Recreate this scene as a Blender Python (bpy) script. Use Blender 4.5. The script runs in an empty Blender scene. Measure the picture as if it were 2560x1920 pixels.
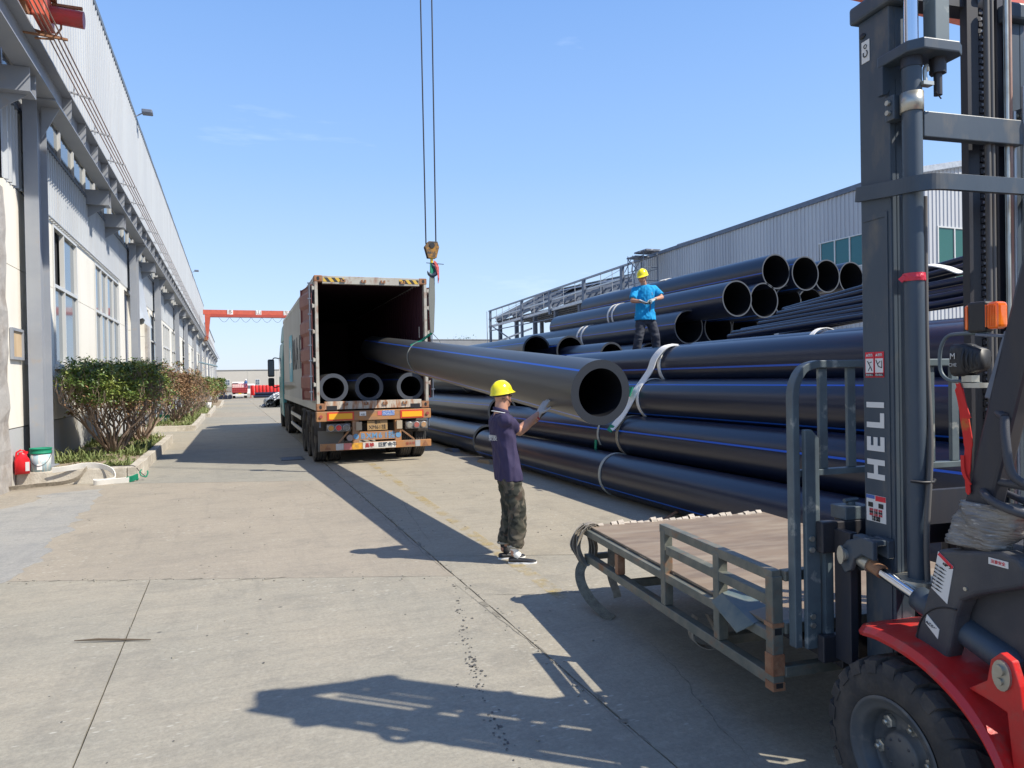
import bpy, bmesh, math, random
from mathutils import Vector, Matrix, Euler, noise
R = math.radians
PI = math.pi
random.seed(7)
S = bpy.context.scene
COL = S.collection

# ------------------------------------------------------------------ camera
def cam_axes(yaw, pitch, roll):
    f = Vector((math.sin(yaw)*math.cos(pitch), math.cos(yaw)*math.cos(pitch), math.sin(pitch)))
    r0 = Vector((math.cos(yaw), -math.sin(yaw), 0)); u0 = r0.cross(f)
    return math.cos(roll)*r0 - math.sin(roll)*u0, math.cos(roll)*u0 + math.sin(roll)*r0, f
cr, cu, cf = cam_axes(R(21.53), R(-0.53), R(1.05))
cam = bpy.data.objects.new('camera', bpy.data.cameras.new('camera'))
COL.objects.link(cam)
cam.matrix_world = Matrix(((cr.x, cu.x, -cf.x, 0), (cr.y, cu.y, -cf.y, 0), (cr.z, cu.z, -cf.z, 1.8), (0, 0, 0, 1)))
cam.data.sensor_width = 36; cam.data.lens = 25.01
cam.data.clip_end = 3000; cam.data.clip_start = 0.05
S.camera = cam

# ------------------------------------------------------------------ light
SUN = Vector((1.27, -1.07, 1.76)).normalized()      # towards the sun
W = bpy.data.worlds.new('World'); S.world = W; W.use_nodes = True
nt = W.node_tree; nt.nodes.clear()
out = nt.nodes.new('ShaderNodeOutputWorld'); bg = nt.nodes.new('ShaderNodeBackground')
sky = nt.nodes.new('ShaderNodeTexSky'); sky.sky_type = 'NISHITA'; sky.sun_disc = False
sky.sun_elevation = math.asin(SUN.z); sky.sun_rotation = math.atan2(SUN.x, SUN.y)
sky.air_density = 1.2; sky.dust_density = 0.5; sky.ozone_density = 3.2; sky.altitude = 0
bg.inputs['Strength'].default_value = 0.15
# thin high cirrus, laid in world directions
tc = nt.nodes.new('ShaderNodeTexCoord'); mp = nt.nodes.new('ShaderNodeMapping')
mp.inputs['Scale'].default_value = (1.2, 3.2, 9.0); mp.inputs['Rotation'].default_value = (0.25, 0.1, 0.9)
nz = nt.nodes.new('ShaderNodeTexNoise'); nz.inputs['Scale'].default_value = 1.3; nz.inputs['Detail'].default_value = 6
nz.inputs['Roughness'].default_value = 0.62
rp = nt.nodes.new('ShaderNodeValToRGB'); rp.color_ramp.elements[0].position = 0.60; rp.color_ramp.elements[1].position = 0.86
rp.color_ramp.elements[1].color = (0.35, 0.35, 0.35, 1)
mx = nt.nodes.new('ShaderNodeMixRGB'); mx.inputs[2].default_value = (7.0, 7.6, 8.4, 1)
L = nt.links.new
L(tc.outputs['Generated'], mp.inputs['Vector']); L(mp.outputs[0], nz.inputs['Vector']); L(nz.outputs['Fac'], rp.inputs[0])
L(rp.outputs[0], mx.inputs[0]); tn = nt.nodes.new('ShaderNodeMixRGB'); tn.blend_type = 'MULTIPLY'; tn.inputs[0].default_value = 1; tn.inputs[2].default_value = (1.0, 1.0, 1.12, 1)
sp = nt.nodes.new('ShaderNodeSeparateXYZ'); L(tc.outputs['Generated'], sp.inputs[0])
gr = nt.nodes.new('ShaderNodeValToRGB'); el = gr.color_ramp.elements; el[0].position = 0.0; el[0].color = (0.66, 0.78, 0.97, 1); el[1].position = 0.95; el[1].color = (0.10, 0.22, 0.55, 1)
for p_, c_ in ((0.10, (0.53, 0.72, 0.99, 1)), (0.28, (0.33, 0.56, 0.97, 1)), (0.5, (0.20, 0.41, 0.86, 1))):
    e_ = el.new(p_); e_.color = c_
gm_ = nt.nodes.new('ShaderNodeMixRGB'); gm_.blend_type = 'MULTIPLY'; gm_.inputs[0].default_value = 1; gm_.inputs[2].default_value = (5.6, 5.6, 5.6, 1)
bl_ = nt.nodes.new('ShaderNodeMixRGB'); bl_.inputs[0].default_value = 0.8
L(sp.outputs['Z'], gr.inputs[0]); L(gr.outputs[0], gm_.inputs[1])
L(sky.outputs[0], tn.inputs[1]); L(tn.outputs[0], bl_.inputs[1]); L(gm_.outputs[0], bl_.inputs[2]); L(bl_.outputs[0], mx.inputs[1]); L(mx.outputs[0], bg.inputs[0]); L(bg.outputs[0], out.inputs[0])
sl = bpy.data.lights.new('sun', 'SUN'); sl.energy = 5.0; sl.angle = R(0.55); sl.color = (1.0, 0.93, 0.81)
so = bpy.data.objects.new('sun', sl); COL.objects.link(so)
so.rotation_euler = SUN.to_track_quat('Z', 'Y').to_euler(); so.location = (20, -20, 40)
S.view_settings.view_transform = 'Standard'; S.view_settings.look = 'None'
S.view_settings.exposure = 0.40; S.view_settings.gamma = 1.0; S.view_settings.use_curve_mapping = False
S.cycles.max_bounces = 6; S.cycles.diffuse_bounces = 3; S.cycles.glossy_bounces = 3; S.cycles.transmission_bounces = 4
S.cycles.use_denoising = True

# ------------------------------------------------------------------ materials
def mat(name, col, rough=0.6, metal=0.0, col2=None, sc=3.0, lo=0.4, hi=0.65, bump=0.0, bsc=40.0, stretch=None,
        dust=None, dsc=1.2, dlo=0.5, dhi=0.75, spec=0.5, trans=0.0, emit=None, coat=0.0, spots=None):
    m = bpy.data.materials.new(name); m.use_nodes = True; t = m.node_tree; b = t.nodes['Principled BSDF']
    b.inputs['Roughness'].default_value = rough; b.inputs['Metallic'].default_value = metal
    b.inputs['Specular IOR Level'].default_value = spec
    if coat: b.inputs['Coat Weight'].default_value = coat
    if trans: b.inputs['Transmission Weight'].default_value = trans
    c4 = (*col, 1); b.inputs['Base Color'].default_value = c4
    co = t.nodes.new('ShaderNodeTexCoord'); src = co.outputs['Object']
    if stretch:
        mpn = t.nodes.new('ShaderNodeMapping'); mpn.inputs['Scale'].default_value = stretch
        t.links.new(src, mpn.inputs[0]); src = mpn.outputs[0]
    last = None
    def layer(prev, c, scale, a, z, det=5):
        n = t.nodes.new('ShaderNodeTexNoise'); n.inputs['Scale'].default_value = scale; n.inputs['Detail'].default_value = det
        n.inputs['Roughness'].default_value = 0.6
        t.links.new(src, n.inputs['Vector'])
        r = t.nodes.new('ShaderNodeMapRange'); r.inputs[1].default_value = a; r.inputs[2].default_value = z
        t.links.new(n.outputs['Fac'], r.inputs[0])
        x = t.nodes.new('ShaderNodeMixRGB'); x.inputs[2].default_value = (*c, 1)
        if prev is None: x.inputs[1].default_value = c4
        else: t.links.new(prev, x.inputs[1])
        t.links.new(r.outputs[0], x.inputs[0])
        return x.outputs[0]
    if col2: last = layer(last, col2, sc, lo, hi)
    if dust: last = layer(last, dust, dsc, dlo, dhi, 8)
    if last: t.links.new(last, b.inputs['Base Color'])
    if bump:
        n = t.nodes.new('ShaderNodeTexNoise'); n.inputs['Scale'].default_value = bsc; n.inputs['Detail'].default_value = 4
        t.links.new(src, n.inputs['Vector'])
        bp = t.nodes.new('ShaderNodeBump'); bp.inputs['Strength'].default_value = bump; bp.inputs['Distance'].default_value = 0.02
        t.links.new(n.outputs['Fac'], bp.inputs['Height']); t.links.new(bp.outputs[0], b.inputs['Normal'])
    if emit:
        b.inputs['Emission Color'].default_value = (*emit, 1); b.inputs['Emission Strength'].default_value = 1
    return m

def concrete(name, base, warm, dark, seed=0.0, chips=True):
    """worn yard concrete: broad mottling, fine aggregate, tyre grime, pale chips and dark oil spots (world scale)"""
    m = bpy.data.materials.new(name); m.use_nodes = True; t = m.node_tree; b = t.nodes['Principled BSDF']
    b.inputs['Roughness'].default_value = 0.82; b.inputs['Specular IOR Level'].default_value = 0.35
    co = t.nodes.new('ShaderNodeTexCoord')
    mp = t.nodes.new('ShaderNodeMapping'); mp.inputs['Location'].default_value = (seed, seed*1.7, 0)
    t.links.new(co.outputs['Object'], mp.inputs[0]); P = mp.outputs[0]
    def nz(sc, det=6, ro=0.6, vec=P, dist=0.0):
        n = t.nodes.new('ShaderNodeTexNoise'); n.inputs['Scale'].default_value = sc; n.inputs['Detail'].default_value = det
        n.inputs['Roughness'].default_value = ro; n.inputs['Distortion'].default_value = dist
        t.links.new(vec, n.inputs['Vector']); return n.outputs['Fac']
    def rng(x, a, z, c=0.0, d=1.0):
        r = t.nodes.new('ShaderNodeMapRange'); r.inputs[1].default_value = a; r.inputs[2].default_value = z
        r.inputs[3].default_value = c; r.inputs[4].default_value = d
        t.links.new(x, r.inputs[0]); return r.outputs[0]
    def mix(f, a, c, mode='MIX'):
        x = t.nodes.new('ShaderNodeMixRGB'); x.blend_type = mode
        if isinstance(f, float): x.inputs[0].default_value = f
        else: t.links.new(f, x.inputs[0])
        if isinstance(a, tuple): x.inputs[1].default_value = (*a, 1)
        else: t.links.new(a, x.inputs[1])
        if isinstance(c, tuple): x.inputs[2].default_value = (*c, 1)
        else: t.links.new(c, x.inputs[2])
        return x.outputs[0]
    c = mix(rng(nz(0.55, 7), 0.38, 0.62), base, warm)
    mh = t.nodes.new('ShaderNodeMapping'); mh.inputs['Scale'].default_value = (1.1, 7.0, 1); mh.inputs['Rotation'].default_value = (0, 0, R(22)); t.links.new(P, mh.inputs[0])
    c = mix(rng(nz(1.5, 9, 0.72, mh.outputs[0]), 0.48, 0.78, 0, 0.6), c, dark)
    c = mix(rng(nz(2.3, 9, 0.7, mh.outputs[0]), 0.56, 0.74, 0, 0.5), c, tuple(min(0.5, q*1.28) for q in warm))
    c = mix(rng(nz(1.9, 8, 0.7, dist=0.6), 0.5, 0.75, 0, 0.75), c, dark)
    ms = t.nodes.new('ShaderNodeMapping'); ms.inputs['Scale'].default_value = (3.0, 0.35, 1); ms.inputs['Rotation'].default_value = (0, 0, R(-8))
    t.links.new(P, ms.inputs[0])
    c = mix(rng(nz(1.6, 9, 0.65, ms.outputs[0]), 0.54, 0.8, 0, 0.55), c, dark)          # tyre tracks along the yard
    c = mix(rng(nz(38, 6, 0.85), 0.42, 0.72, 0.0, 0.5), c, (0.12, 0.113, 0.10))
    c = mix(rng(nz(9, 6, 0.8), 0.5, 0.68, 0.0, 0.32), c, dark)            # aggregate
    c = mix(rng(nz(14, 5, 0.75), 0.55, 0.72, 0, 0.30), c, (0.50, 0.47, 0.40))
    if chips:
        mc = t.nodes.new('ShaderNodeMapping'); mc.inputs['Scale'].default_value = (9, 22, 1); mc.inputs['Rotation'].default_value = (0, 0, R(24))
        t.links.new(P, mc.inputs[0])
        v = t.nodes.new('ShaderNodeTexVoronoi'); v.inputs['Scale'].default_value = 1.0; v.inputs['Randomness'].default_value = 1
        t.links.new(mc.outputs[0], v.inputs['Vector'])
        f = t.nodes.new('ShaderNodeMath'); f.operation = 'MULTIPLY'
        t.links.new(rng(v.outputs['Distance'], 0.10, 0.2, 1, 0), f.inputs[0])
        t.links.new(rng(nz(0.9, 3), 0.5, 0.6), f.inputs[1])
        c = mix(f.outputs[0], c, (0.46, 0.44, 0.375))
        v2 = t.nodes.new('ShaderNodeTexVoronoi'); v2.inputs['Scale'].default_value = 2.6; t.links.new(P, v2.inputs['Vector'])
        f2 = t.nodes.new('ShaderNodeMath'); f2.operation = 'MULTIPLY'
        t.links.new(rng(v2.outputs['Distance'], 0.03, 0.055, 0.8, 0), f2.inputs[0]); t.links.new(rng(nz(3.3, 2), 0.5, 0.53), f2.inputs[1])
        c = mix(f2.outputs[0], c, (0.09, 0.085, 0.08))
        # fine scratches
        for rot, s1 in ((14, 1.0),):
            mw = t.nodes.new('ShaderNodeMapping'); mw.inputs['Scale'].default_value = (26*s1, 1.1, 1); mw.inputs['Rotation'].default_value = (0, 0, R(rot))
            t.links.new(P, mw.inputs[0])
            f3 = t.nodes.new('ShaderNodeMath'); f3.operation = 'MULTIPLY'
            t.links.new(rng(nz(1.0, 2, 0.5, mw.outputs[0]), 0.74, 0.78, 0, 0.4), f3.inputs[0]); t.links.new(rng(nz(0.8, 2), 0.5, 0.6), f3.inputs[1])
            c = mix(f3.outputs[0], c, (0.6, 0.58, 0.53))
    t.links.new(c, b.inputs['Base Color'])
    bp = t.nodes.new('ShaderNodeBump'); bp.inputs['Strength'].default_value = 0.35; bp.inputs['Distance'].default_value = 0.01
    ad = t.nodes.new('ShaderNodeMath'); ad.operation = 'ADD'
    t.links.new(nz(30, 5, 0.7), ad.inputs[0]); t.links.new(nz(3, 4), ad.inputs[1])
    t.links.new(ad.outputs[0], bp.inputs['Height']); t.links.new(bp.outputs[0], b.inputs['Normal'])
    return m

M = {}
M['conc_a'] = concrete('concrete grey green', (0.325, 0.303, 0.245), (0.37, 0.333, 0.262), (0.215, 0.202, 0.170), 0)
M['conc_b'] = concrete('concrete pink beige', (0.335, 0.295, 0.233), (0.365, 0.318, 0.25), (0.23, 0.207, 0.172), 31)
M['conc_c'] = concrete('concrete yellow grey', (0.35, 0.315, 0.245), (0.38, 0.337, 0.26), (0.24, 0.217, 0.173), 57)
M['conc_d'] = concrete('concrete blue grey', (0.30, 0.285, 0.24), (0.34, 0.315, 0.258), (0.205, 0.198, 0.172), 83)
M['conc_patch'] = concrete('concrete patch smooth grey', (0.315, 0.31, 0.29), (0.36, 0.345, 0.31), (0.20, 0.202, 0.202), 12, False)
M['joint'] = mat('joint dirt', (0.22, 0.20, 0.165), 0.95, col2=(0.28, 0.255, 0.21), sc=8)
M['kerb'] = mat('kerb cement', (0.50, 0.46, 0.39), 0.9, col2=(0.36, 0.32, 0.26), sc=2.5, bump=0.4, bsc=30, dust=(0.6, 0.56, 0.48), dsc=6)
M['pillar'] = mat('pillar cement', (0.37, 0.355, 0.335), 0.9, col2=(0.29, 0.26, 0.23), sc=2.2, bump=0.5, bsc=18, dust=(0.46, 0.43, 0.39), dsc=5)
M['white_wall'] = mat('white painted panel', (0.80, 0.765, 0.68), 0.7, col2=(0.74, 0.70, 0.615), sc=1.2, bump=0.06, bsc=60, stretch=(1, 1, 0.3), dust=(0.58, 0.54, 0.46), dsc=3, dlo=0.62, dhi=0.8)
M['dado'] = mat('grey painted dado', (0.44, 0.45, 0.45), 0.8, col2=(0.50, 0.46, 0.36), sc=1.0, lo=0.45, hi=0.7, stretch=(1, 1, 0.35), bump=0.1)
M['clad'] = mat('pale corrugated steel', (0.45, 0.475, 0.50), 0.5, 0.0, col2=(0.40, 0.425, 0.455), sc=0.5, stretch=(1, 1, 0.15), dust=(0.42, 0.43, 0.44), dsc=2)
M['clad2'] = mat('silver grey corrugated steel', (0.34, 0.365, 0.40), 0.5, 0.0, col2=(0.30, 0.32, 0.36), sc=0.4, stretch=(1, 1, 0.15))
M['trim'] = mat('dark grey roof trim', (0.12, 0.14, 0.16), 0.5)
M['steel'] = mat('grey painted column steel', (0.27, 0.29, 0.325), 0.5, 0.1, col2=(0.31, 0.325, 0.35), sc=1.5, dust=(0.36, 0.30, 0.24), dsc=3, dlo=0.62, dhi=0.78)
M['steel_d'] = mat('dark blue grey steel', (0.10, 0.125, 0.17), 0.5, 0.1, col2=(0.15, 0.17, 0.21), sc=2)
M['rail_rust'] = mat('rusty conductor bar', (0.30, 0.16, 0.12), 0.75, 0.2, col2=(0.42, 0.30, 0.25), sc=4)
M['galv'] = mat('galvanised steel', (0.55, 0.56, 0.56), 0.4, 0.5, col2=(0.42, 0.43, 0.44), sc=6)
M['alu'] = mat('aluminium frame', (0.62, 0.62, 0.60), 0.45, 0.2)
M['glass'] = mat('window glass', (0.11, 0.14, 0.17), 0.06, 0.0, spec=0.9)
M['teal_glass'] = mat('teal window glass', (0.01, 0.13, 0.15), 0.08, 0.0, spec=0.5)
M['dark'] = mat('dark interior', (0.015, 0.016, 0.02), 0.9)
M['rust'] = mat('rust', (0.27, 0.12, 0.06), 0.85, 0.1, col2=(0.36, 0.20, 0.11), sc=10, bump=0.4)
M['red_paint'] = mat('crane orange red paint', (0.58, 0.12, 0.07), 0.45, col2=(0.48, 0.10, 0.06), sc=2)
M['motor_red'] = mat('motor red', (0.38, 0.035, 0.035), 0.4, col2=(0.28, 0.05, 0.04), sc=6)
M['white'] = mat('white paint', (0.80, 0.80, 0.78), 0.55)
M['black'] = mat('black paint', (0.018, 0.018, 0.02), 0.5)
M['rubber'] = mat('tyre rubber', (0.035, 0.034, 0.034), 0.82, col2=(0.10, 0.085, 0.07), sc=5, lo=0.45, hi=0.75, bump=0.3, bsc=30)
M['yellow'] = mat('yellow paint', (0.75, 0.50, 0.04), 0.4)
M['pipe'] = mat('black polyethylene', (0.008, 0.013, 0.032), 0.29, col2=(0.012, 0.018, 0.040), sc=2.0, stretch=(1, 0.12, 1), dust=(0.042, 0.043, 0.046), dsc=5, dlo=0.6, dhi=0.95, spec=0.55, bump=0.04, bsc=4)
M['pipe_hung'] = mat('dusty black polyethylene', (0.042, 0.045, 0.048), 0.38, col2=(0.052, 0.054, 0.055), sc=2.0, stretch=(1, 0.12, 1), dust=(0.06, 0.056, 0.05), dsc=4, dlo=0.5, dhi=0.85, spec=0.6)
M['pipe_cut'] = mat('cut polyethylene end', (0.022, 0.027, 0.036), 0.5)
M['pipe_cut_l'] = mat('pale cut polyethylene end', (0.055, 0.064, 0.082), 0.55)
M['pipe_in'] = mat('pipe bore', (0.006, 0.007, 0.010), 0.5)
M['stripe'] = mat('blue pipe stripe', (0.015, 0.11, 0.56), 0.35)
M['sling'] = mat('white webbing', (0.80, 0.78, 0.73), 0.9, bump=0.2, bsc=120)
M['sling_g'] = mat('grey green webbing', (0.36, 0.37, 0.34), 0.9, bump=0.2, bsc=120)
M['green'] = mat('green sling sleeve', (0.0, 0.20, 0.11), 0.7)
M['sling_dirty'] = mat('dirty webbing', (0.34, 0.30, 0.24), 0.95, col2=(0.22, 0.19, 0.15), sc=15, bump=0.3, bsc=90)

# ------------------------------------------------------------------ mesh builder
class MB:
    def __init__(s): s.v = []; s.f = []; s.mi = []; s.sm = []
    def add(s, vs, fs, mi=0, smooth=False):
        o = len(s.v); s.v += [Vector(v) for v in vs]
        for f in fs: s.f.append([i+o for i in f]); s.mi.append(mi); s.sm.append(smooth)
        return s
    def box(s, lo, hi, mi=0, m=None):
        x0, y0, z0 = lo; x1, y1, z1 = hi
        vs = [Vector(p) for p in ((x0,y0,z0),(x1,y0,z0),(x1,y1,z0),(x0,y1,z0),(x0,y0,z1),(x1,y0,z1),(x1,y1,z1),(x0,y1,z1))]
        if m: vs = [m @ v for v in vs]
        return s.add(vs, [(0,3,2,1),(4,5,6,7),(0,1,5,4),(1,2,6,5),(2,3,7,6),(3,0,4,7)], mi)
    def bar(s, a, b, w, h, up=(0,0,1), mi=0):
        """rectangular bar from a to b; w across, h along up"""
        a = Vector(a); b = Vector(b); d = (b-a); ln = d.length; d.normalize(); u = Vector(up)
        sx = d.cross(u)
        if sx.length < 1e-4: sx = d.cross(Vector((0, 1, 0)))
        sx.normalize(); uz = sx.cross(d)
        vs = []
        for p in (a, b):
            for i, j in ((-1,-1),(1,-1),(1,1),(-1,1)): vs.append(p + sx*(i*w/2) + uz*(j*h/2))
        return s.add(vs, [(0,1,2,3),(7,6,5,4),(0,4,5,1),(1,5,6,2),(2,6,7,3),(3,7,4,0)], mi)
    def tube(s, pts, r, n=10, mi=0, caps=True, flat=None, up=None):
        """tube through pts; r number or list; flat=(w,h) gives a ribbon section"""
        P = [Vector(p) for p in pts]; k = len(P); rings = []
        ref = Vector(up) if up else None; prev = None
        for i in range(k):
            d = (P[min(i+1, k-1)] - P[max(i-1, 0)])
            if d.length < 1e-9: d = Vector((0,0,1))
            d.normalize()
            if prev is None:
                u = ref if ref else (Vector((0,0,1)) if abs(d.z) < 0.9 else Vector((1,0,0)))
            else: u = prev
            if ref: u = ref
            a = d.cross(u)
            if a.length < 1e-5: a = d.cross(Vector((0.3, 1, 0.2)))
            a.normalize(); u = a.cross(d); prev = u
            rr = r[i] if isinstance(r, (list, tuple)) else r
            ring = []
            for j in range(n):
                t = 2*PI*j/n
                if flat:
                    w, h = flat; x = math.cos(t); y = math.sin(t)
                    sx = math.copysign(abs(x)**0.3, x)*w/2; sy = math.copysign(abs(y)**0.3, y)*h/2
                    ring.append(P[i] + a*sx + u*sy)
                else: ring.append(P[i] + a*(math.cos(t)*rr) + u*(math.sin(t)*rr))
            rings.append(ring)
        vs = [p for g in rings for p in g]; fs = []
        for i in range(k-1):
            for j in range(n):
                q = (j+1) % n; fs.append((i*n+j, i*n+q, (i+1)*n+q, (i+1)*n+j))
        s.add(vs, fs, mi, True)
        if caps:
            s.add(rings[0], [tuple(range(n))[::-1]], mi); s.add(rings[-1], [tuple(range(n))], mi)
        return s
    def cyl(s, a, b, r, r2=None, n=16, mi=0, caps=True):
        return s.tube([a, b], [r, r if r2 is None else r2], n, mi, caps)
    def lathe(s, prof, n=24, m=None, mi=0, smooth=True):
        """prof: (radius, z) list, about z"""
        vs = []; fs = []; k = len(prof)
        for i in range(n):
            t = 2*PI*i/n
            for r, z in prof: vs.append(Vector((r*math.cos(t), r*math.sin(t), z)))
        if m: vs = [m @ v for v in vs]
        for i in range(n):
            q = (i+1) % n
            for j in range(k-1): fs.append((i*k+j, q*k+j, q*k+j+1, i*k+j+1))
        return s.add(vs, fs, mi, smooth)
    def prism(s, poly, fn, d0, d1, mi=0):
        """poly: 2-D points; fn(p, d) -> 3-D; extruded between depths d0 and d1"""
        n = len(poly); vs = [fn(p, d0) for p in poly] + [fn(p, d1) for p in poly]
        fs = [tuple(range(n)), tuple(range(2*n-1, n-1, -1))] + [(i, i+n, (i+1) % n + n, (i+1) % n) for i in range(n)]
        return s.add(vs, fs, mi)
    def loft(s, rings, mi=0, caps=True, smooth=True):
        n = len(rings[0]); vs = [p for g in rings for p in g]; fs = []
        for i in range(len(rings)-1):
            for j in range(n):
                q = (j+1) % n; fs.append((i*n+j, i*n+q, (i+1)*n+q, (i+1)*n+j))
        if caps: fs += [tuple(range(n))[::-1], tuple(range((len(rings)-1)*n, len(rings)*n))]
        return s.add(vs, fs, mi, smooth)
    def mesh(s, name):
        me = bpy.data.meshes.new(name); me.from_pydata([tuple(v) for v in s.v], [], s.f)
        me.polygons.foreach_set('material_index', s.mi); me.polygons.foreach_set('use_smooth', s.sm)
        bm = bmesh.new(); bm.from_mesh(me); bmesh.ops.recalc_face_normals(bm, faces=bm.faces); bm.to_mesh(me); bm.free()
        me.update(); return me
    def build(s, name, mats, parent=None, bevel=0.0, segs=2, kind=None, label=None, loc=None):
        me = s.mesh(name)
        for m_ in (mats if isinstance(mats, (list, tuple)) else [mats]): me.materials.append(M[m_] if isinstance(m_, str) else m_)
        o = bpy.data.objects.new(name, me); COL.objects.link(o)
        if parent: o.parent = parent
        if loc: o.location = loc
        if bevel:
            b = o.modifiers.new('bevel', 'BEVEL'); b.width = bevel; b.segments = segs; b.limit_method = 'ANGLE'; b.angle_limit = R(40)
        if kind: o['kind'] = kind
        if label: o['label'] = label
        return o

def tag(o, label, cat, group=None):
    o['label'] = label; o['category'] = cat
    if group: o['group'] = group
    return o
def thing(name, label, cat, loc=(0,0,0), rz=0.0, group=None):
    o = bpy.data.objects.new(name, None); COL.objects.link(o); o.location = loc; o.rotation_euler = (0,0,rz)
    o.empty_display_size = 0.2
    return tag(o, label, cat, group)
def share(src, name, parent=None, loc=(0,0,0), rot=None, scale=None):
    """another object on the same mesh"""
    o = bpy.data.objects.new(name, src.data); COL.objects.link(o)
    if parent: o.parent = parent
    o.location = loc
    if rot: o.rotation_euler = rot
    if scale: o.scale = scale
    for md in src.modifiers:
        b = o.modifiers.new(md.name, md.type)
        if md.type == 'BEVEL': b.width = md.width; b.segments = md.segments; b.limit_method = 'ANGLE'; b.angle_limit = md.angle_limit
    return o
def text(name, s, size, at, xd, yd, m, parent=None, ext=0.001, sx=1.0, align='CENTER', bold=0.0):
    c = bpy.data.curves.new(name, 'FONT'); c.body = s; c.size = size; c.extrude = ext; c.align_x = align; c.align_y = 'CENTER'
    c.offset = bold; c.resolution_u = 3
    o = bpy.data.objects.new(name, c); COL.objects.link(o)
    X = Vector(xd).normalized(); Y = Vector(yd).normalized(); Z = X.cross(Y)
    mm = Matrix(((X.x*sx, Y.x, Z.x, at[0]), (X.y*sx, Y.y, Z.y, at[1]), (X.z*sx, Y.z, Z.z, at[2]), (0,0,0,1)))
    if parent: o.parent = parent
    o.matrix_local = mm
    c.materials.append(M[m] if isinstance(m, str) else m)
    dg_ = bpy.context.evaluated_depsgraph_get(); me = bpy.data.meshes.new_from_object(o.evaluated_get(dg_), depsgraph=dg_)
    q = bpy.data.objects.new(name, me); COL.objects.link(q)
    if parent: q.parent = parent
    q.matrix_local = mm; bpy.data.objects.remove(o)
    return q
def struct(mb, name, mats, **k):
    return mb.build(name, mats, kind='structure', **k)

# ================================================================== GROUND
def gz(y): return -max(0.0, y-30)*0.0055            # the yard falls away gently past the truck
def sheet(name, pts, th, m, parent=None, kind='structure', zt=0.0):
    b = MB(); n = len(pts)
    vs = [(x, y, zt+gz(y)) for x, y in pts] + [(x, y, zt+gz(y)-th) for x, y in pts]
    b.add(vs, [tuple(range(n)), tuple(range(2*n-1, n-1, -1))] + [(i, i+n, (i+1) % n+n, (i+1) % n) for i in range(n)])
    return b.build(name, m, parent, kind=kind)
gb = MB(); ys = [-400, -8, 30, 60, 120, 240, 1400]
gb.add([(x, y, gz(min(y, 260))-0.03) for y in ys for x in (-900, 900)], [(2*i, 2*i+1, 2*i+3, 2*i+2) for i in range(len(ys)-1)])
ground = gb.build('ground', 'joint', kind='structure')
def jl(x, y0): return y0 - 0.42*(x-1.86)            # skewed transverse joints
def slab(x0, x1, a, b, m, jag=0.0):
    """slab between joints a and b (y at x=1.86), edge points jittered like broken edges"""
    g = 0.0035; pts = []; jg = jag if jag else 0.007
    rr = random.Random(int(a*31+x0*7))
    if jag: g = 0.0015
    n = max(2, int((x1-x0)/0.16))
    for i in range(n+1):
        x = x0+g + (x1-x0-2*g)*i/n; pts.append((x, jl(x, a)+g+rr.uniform(0, jg)))
    k = max(1, int((b-a)/0.16))
    for i in range(1, k):
        y = jl(x1, a) + (b-a)*i/k; pts.append((x1-g-rr.uniform(0, jg*1.6), y))
    for i in range(n+1):
        x = x1-g - (x1-x0-2*g)*i/n; pts.append((x, jl(x, b)-g-rr.uniform(0, jg)))
    for i in range(1, k):
        y = jl(x0, b) - (b-a)*i/k; pts.append((x0+g+rr.uniform(0, jg), y))
    me = sheet('concrete_slab', pts, 0.03, m, ground, kind=None)
    return me
slab(-0.73, 1.86, -3.0, 6.22, 'conc_a', 0.002); slab(-5.2, -0.7335, -3.0, 6.22, 'conc_a', 0.002)
slab(-5.2, 1.86, 6.22, 13.05, 'conc_b')
cols = ['conc_d', 'conc_c', 'conc_a', 'conc_d', 'conc_b', 'conc_a', 'conc_d', 'conc_c']
yy = 13.05
for i in range(16):
    nx_ = yy + 6.9
    slab(-5.2, 1.86, yy, nx_, cols[i % 8]); yy = nx_
ya = [-3.0, 0.4, 7.0, 13.6, 20.4, 27.2, 34.0, 41, 48, 55, 62, 69, 76, 83, 90, 97, 104, 111, 118]
for i in range(len(ya)-1):
    slab(1.86, 5.9, ya[i], ya[i+1], ['conc_c', 'conc_a', 'conc_c', 'conc_c', 'conc_d'][i % 5])
    if i < 10 or True: slab(5.9, 16.0, ya[i]+2, ya[i+1]+2, ['conc_d', 'conc_c', 'conc_a'][i % 3])
far_ground = MB()
for a, b in ((40, 119), (119, 250)):
    for x0, x1 in ((16.0, 60), (-5.2, 16.0)):
        if a == 40 and x0 < 0: continue
        far_ground.add([(x0, a, gz(a)-0.012), (x1, a, gz(a)-0.012), (x1, b, gz(b)-0.012), (x0, b, gz(b)-0.012)], [(0, 1, 2, 3)])
far_ground.build('yard', 'conc_d', kind='structure')
fg = MB(); fg.add([(16, -30, -0.012), (60, -30, -0.012), (60, 40, gz(40)-0.012), (16, 40, gz(40)-0.012)], [(0, 1, 2, 3)])
fg.build('side_yard', 'conc_c', kind='structure')
def rough(P, lv=4, amp=0.10, seed=1):
    rr = random.Random(seed); P = [Vector(p) for p in P]
    for l in range(lv):
        Q = []
        for i, p in enumerate(P):
            q = P[(i+1) % len(P)]; d = q-p; Q += [p, p.lerp(q, 0.5)+Vector((-d.y, d.x))*rr.uniform(-1, 1)*amp*1.6]
        P = Q
    return [tuple(p) for p in P]
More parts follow.
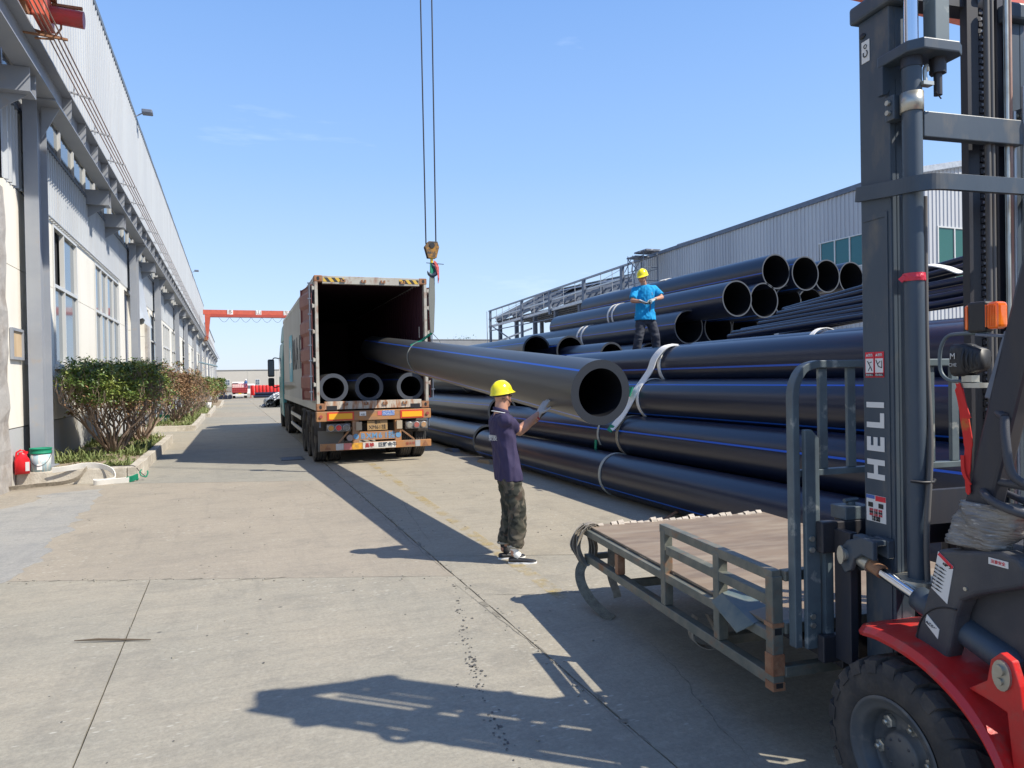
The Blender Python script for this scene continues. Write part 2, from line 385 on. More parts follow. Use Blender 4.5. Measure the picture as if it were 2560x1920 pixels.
sheet('smooth_patch', rough([(-3.3, 12.2), (-3.0, 13.7), (-2.5, 13.95), (-2.08, 14.02), (-2.1, 13.6), (-1.98, 13.18), (-2.06, 12.7), (-1.97, 12.28), (-2.04, 11.5), (-1.87, 10.95),
      (-1.98, 10.5), (-1.86, 10.14), (-2.02, 9.8), (-1.98, 9.44), (-1.85, 9.1), (-1.9, 8.72), (-1.82, 8.55), (-1.95, 8.3), (-1.94, 8.01), (-2.05, 7.7), (-2.5, 7.65), (-3.2, 7.9), (-4.6, 8.3), (-4.9, 10), (-4.7, 13.2)]), 0.004, 'conc_patch', zt=0.004)
# faded yellow lane line, worn through to the concrete
yl = mat('worn yellow line', (0.50, 0.36, 0.10), 0.85)
t_ = yl.node_tree; n_ = t_.nodes.new('ShaderNodeTexNoise'); n_.inputs['Scale'].default_value = 3.2; n_.inputs['Detail'].default_value = 9; n_.inputs['Roughness'].default_value = 0.75
r_ = t_.nodes.new('ShaderNodeMapRange'); r_.inputs[1].default_value = 0.46; r_.inputs[2].default_value = 0.66; r_.inputs[4].default_value = 0.6
c_ = t_.nodes.new('ShaderNodeTexCoord'); t_.links.new(c_.outputs['Object'], n_.inputs['Vector']); t_.links.new(n_.outputs['Fac'], r_.inputs[0])
t_.links.new(r_.outputs[0], t_.nodes['Principled BSDF'].inputs['Alpha'])
lb = MB(); lb.add([(2.70, 15.6, 0.005), (2.84, 15.6, 0.005), (2.55, 5.2, 0.005), (2.41, 5.2, 0.005)], [(0, 1, 2, 3)])
lb.build('lane_line', yl, kind='structure')
cr_b = MB(); rr = random.Random(77)
def crack(p, q, w=0.004, n=60, wob=0.05):
    p = Vector((*p, 0)); q = Vector((*q, 0)); d = (q-p).normalized(); nr = Vector((-d.y, d.x, 0)); off = 0; top = []; bot = []
    for i in range(n+1):
        t = i/n; off += rr.uniform(-1, 1)*wob*0.16; off *= 0.94; c = p.lerp(q, t)+nr*off; ww = w*rr.uniform(0.25, 1.0)*(0.35+math.sin(PI*t))
        top.append(Vector((c.x, c.y, 0.0022))+nr*ww); bot.append(Vector((c.x, c.y, 0.0022))-nr*ww)
    cr_b.add(top+bot, [(i, i+1, n+2+i, n+1+i) for i in range(n)])
for a_ in (((1.9, 5.6), (3.3, 5.05)), ((2.0, 7.6), (2.35, 10.5)), ((1.1, 13.0), (1.5, 10.8)), ((2.2, 2.6), (2.6, 4.1)), ((1.83, 6.3), (1.80, 9.2)), ((1.83, 3.0), (1.80, 6.1))): crack(*a_)
for i in range(26):                                   # spalled, crumbled edges along the joints
    y = rr.uniform(3.0, 13); x = 1.86+rr.uniform(-0.03, 0.03)
    if i > 15: x = rr.uniform(-3, 1.6); y = jl(x, 6.22)+rr.uniform(-0.02, 0.02)
    n = 11; r1, r2 = (rr.uniform(0.008, 0.03), rr.uniform(0.02, 0.10)) if i <= 15 else (rr.uniform(0.03, 0.11), rr.uniform(0.008, 0.022))
    cr_b.add([(x+math.cos(2*PI*k/n)*r1*rr.uniform(0.5, 1.3), y+math.sin(2*PI*k/n)*r2*rr.uniform(0.5, 1.3), 0.0024) for k in range(n)], [tuple(range(n))])
cr_b.build('cracks', mat('crack dirt', (0.17, 0.155, 0.125), 0.95, col2=(0.24, 0.22, 0.175), sc=30), kind='stuff')
# drain grate set in the yard
dg = thing('drain_grate', 'dark iron drain grate let into the concrete beside the truck wheels', 'drain grate', (1.28, 17.3, 0))
b = MB(); b.box((-0.26, -0.36, 0.0), (0.26, -0.32, 0.012)); b.box((-0.26, 0.32, 0.0), (0.26, 0.36, 0.012)); b.box((-0.26, -0.32, 0), (-0.22, 0.32, 0.012)); b.box((0.22, -0.32, 0), (0.26, 0.32, 0.012))
b.build('frame', 'black', dg)
g0 = MB().box((-0.22, -0.012, 0.001), (0.22, 0.012, 0.011)).build('bar', 'steel_d', dg, loc=(0, -0.29, 0))
for i in range(1, 13): share(g0, 'bar', dg, (0, -0.29+i*0.048, 0))
# oil drips running down the yard: flat dark dried drops
b = MB(); rr = random.Random(3)
trail = [(1.78, 5.98), (1.54, 4.98), (1.40, 4.39), (1.34, 4.08), (1.24, 3.52), (1.19, 3.1), (1.12, 2.6)]
for i in range(150):
    t = rr.random()*5.999; k0 = int(t); fr_ = t-k0; x = trail[k0][0]*(1-fr_)+trail[k0+1][0]*fr_+rr.gauss(0, 0.022); y = trail[k0][1]*(1-fr_)+trail[k0+1][1]*fr_
    r = rr.uniform(0.0025, 0.008)*(1 if rr.random() < 0.85 else 1.9); n = 9
    b.add([(x+math.cos(2*PI*k/n)*r*rr.uniform(0.6, 1.3), y+math.sin(2*PI*k/n)*r*1.3*rr.uniform(0.6, 1.3), 0.0035) for k in range(n)], [tuple(range(n))])
for i in range(60):
    x = rr.uniform(-3.5, 2.6); y = rr.uniform(2.6, 12); r = rr.uniform(0.003, 0.010); n = 8
    b.add([(x+math.cos(2*PI*k/n)*r*rr.uniform(0.6, 1.7), y+math.sin(2*PI*k/n)*r*rr.uniform(0.6, 1.7), 0.0035) for k in range(n)], [tuple(range(n))])
b.build('oil_drips', mat('dried oil', (0.10, 0.095, 0.085), 0.7), kind='stuff')
b = MB(); rr = random.Random(9)                    # grit and crumbs of broken concrete
for i in range(420):
    if i < 150: t = rr.random(); x = 1.86+rr.gauss(0, 0.04); y = 3+t*12
    elif i < 240: x = rr.uniform(-4, 1.8); y = jl(x, 6.22)+rr.gauss(0, 0.05)
    else: x = rr.uniform(-4, 4); y = rr.uniform(2.4, 14)
    s = rr.uniform(0.003, 0.010); a = rr.uniform(0, PI); q = Matrix.Translation((x, y, s*0.4)) @ Matrix.Rotation(a, 4, 'Z')
    b.box((-s, -s*0.7, -s*0.5), (s, s*0.7, s*0.5), 0, q)
b.build('grit', 'conc_d', kind='stuff')

# ================================================================== LEFT FACTORY BUILDING
XW = -3.6
fac = thing('factory_building', 'long factory hall with white wall panels below and pale corrugated cladding above on the left', 'building', (XW, 15, 0))
def fb(mb, name, m, par=None, **k):
    """build in world coordinates, then hang on the building"""
    o = mb.build(name, m, par or fac, **k)
    if par is None: o.location = Vector(o.location) - Vector((XW, 15, 0))
    return o
fb(MB().box((-22, 6, -1.3), (XW-0.16, 113.8, 13.0)), 'hall_core', 'clad2')
# ribbed sheets: trapezoid profile running up the wall
def ribbed(y0, y1, z0, z1, x, pitch=0.22, dep=0.06, fn=None):
    b = MB(); ys = []
    y = y0
    while y < y1-1e-4:
        for dy, d in ((0, 0), (pitch*0.55, 0), (pitch*0.62, dep), (pitch*0.86, dep), (pitch*0.93, 0)):
            if y+dy < y1: ys.append((y+dy, d))
        y += pitch
    ys.append((y1, 0))
    fn = fn or (lambda x, y, z: (x, y, z))
    vs = [fn(x+d, y, z) for y, d in ys for z in (z0, z1)]
    b.add(vs, [(2*i, 2*i+2, 2*i+3, 2*i+1) for i in range(len(ys)-1)])
    return b
y = 6.0; i = 0; rr = random.Random(2)
while y < 113.8:
    y1 = min(y+5.28, 113.8)
    fb(ribbed(y, y1, 7.76, 13.12, XW+0.004*(i % 2), 0.33, 0.075), 'cladding_sheet', 'clad'); y = y1; i += 1
b = MB(); y = 6.0; prev = 13.14
while y < 113.8:                                     # roof trim, very slightly wavy
    z = 13.14 + 0.02*math.sin(y*0.9); b.box((XW-0.15, y, 13.02), (XW+0.09, min(y+2, 113.8), z+0.05)); y += 2.0
fb(b, 'roof_trim', 'trim')
colY = [15.5, 30.25, 39.6, 53.2, 63.7, 79, 93.6, 109.7, 125, 140, 155, 170, 185]
def wall_bay(y0, y1, wins, opens, detail=True):
    """white panels between z 1.06 and 5.42 pierced by windows (y0,y1,z0,z1,panes) and dark openings"""
    z0, z1 = 1.06, 5.42
    cuts = sorted([(a, b_, c, d) for a, b_, c, d, _ in wins] + [(a, b_, -1.0, d) for a, b_, d in opens])
    y = y0
    for a, b_, c, d in cuts:
        if a > y: seg(y, a, z0, z1)
        if c > z0: seg(a, b_, z0, c)
        if d < z1: seg(a, b_, d, z1)
        y = b_
    if y < y1: seg(y, y1, z0, z1)
    y = y0
    for a, b_, d in sorted(opens):
        if a > y: fb(MB().box((XW-0.16, y, -1.3), (XW-0.006, a, z0-0.012)), 'dado_panel', 'dado')
        y = b_
    if y < y1: fb(MB().box((XW-0.16, y, -1.3), (XW-0.006, y1, z0-0.012)), 'dado_panel', 'dado')
def seg(a, b_, z0, z1):
    if z1-z0 < 0.02 or b_-a < 0.02: return
    zs = [z0, 3.95, z1] if z0 < 3.2 and z1 > 4.4 else [z0, z1]
    for p, q in zip(zs[:-1], zs[1:]):
        fb(MB().box((XW-0.16, a+0.004, p+0.006), (XW, b_-0.004, q-0.006)), 'wall_panel', 'white_wall')
def window(y0, y1, z0, z1, cols_, zt, open_=None):
    fr = MB(); w = 0.055; x0, x1 = XW-0.07, XW+0.03
    fr.box((x0, y0, z0), (x1, y0+w, z1)); fr.box((x0, y1-w, z0), (x1, y1, z1))
    fr.box((x0, y0+w, z0), (x1, y1-w, z0+w)); fr.box((x0, y0+w, z1-w), (x1, y1-w, z1)); fr.box((x0, y0+w, zt-w*0.7), (x1-0.002, y1-w, zt+w*0.7))
    n = len(cols_)-1
    for k in range(1, n):
        yc = y0+(y1-y0)*cols_[k]
        for p, q in ((z0+w, zt-w*0.7), (zt+w*0.7, z1-w)): fr.box((x0, yc-w/2, p), (x1-0.004, yc+w/2, q))
    f = fb(fr, 'window', 'alu')
    for k in range(n):
        a = y0+(y1-y0)*cols_[k]; b_ = y0+(y1-y0)*cols_[k+1]
        for (p, q, r) in ((z0, zt, 0), (zt, z1, 1)):
            if open_ == (k, r):
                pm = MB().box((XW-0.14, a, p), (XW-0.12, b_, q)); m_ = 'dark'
            else:
                dx = 0.012*((k+r) % 2); pm = MB().box((XW-0.05+dx, a+0.03, p+0.03), (XW-0.042+dx, b_-0.03, q-0.03)); m_ = 'glass'
            g = pm.build('pane', m_, f)
    sb = MB().box((XW-0.02, y0-0.06, z0-0.11), (XW+0.09, y1+0.06, z0-0.004)); sb.build('sill', 'white_wall', f)
    return f
# bay before the first column, and the first two bays as photographed
wall_bay(14.7, 15.45, [], [])
wall_bay(15.45, 28.3, [(18.25, 20.85, 2.26, 5.38, 2), (23.4, 28.1, 2.26, 5.34, 4)], [])
window(18.27, 20.83, 2.28, 5.36, [0, 0.42, 1], 4.02, (0, 1))
window(23.42, 28.08, 2.28, 5.32, [0, 0.23, 0.47, 0.73, 1], 3.95)
wall_bay(28.3, 38.1, [(37.3, 38.05, 1.2, 5.3, 1)], [(29.6, 31.8, 5.3), (33.9, 35.9, 5.0)])
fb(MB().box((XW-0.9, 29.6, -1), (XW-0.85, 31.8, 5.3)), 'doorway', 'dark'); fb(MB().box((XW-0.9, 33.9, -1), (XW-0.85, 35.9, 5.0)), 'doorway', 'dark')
fb(MB().box((XW-0.10, 36.0, -0.2), (XW+0.12, 36.9, 4.9)), 'door_jamb', 'pillar')
window(38.3, 41.6, 1.9, 5.2, [0, 0.5, 1], 3.9)
wall_bay(38.1, 50.3, [(38.25, 41.65, 1.88, 5.22, 2), (45.2, 49.9, 2.26, 5.3, 4)], [(43.0, 44.2, 4.8)])
window(45.22, 49.88, 2.28, 5.28, [0, 0.25, 0.5, 0.75, 1], 3.95)
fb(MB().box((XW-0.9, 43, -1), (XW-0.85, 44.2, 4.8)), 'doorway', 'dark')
bayY = [50.3, 60.8, 74.5, 88.5, 103, 117]
for i in range(0, len(bayY)-1):
    a, b_ = bayY[i], bayY[i+1]
    if a > 113: break
    e = min(b_, 113.8); L_ = e-a
    wins = [(a+L_*0.12, a+L_*0.42, 2.26, 5.3, 2), (a+L_*0.55, a+L_*0.8, 2.26, 5.3, 2)]; ops = [(a+L_*0.84, a+L_*0.95, 4.6)]
    wall_bay(a, e, wins, ops)
    for w_ in wins: window(w_[0]+0.02, w_[1]-0.02, 2.28, 5.28, [0, 0.5, 1], 3.95)
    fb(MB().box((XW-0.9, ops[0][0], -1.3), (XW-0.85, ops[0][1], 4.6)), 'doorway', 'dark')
# middle corrugated band and ribbon windows, one sheet per bay
edges = [14.7, 28.3, 38.1, 50.3, 60.8, 74.5, 88.5, 103, 117]
for i in range(len(edges)-1):
    a, e = edges[i], min(edges[i+1], 113.8)
    if a >= 113: break
    fb(ribbed(a, e, 5.44, 6.88, XW-0.02, 0.22), 'cladding_band', 'clad')
    if a == 28.3:                                     # torn sheet hanging over the door
        def bend(x, y, z):
            t = max(0, (5.7-z)); return (x+0.12+0.5*t*abs(math.sin((y-31)*0.8)), y, z-0.0*t)
        bb = MB(); rows = []
        for j in range(9):
            z = 6.6 - j*0.28
            rows.append([Vector((XW+0.04+0.35*(j/8)**2*(0.5+0.5*math.sin(k*0.9)), 31.6+k*0.42, z+0.10*math.sin(k*1.3)*(j/8))) for k in range(10)])
        for j in range(8):
            for k in range(9):
                bb.add([rows[j][k], rows[j][k+1], rows[j+1][k+1], rows[j+1][k]], [(0, 1, 2, 3)])
        fb(bb, 'torn_sheet', 'clad')
    fb(MB().box((XW-0.02, a, 6.885), (XW+0.06, e, 6.95)), 'band_flashing', 'steel_d')
    n = max(1, round((e-a)/1.45)); w_ = (e-a)/n
    f = fb(MB().box((XW-0.07, a+0.02, 7.70), (XW+0.015, e-0.02, 7.752)), 'ribbon_window', 'alu')
    m0 = MB().box((XW-0.07, a-0.035, 6.955), (XW+0.02, a+0.035, 7.698)).build('mullion', 'alu', f)
    for k in range(1, n+1): share(m0, 'mullion', f, (0, k*w_, 0))
    p0 = MB().box((XW-0.05, a+0.036, 6.955), (XW-0.042, a+w_-0.036, 7.75)).build('pane', 'glass', f)
    for k in range(1, n): share(p0, 'pane', f, (0, k*w_, 0))
# columns: H section, near flange facing down the yard
for i, cy in enumerate(colY):
    b = MB(); zb = -1.3
    b.box((-3.48, cy, zb), (-3.25, cy+0.02, 7.1)); b.box((-3.48, cy+0.72, zb), (-3.25, cy+0.74, 7.1)); b.box((-3.372, cy+0.02, zb), (-3.358, cy+0.72, 7.1))
    b.box((-3.53, cy-0.06, 0.0 if i else 0.235), (-3.18, cy+0.8, 0.03 if i else 0.27))
    b.box((-3.60, cy+0.3, 6.2), (-3.48, cy+0.5, 6.5)); b.box((-3.60, cy+0.3, 2.2), (-3.48, cy+0.5, 2.35))
    b.box((-3.50, cy-0.05, 7.1), (-2.93, cy+0.79, 7.13))
    # gusset under the cap
    b.prism([(-3.25, 6.5), (-3.25, 7.1), (-2.95, 7.1)], lambda p, d: (p[0], d, p[1]), cy+0.35, cy+0.37)
    fb(b, 'column', 'steel')
# brackets that tie the runway beam to the wall between columns
for cy in (14.2, 22.4, 25.4, 35.0, 46.2, 57.5, 70.6):
    b = MB(); b.box((-3.59, cy-0.20, 6.72), (-3.02, cy-0.18, 7.12)); b.box((-3.59, cy+0.18, 6.72), (-3.02, cy+0.20, 7.12)); b.box((-3.59, cy-0.18, 6.72), (-3.02, cy+0.18, 6.745)); b.box((-3.32, cy-0.18, 6.745), (-3.305, cy+0.18, 7.11))
    b.prism([(-3.59, 6.72), (-3.1, 6.72), (-3.59, 6.38)], lambda p, d: (p[0], d, p[1]), cy-0.012, cy+0.012)
    fb(b, 'wall_bracket', 'steel')
# crane runway: I beam, rail, web stiffeners, conductor bars on arms
rw = thing('crane_runway', 'grey steel crane runway beam carried on the hall columns with rusty conductor bars', 'crane rail', (-3.1, 15, 7.13))
def rb(mb, name, m):
    o = mb.build(name, m, rw); o.location = Vector((3.1, -15, -7.13)); return o
b = MB(); b.box((-3.26, 5, 7.135), (-2.94, 192, 7.16)); b.box((-3.29, 5, 7.68), (-2.91, 192, 7.71)); b.box((-3.11, 5, 7.16), (-3.09, 192, 7.68)); rb(b, 'beam', 'steel')
rb(MB().box((-3.13, 5, 7.712), (-3.07, 192, 7.80)), 'rail', 'rust')
b = MB().prism([(-3.088, 7.162), (-2.95, 7.162), (-2.93, 7.40), (-2.93, 7.678), (-3.088, 7.678)], lambda p, d: (p[0], d, p[1]), -0.008, 0.008)
st0 = rb(b, 'stiffener', 'steel'); st0.location = Vector((3.1, 16.9-15, -7.13))
y = 18.45
while y < 110:
    s_ = share(st0, 'stiffener', rw, (3.1, y-15, -7.13)); y += 1.55
for k, (dx, dz) in enumerate(((0, 0), (0.09, -0.05), (0.18, -0.10), (0.27, -0.15))):
    b = MB(); pts = [(-2.80+dx, 4+j*6, 7.80+dz+0.012*math.sin(j*2.1+k)) for j in range(32)]; b.tube(pts, 0.013, 6); rb(b, 'conductor_bar', 'rail_rust')
b = MB(); b.bar((-3.0, 0, 7.73), (-2.48, 0, 7.60), 0.04, 0.03); b.box((-2.84, -0.015, 7.62), (-2.82, 0.015, 7.84))
ar0 = rb(b, 'conductor_arm', 'galv'); ar0.location = Vector((3.1, 16.6-15, -7.13))
y = 16.6
while y < 115:
    y += 2.35; share(ar0, 'conductor_arm', rw, (3.1, y-15, -7.13))

# roof edge lamps
def roof_lamp(y, label):
    t = thing('roof_lamp', label, 'floodlight', (XW+0.05, y, 13.18), 0, 'floodlights on the hall roof edge')
    MB().bar((0, 0, 0), (0.35, 0, 0.22), 0.04, 0.04).build('arm', 'steel', t)
    MB().box((0.25, -0.22, 0.14), (0.66, 0.22, 0.30)).build('housing', 'steel_d', t, bevel=0.03)
roof_lamp(34.0, 'small floodlight high on the edge of the nearer hall roof'); roof_lamp(80.3, 'tiny floodlight farther along the edge of the hall roof')
# second hall beyond the gantry
h2 = thing('second_hall', 'pale hall continuing beyond the red gantry at the far end of the left side', 'building', (-3.2, 128, 0))
o = MB().box((-20, 0.1, -1.3), (-0.55, 62, 11.7)).build('hall_core', 'clad2', h2, loc=(0, 0, 0))
b = ribbed(0, 62, 6.5, 11.75, -0.5, 0.6, 0.06); b.build('cladding_sheet', 'clad', h2)
MB().box((-0.7, 0, 11.75), (-0.35, 62, 11.9)).build('roof_trim', 'trim', h2)
MB().box((-0.7, 0.02, -1.3), (-0.45, 62, 6.5)).build('lower_wall', 'white_wall', h2)
# concrete pillar of the near doorway
pl = MB()
for k in range(7): pass
seg_n = 22; rr = random.Random(5)
ringp = []
for k in range(seg_n+1):
    z = 5.25*k/seg_n; j = lambda s: rr.uniform(-s, s)
    ringp.append([Vector((-4.9, 14.1, z)), Vector((-3.60+j(0.015), 14.1, z)), Vector((-3.585+j(0.02), 14.66+j(0.015), z)), Vector((-3.66, 14.70, z)), Vector((-4.9, 14.70, z))])
pl.loft(ringp, smooth=False)
tag(pl.build('concrete_pillar', 'pillar'), 'rough grey concrete door pillar at the extreme left edge', 'pillar')
nb = thing('notice_board', 'small wooden notice board in a grey frame on the white wall beside the first column', 'board', (-3.59, 15.17, 2.28))
b = MB(); 
for lo, hi in (((0, -0.36, 0), (0.05, -0.31, 0.56)), ((0, 0.31, 0), (0.05, 0.36, 0.56)), ((0, -0.31, 0), (0.05, 0.31, 0.05)), ((0, -0.31, 0.51), (0.05, 0.31, 0.56))): b.box(lo, hi)
b.build('frame', 'steel', nb); MB().box((0, -0.308, 0.052), (0.02, 0.308, 0.508)).build('panel', mat('plywood panel', (0.55, 0.42, 0.27), 0.8, col2=(0.45, 0.33, 0.2), sc=3, stretch=(1, 1, 0.2)), nb)

for cy, z_, l in ((19.3, 5.9, 'thin conduit pipe running along the white wall above the first windows'),):
    o = MB().tube([(XW+0.05, 15.6, z_-0.46), (XW+0.05, 28.2, z_-0.46)], 0.022, 8).build('conduit', 'galv'); tag(o, l, 'pipe')
for k, (x_, y_, l) in enumerate(((-0.8, 92, 'lamp pole standing by the far end of the left wall'), (10.5, 150, 'utility pole beyond the row of red rolls'))):
    t = thing('pole', l, 'pole', (x_-1.6*(k == 0), y_, gz(y_))); MB().cyl((0, 0, 0), (0, 0, 4.4 if k == 0 else 7.5), 0.07, 0.045, n=8).build('mast', 'steel', t); MB().bar((0, 0, 4.3 if k == 0 else 7.2), (0.8, 0, 4.5 if k == 0 else 7.2), 0.06, 0.06).build('arm', 'steel', t)
aw = thing('awning', 'small pale blue awning on the far left wall below the crane runway', 'awning', (-3.3, 88, 3.7)); b = MB(); b.add([(0, -3, 0.5), (1.9, -3, 0.0), (1.9, 3, 0.0), (0, 3, 0.5), (0, -3, 0.42), (1.9, -3, -0.08), (1.9, 3, -0.08), (0, 3, 0.42)], [(0, 1, 2, 3), (7, 6, 5, 4), (0, 4, 5, 1), (1, 5, 6, 2), (2, 6, 7, 3)]); b.build('roof', mat('awning blue', (0.25, 0.38, 0.46), 0.6), aw); MB().bar((0.05, -2.8, -0.6), (1.8, -2.8, -0.05), 0.05, 0.05).build('strut', 'steel', aw)
# near overhead crane: end carriage and motor on the runway; girder crosses above the picture
gcr = thing('overhead_crane', 'orange red travelling crane with red motor on the runway at upper left', 'crane', (-3.0, 12.6, 7.8))
MB().box((-0.2, -1.7, 0.12), (0.12, 1.25, 0.50)).build('end_carriage', 'red_paint', gcr, bevel=0.02)
for yy_ in (-1.3, 0.9):
    MB().cyl((-0.13, yy_, 0.17), (0.08, yy_, 0.17), 0.17, n=20).build('wheel', 'rust', gcr)
MB().cyl((0.2, 1.45, 0.28), (0.78, 1.45, 0.25), 0.14, n=20).build('motor', 'motor_red', gcr, bevel=0.02)
MB().box((0.10, 1.0, 0.05), (0.3, 1.7, 0.5)).build('gearbox', 'red_paint', gcr, bevel=0.02)
b = MB(); b.box((0.30, 1.50, 0.46), (0.75, 1.56, 0.50)); b.tube([(0.42, 1.53, 0.5), (0.42, 1.55, 0.1), (0.3, 1.5, -0.12), (0.05, 1.45, -0.16)], 0.018, 8); b.box((0.25, 1.38, 0.5), (0.38, 1.5, 0.58)); b.bar((-0.1, 1.35, -0.12), (0.55, 1.35, -0.16), 0.05, 0.03); b.bar((0.0, 1.5, 0.0), (0.5, 1.45, -0.12), 0.04, 0.04)
b.build('collector_arm', 'rust', gcr)
hz = MB(); hz.box((0.05, 0.9, 0.62), (0.32, 1.15, 0.80)); hz.build('warning_box', mat('yellow warning box', (0.6, 0.42, 0.05), 0.5, col2=(0.03, 0.03, 0.03), sc=9, lo=0.5, hi=0.52), gcr)
b = MB(); b.loft([[Vector((sx*(0.18)-0.04+t*0.0, 0.0+sy*(0.85-0.5*t), 0.5+t*2.55)) for sx, sy in ((-1, -1), (1, -1), (1, 1), (-1, 1))] for t in (0, 1)], smooth=False); b.build('leg', 'red_paint', gcr)
b = MB(); b.box((-0.4, -0.35, 3.05), (30.0, 0.35, 4.0)); b.box((-0.4, -0.45, 3.0), (30.0, 0.45, 3.05)); b.build('girder', 'red_paint', gcr)
MB().box((5.9, 0.0-0.3, 2.2), (7.1, 0.3, 2.98)).build('hoist', 'yellow', gcr, bevel=0.03)
MB().loft([[Vector((29.4+sx*0.3, sy*(0.4+0.9*t), 3.0-t*10.8)) for sx, sy in ((-1, -1), (1, -1), (1, 1), (-1, 1))] for t in (0, 1)], smooth=False).build('leg', 'red_paint', gcr)

# far gantry
fg_ = thing('gantry_crane', 'orange red gantry crane with white lettered plates spanning the yard in the distance', 'crane', (-2.9, 97, 7.1))
b = MB(); b.box((-0.2, -0.5, 3.3), (24, 0.5, 3.85)); b.build('girder', 'red_paint', fg_)
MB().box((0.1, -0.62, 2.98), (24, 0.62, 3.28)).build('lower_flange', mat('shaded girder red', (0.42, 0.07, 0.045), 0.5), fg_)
b = MB(); b.loft([[Vector((0.22+(-0.02+0.0*t)+sx*(0.12+0.22*t)+0.12*t, sy*(0.35+0.3*t), 0.1+t*3.2)) for sx, sy in ((-1, -1), (1, -1), (1, 1), (-1, 1))] for t in (0, 1)], smooth=False); b.build('leg', 'red_paint', fg_)
MB().loft([[Vector((22.5+sx*0.4, sy*(0.35+0.6*t), 3.0-t*10.6)) for sx, sy in ((-1, -1), (1, -1), (1, 1), (-1, 1))] for t in (0, 1)], smooth=False).build('leg', 'red_paint', fg_)
MB().box((-0.5, -1.6, 0), (0.2, 1.6, 0.35)).build('end_carriage', 'rust', fg_, bevel=0.03)
for k, ch in enumerate('多山东方重工'):
    x_ = 2.95 + k*3.38
    pm = MB().box((x_-0.33, -0.56, 3.25), (x_+0.33, -0.51, 3.86)).build('letter_plate', 'white', fg_)
    if k < 3: text('lettering', ch, 0.6, (x_, -0.575, 3.55), (1, 0, 0), (0, 0, 1), 'red_paint' if 0 else 'rust', pm, 0.004)
for k in range(16):
    x0 = 1.6+k*1.28; pts = [(x0+1.25*t, -0.3, 2.96-0.62*math.sin(PI*t)) for t in [j/8 for j in range(9)]]
    MB().tube(pts, 0.018, 5).build('festoon_cable', 'black', fg_)

# ================================================================== FAR END OF THE YARD
fw = thing('far_warehouse', 'low beige warehouse closing the far end of the yard', 'building', (-8, 220, -1.1))
MB().box((-20, 0, 0), (60, 30, 6.45)).build('wall', mat('beige wall', (0.50, 0.47, 0.41), 0.8, col2=(0.46, 0.43, 0.38), sc=0.1), fw)
MB().box((-20.1, -0.2, 6.45), (60.1, 30, 6.6)).build('parapet', 'dado', fw)
MB().box((-20.1, -0.15, 0), (60.1, 0, 1.7)).build('plinth', mat('brown plinth', (0.26, 0.23, 0.21), 0.8), fw)
for k in range(7):
    x_ = 6.6 + k*8.1-8.1
    f = MB().box((x_-0.15, -0.06, 2.1), (x_+1.05, -0.01, 3.72)).build('window', 'white', fw)
    for a in (0, 1):
        for c in (0, 1): MB().box((x_-0.08+a*0.56, -0.09, 2.2+c*0.78), (x_+0.42+a*0.56, -0.062, 2.9+c*0.75)).build('pane', 'glass', f)
for k in range(10):
    MB().box((-20+k*8.1, -0.04, 1.7), (-19.94+k*8.1, -0.003, 6.45)).build('wall_seam', 'dado', fw)
# red cage truck
GZ = gz(107)
ft = thing('cage_truck', 'small red truck with barred cage body parked at the far end of the yard', 'truck', (1.1, 107, GZ))
b = MB(); b.box((-1.0, 0, 0.75), (1.0, 4.2, 0.88)); b.build('deck', 'motor_red', ft)
ct = mat('cage truck red', (0.5, 0.05, 0.06), 0.5, col2=(0.42, 0.07, 0.07), sc=3)
b = MB()
for k in range(9): b.box((-1.0+k*0.245, -0.03, 0.9), (-0.96+k*0.245, 0.03, 1.98))
for z in (0.9, 1.15, 1.42, 1.68, 1.94): b.box((-1.0, -0.045, z), (1.0, -0.031, z+0.07))
b.build('tailgate', ct, ft)
MB().box((-0.98, 0.04, 0.9), (0.98, 4.1, 1.5)).build('load_bed', ct, ft)
for sx in (-1, 1):
    b = MB()
    for k in range(12): b.box((sx-0.03, k*0.37, 0.9), (sx+0.03, k*0.37+0.05, 1.98))
    b.box((sx-0.035, 0, 1.9), (sx+0.035, 4.2, 2.0)); b.box((sx-0.035, 0, 1.4), (sx+0.035, 4.2, 1.48)); b.build('side_gate', ct, ft)
    MB().cyl((sx*0.95, 0.9, 0.42), (sx*0.6, 0.9, 0.42), 0.42, n=20).build('wheel', 'rubber', ft)
    MB().cyl((sx*0.95, 4.9, 0.42), (sx*0.6, 4.9, 0.42), 0.42, n=20).build('wheel', 'rubber', ft)
MB().box((-1.0, 4.3, 0.6), (1.0, 5.9, 2.3)).build('cab', 'white', ft, bevel=0.08)
MB().box((-0.95, -0.1, 0.38), (0.95, -0.02, 0.56)).build('bumper', 'white', ft)
MB().box((-0.2, -0.12, 0.58), (0.2, -0.09, 0.72)).build('number_plate', 'yellow', ft)
b = MB()
for k in range(6): b.cyl((-0.9+0.1*k, 0.1, 2.02+0.05*(k % 2)), (-0.8+0.12*k, 3.9, 2.05), 0.07, n=10)
tag(b.build('black_load', 'black'), 'black bundles loaded on the small red cage truck', 'load').location = (1.1, 107, GZ)
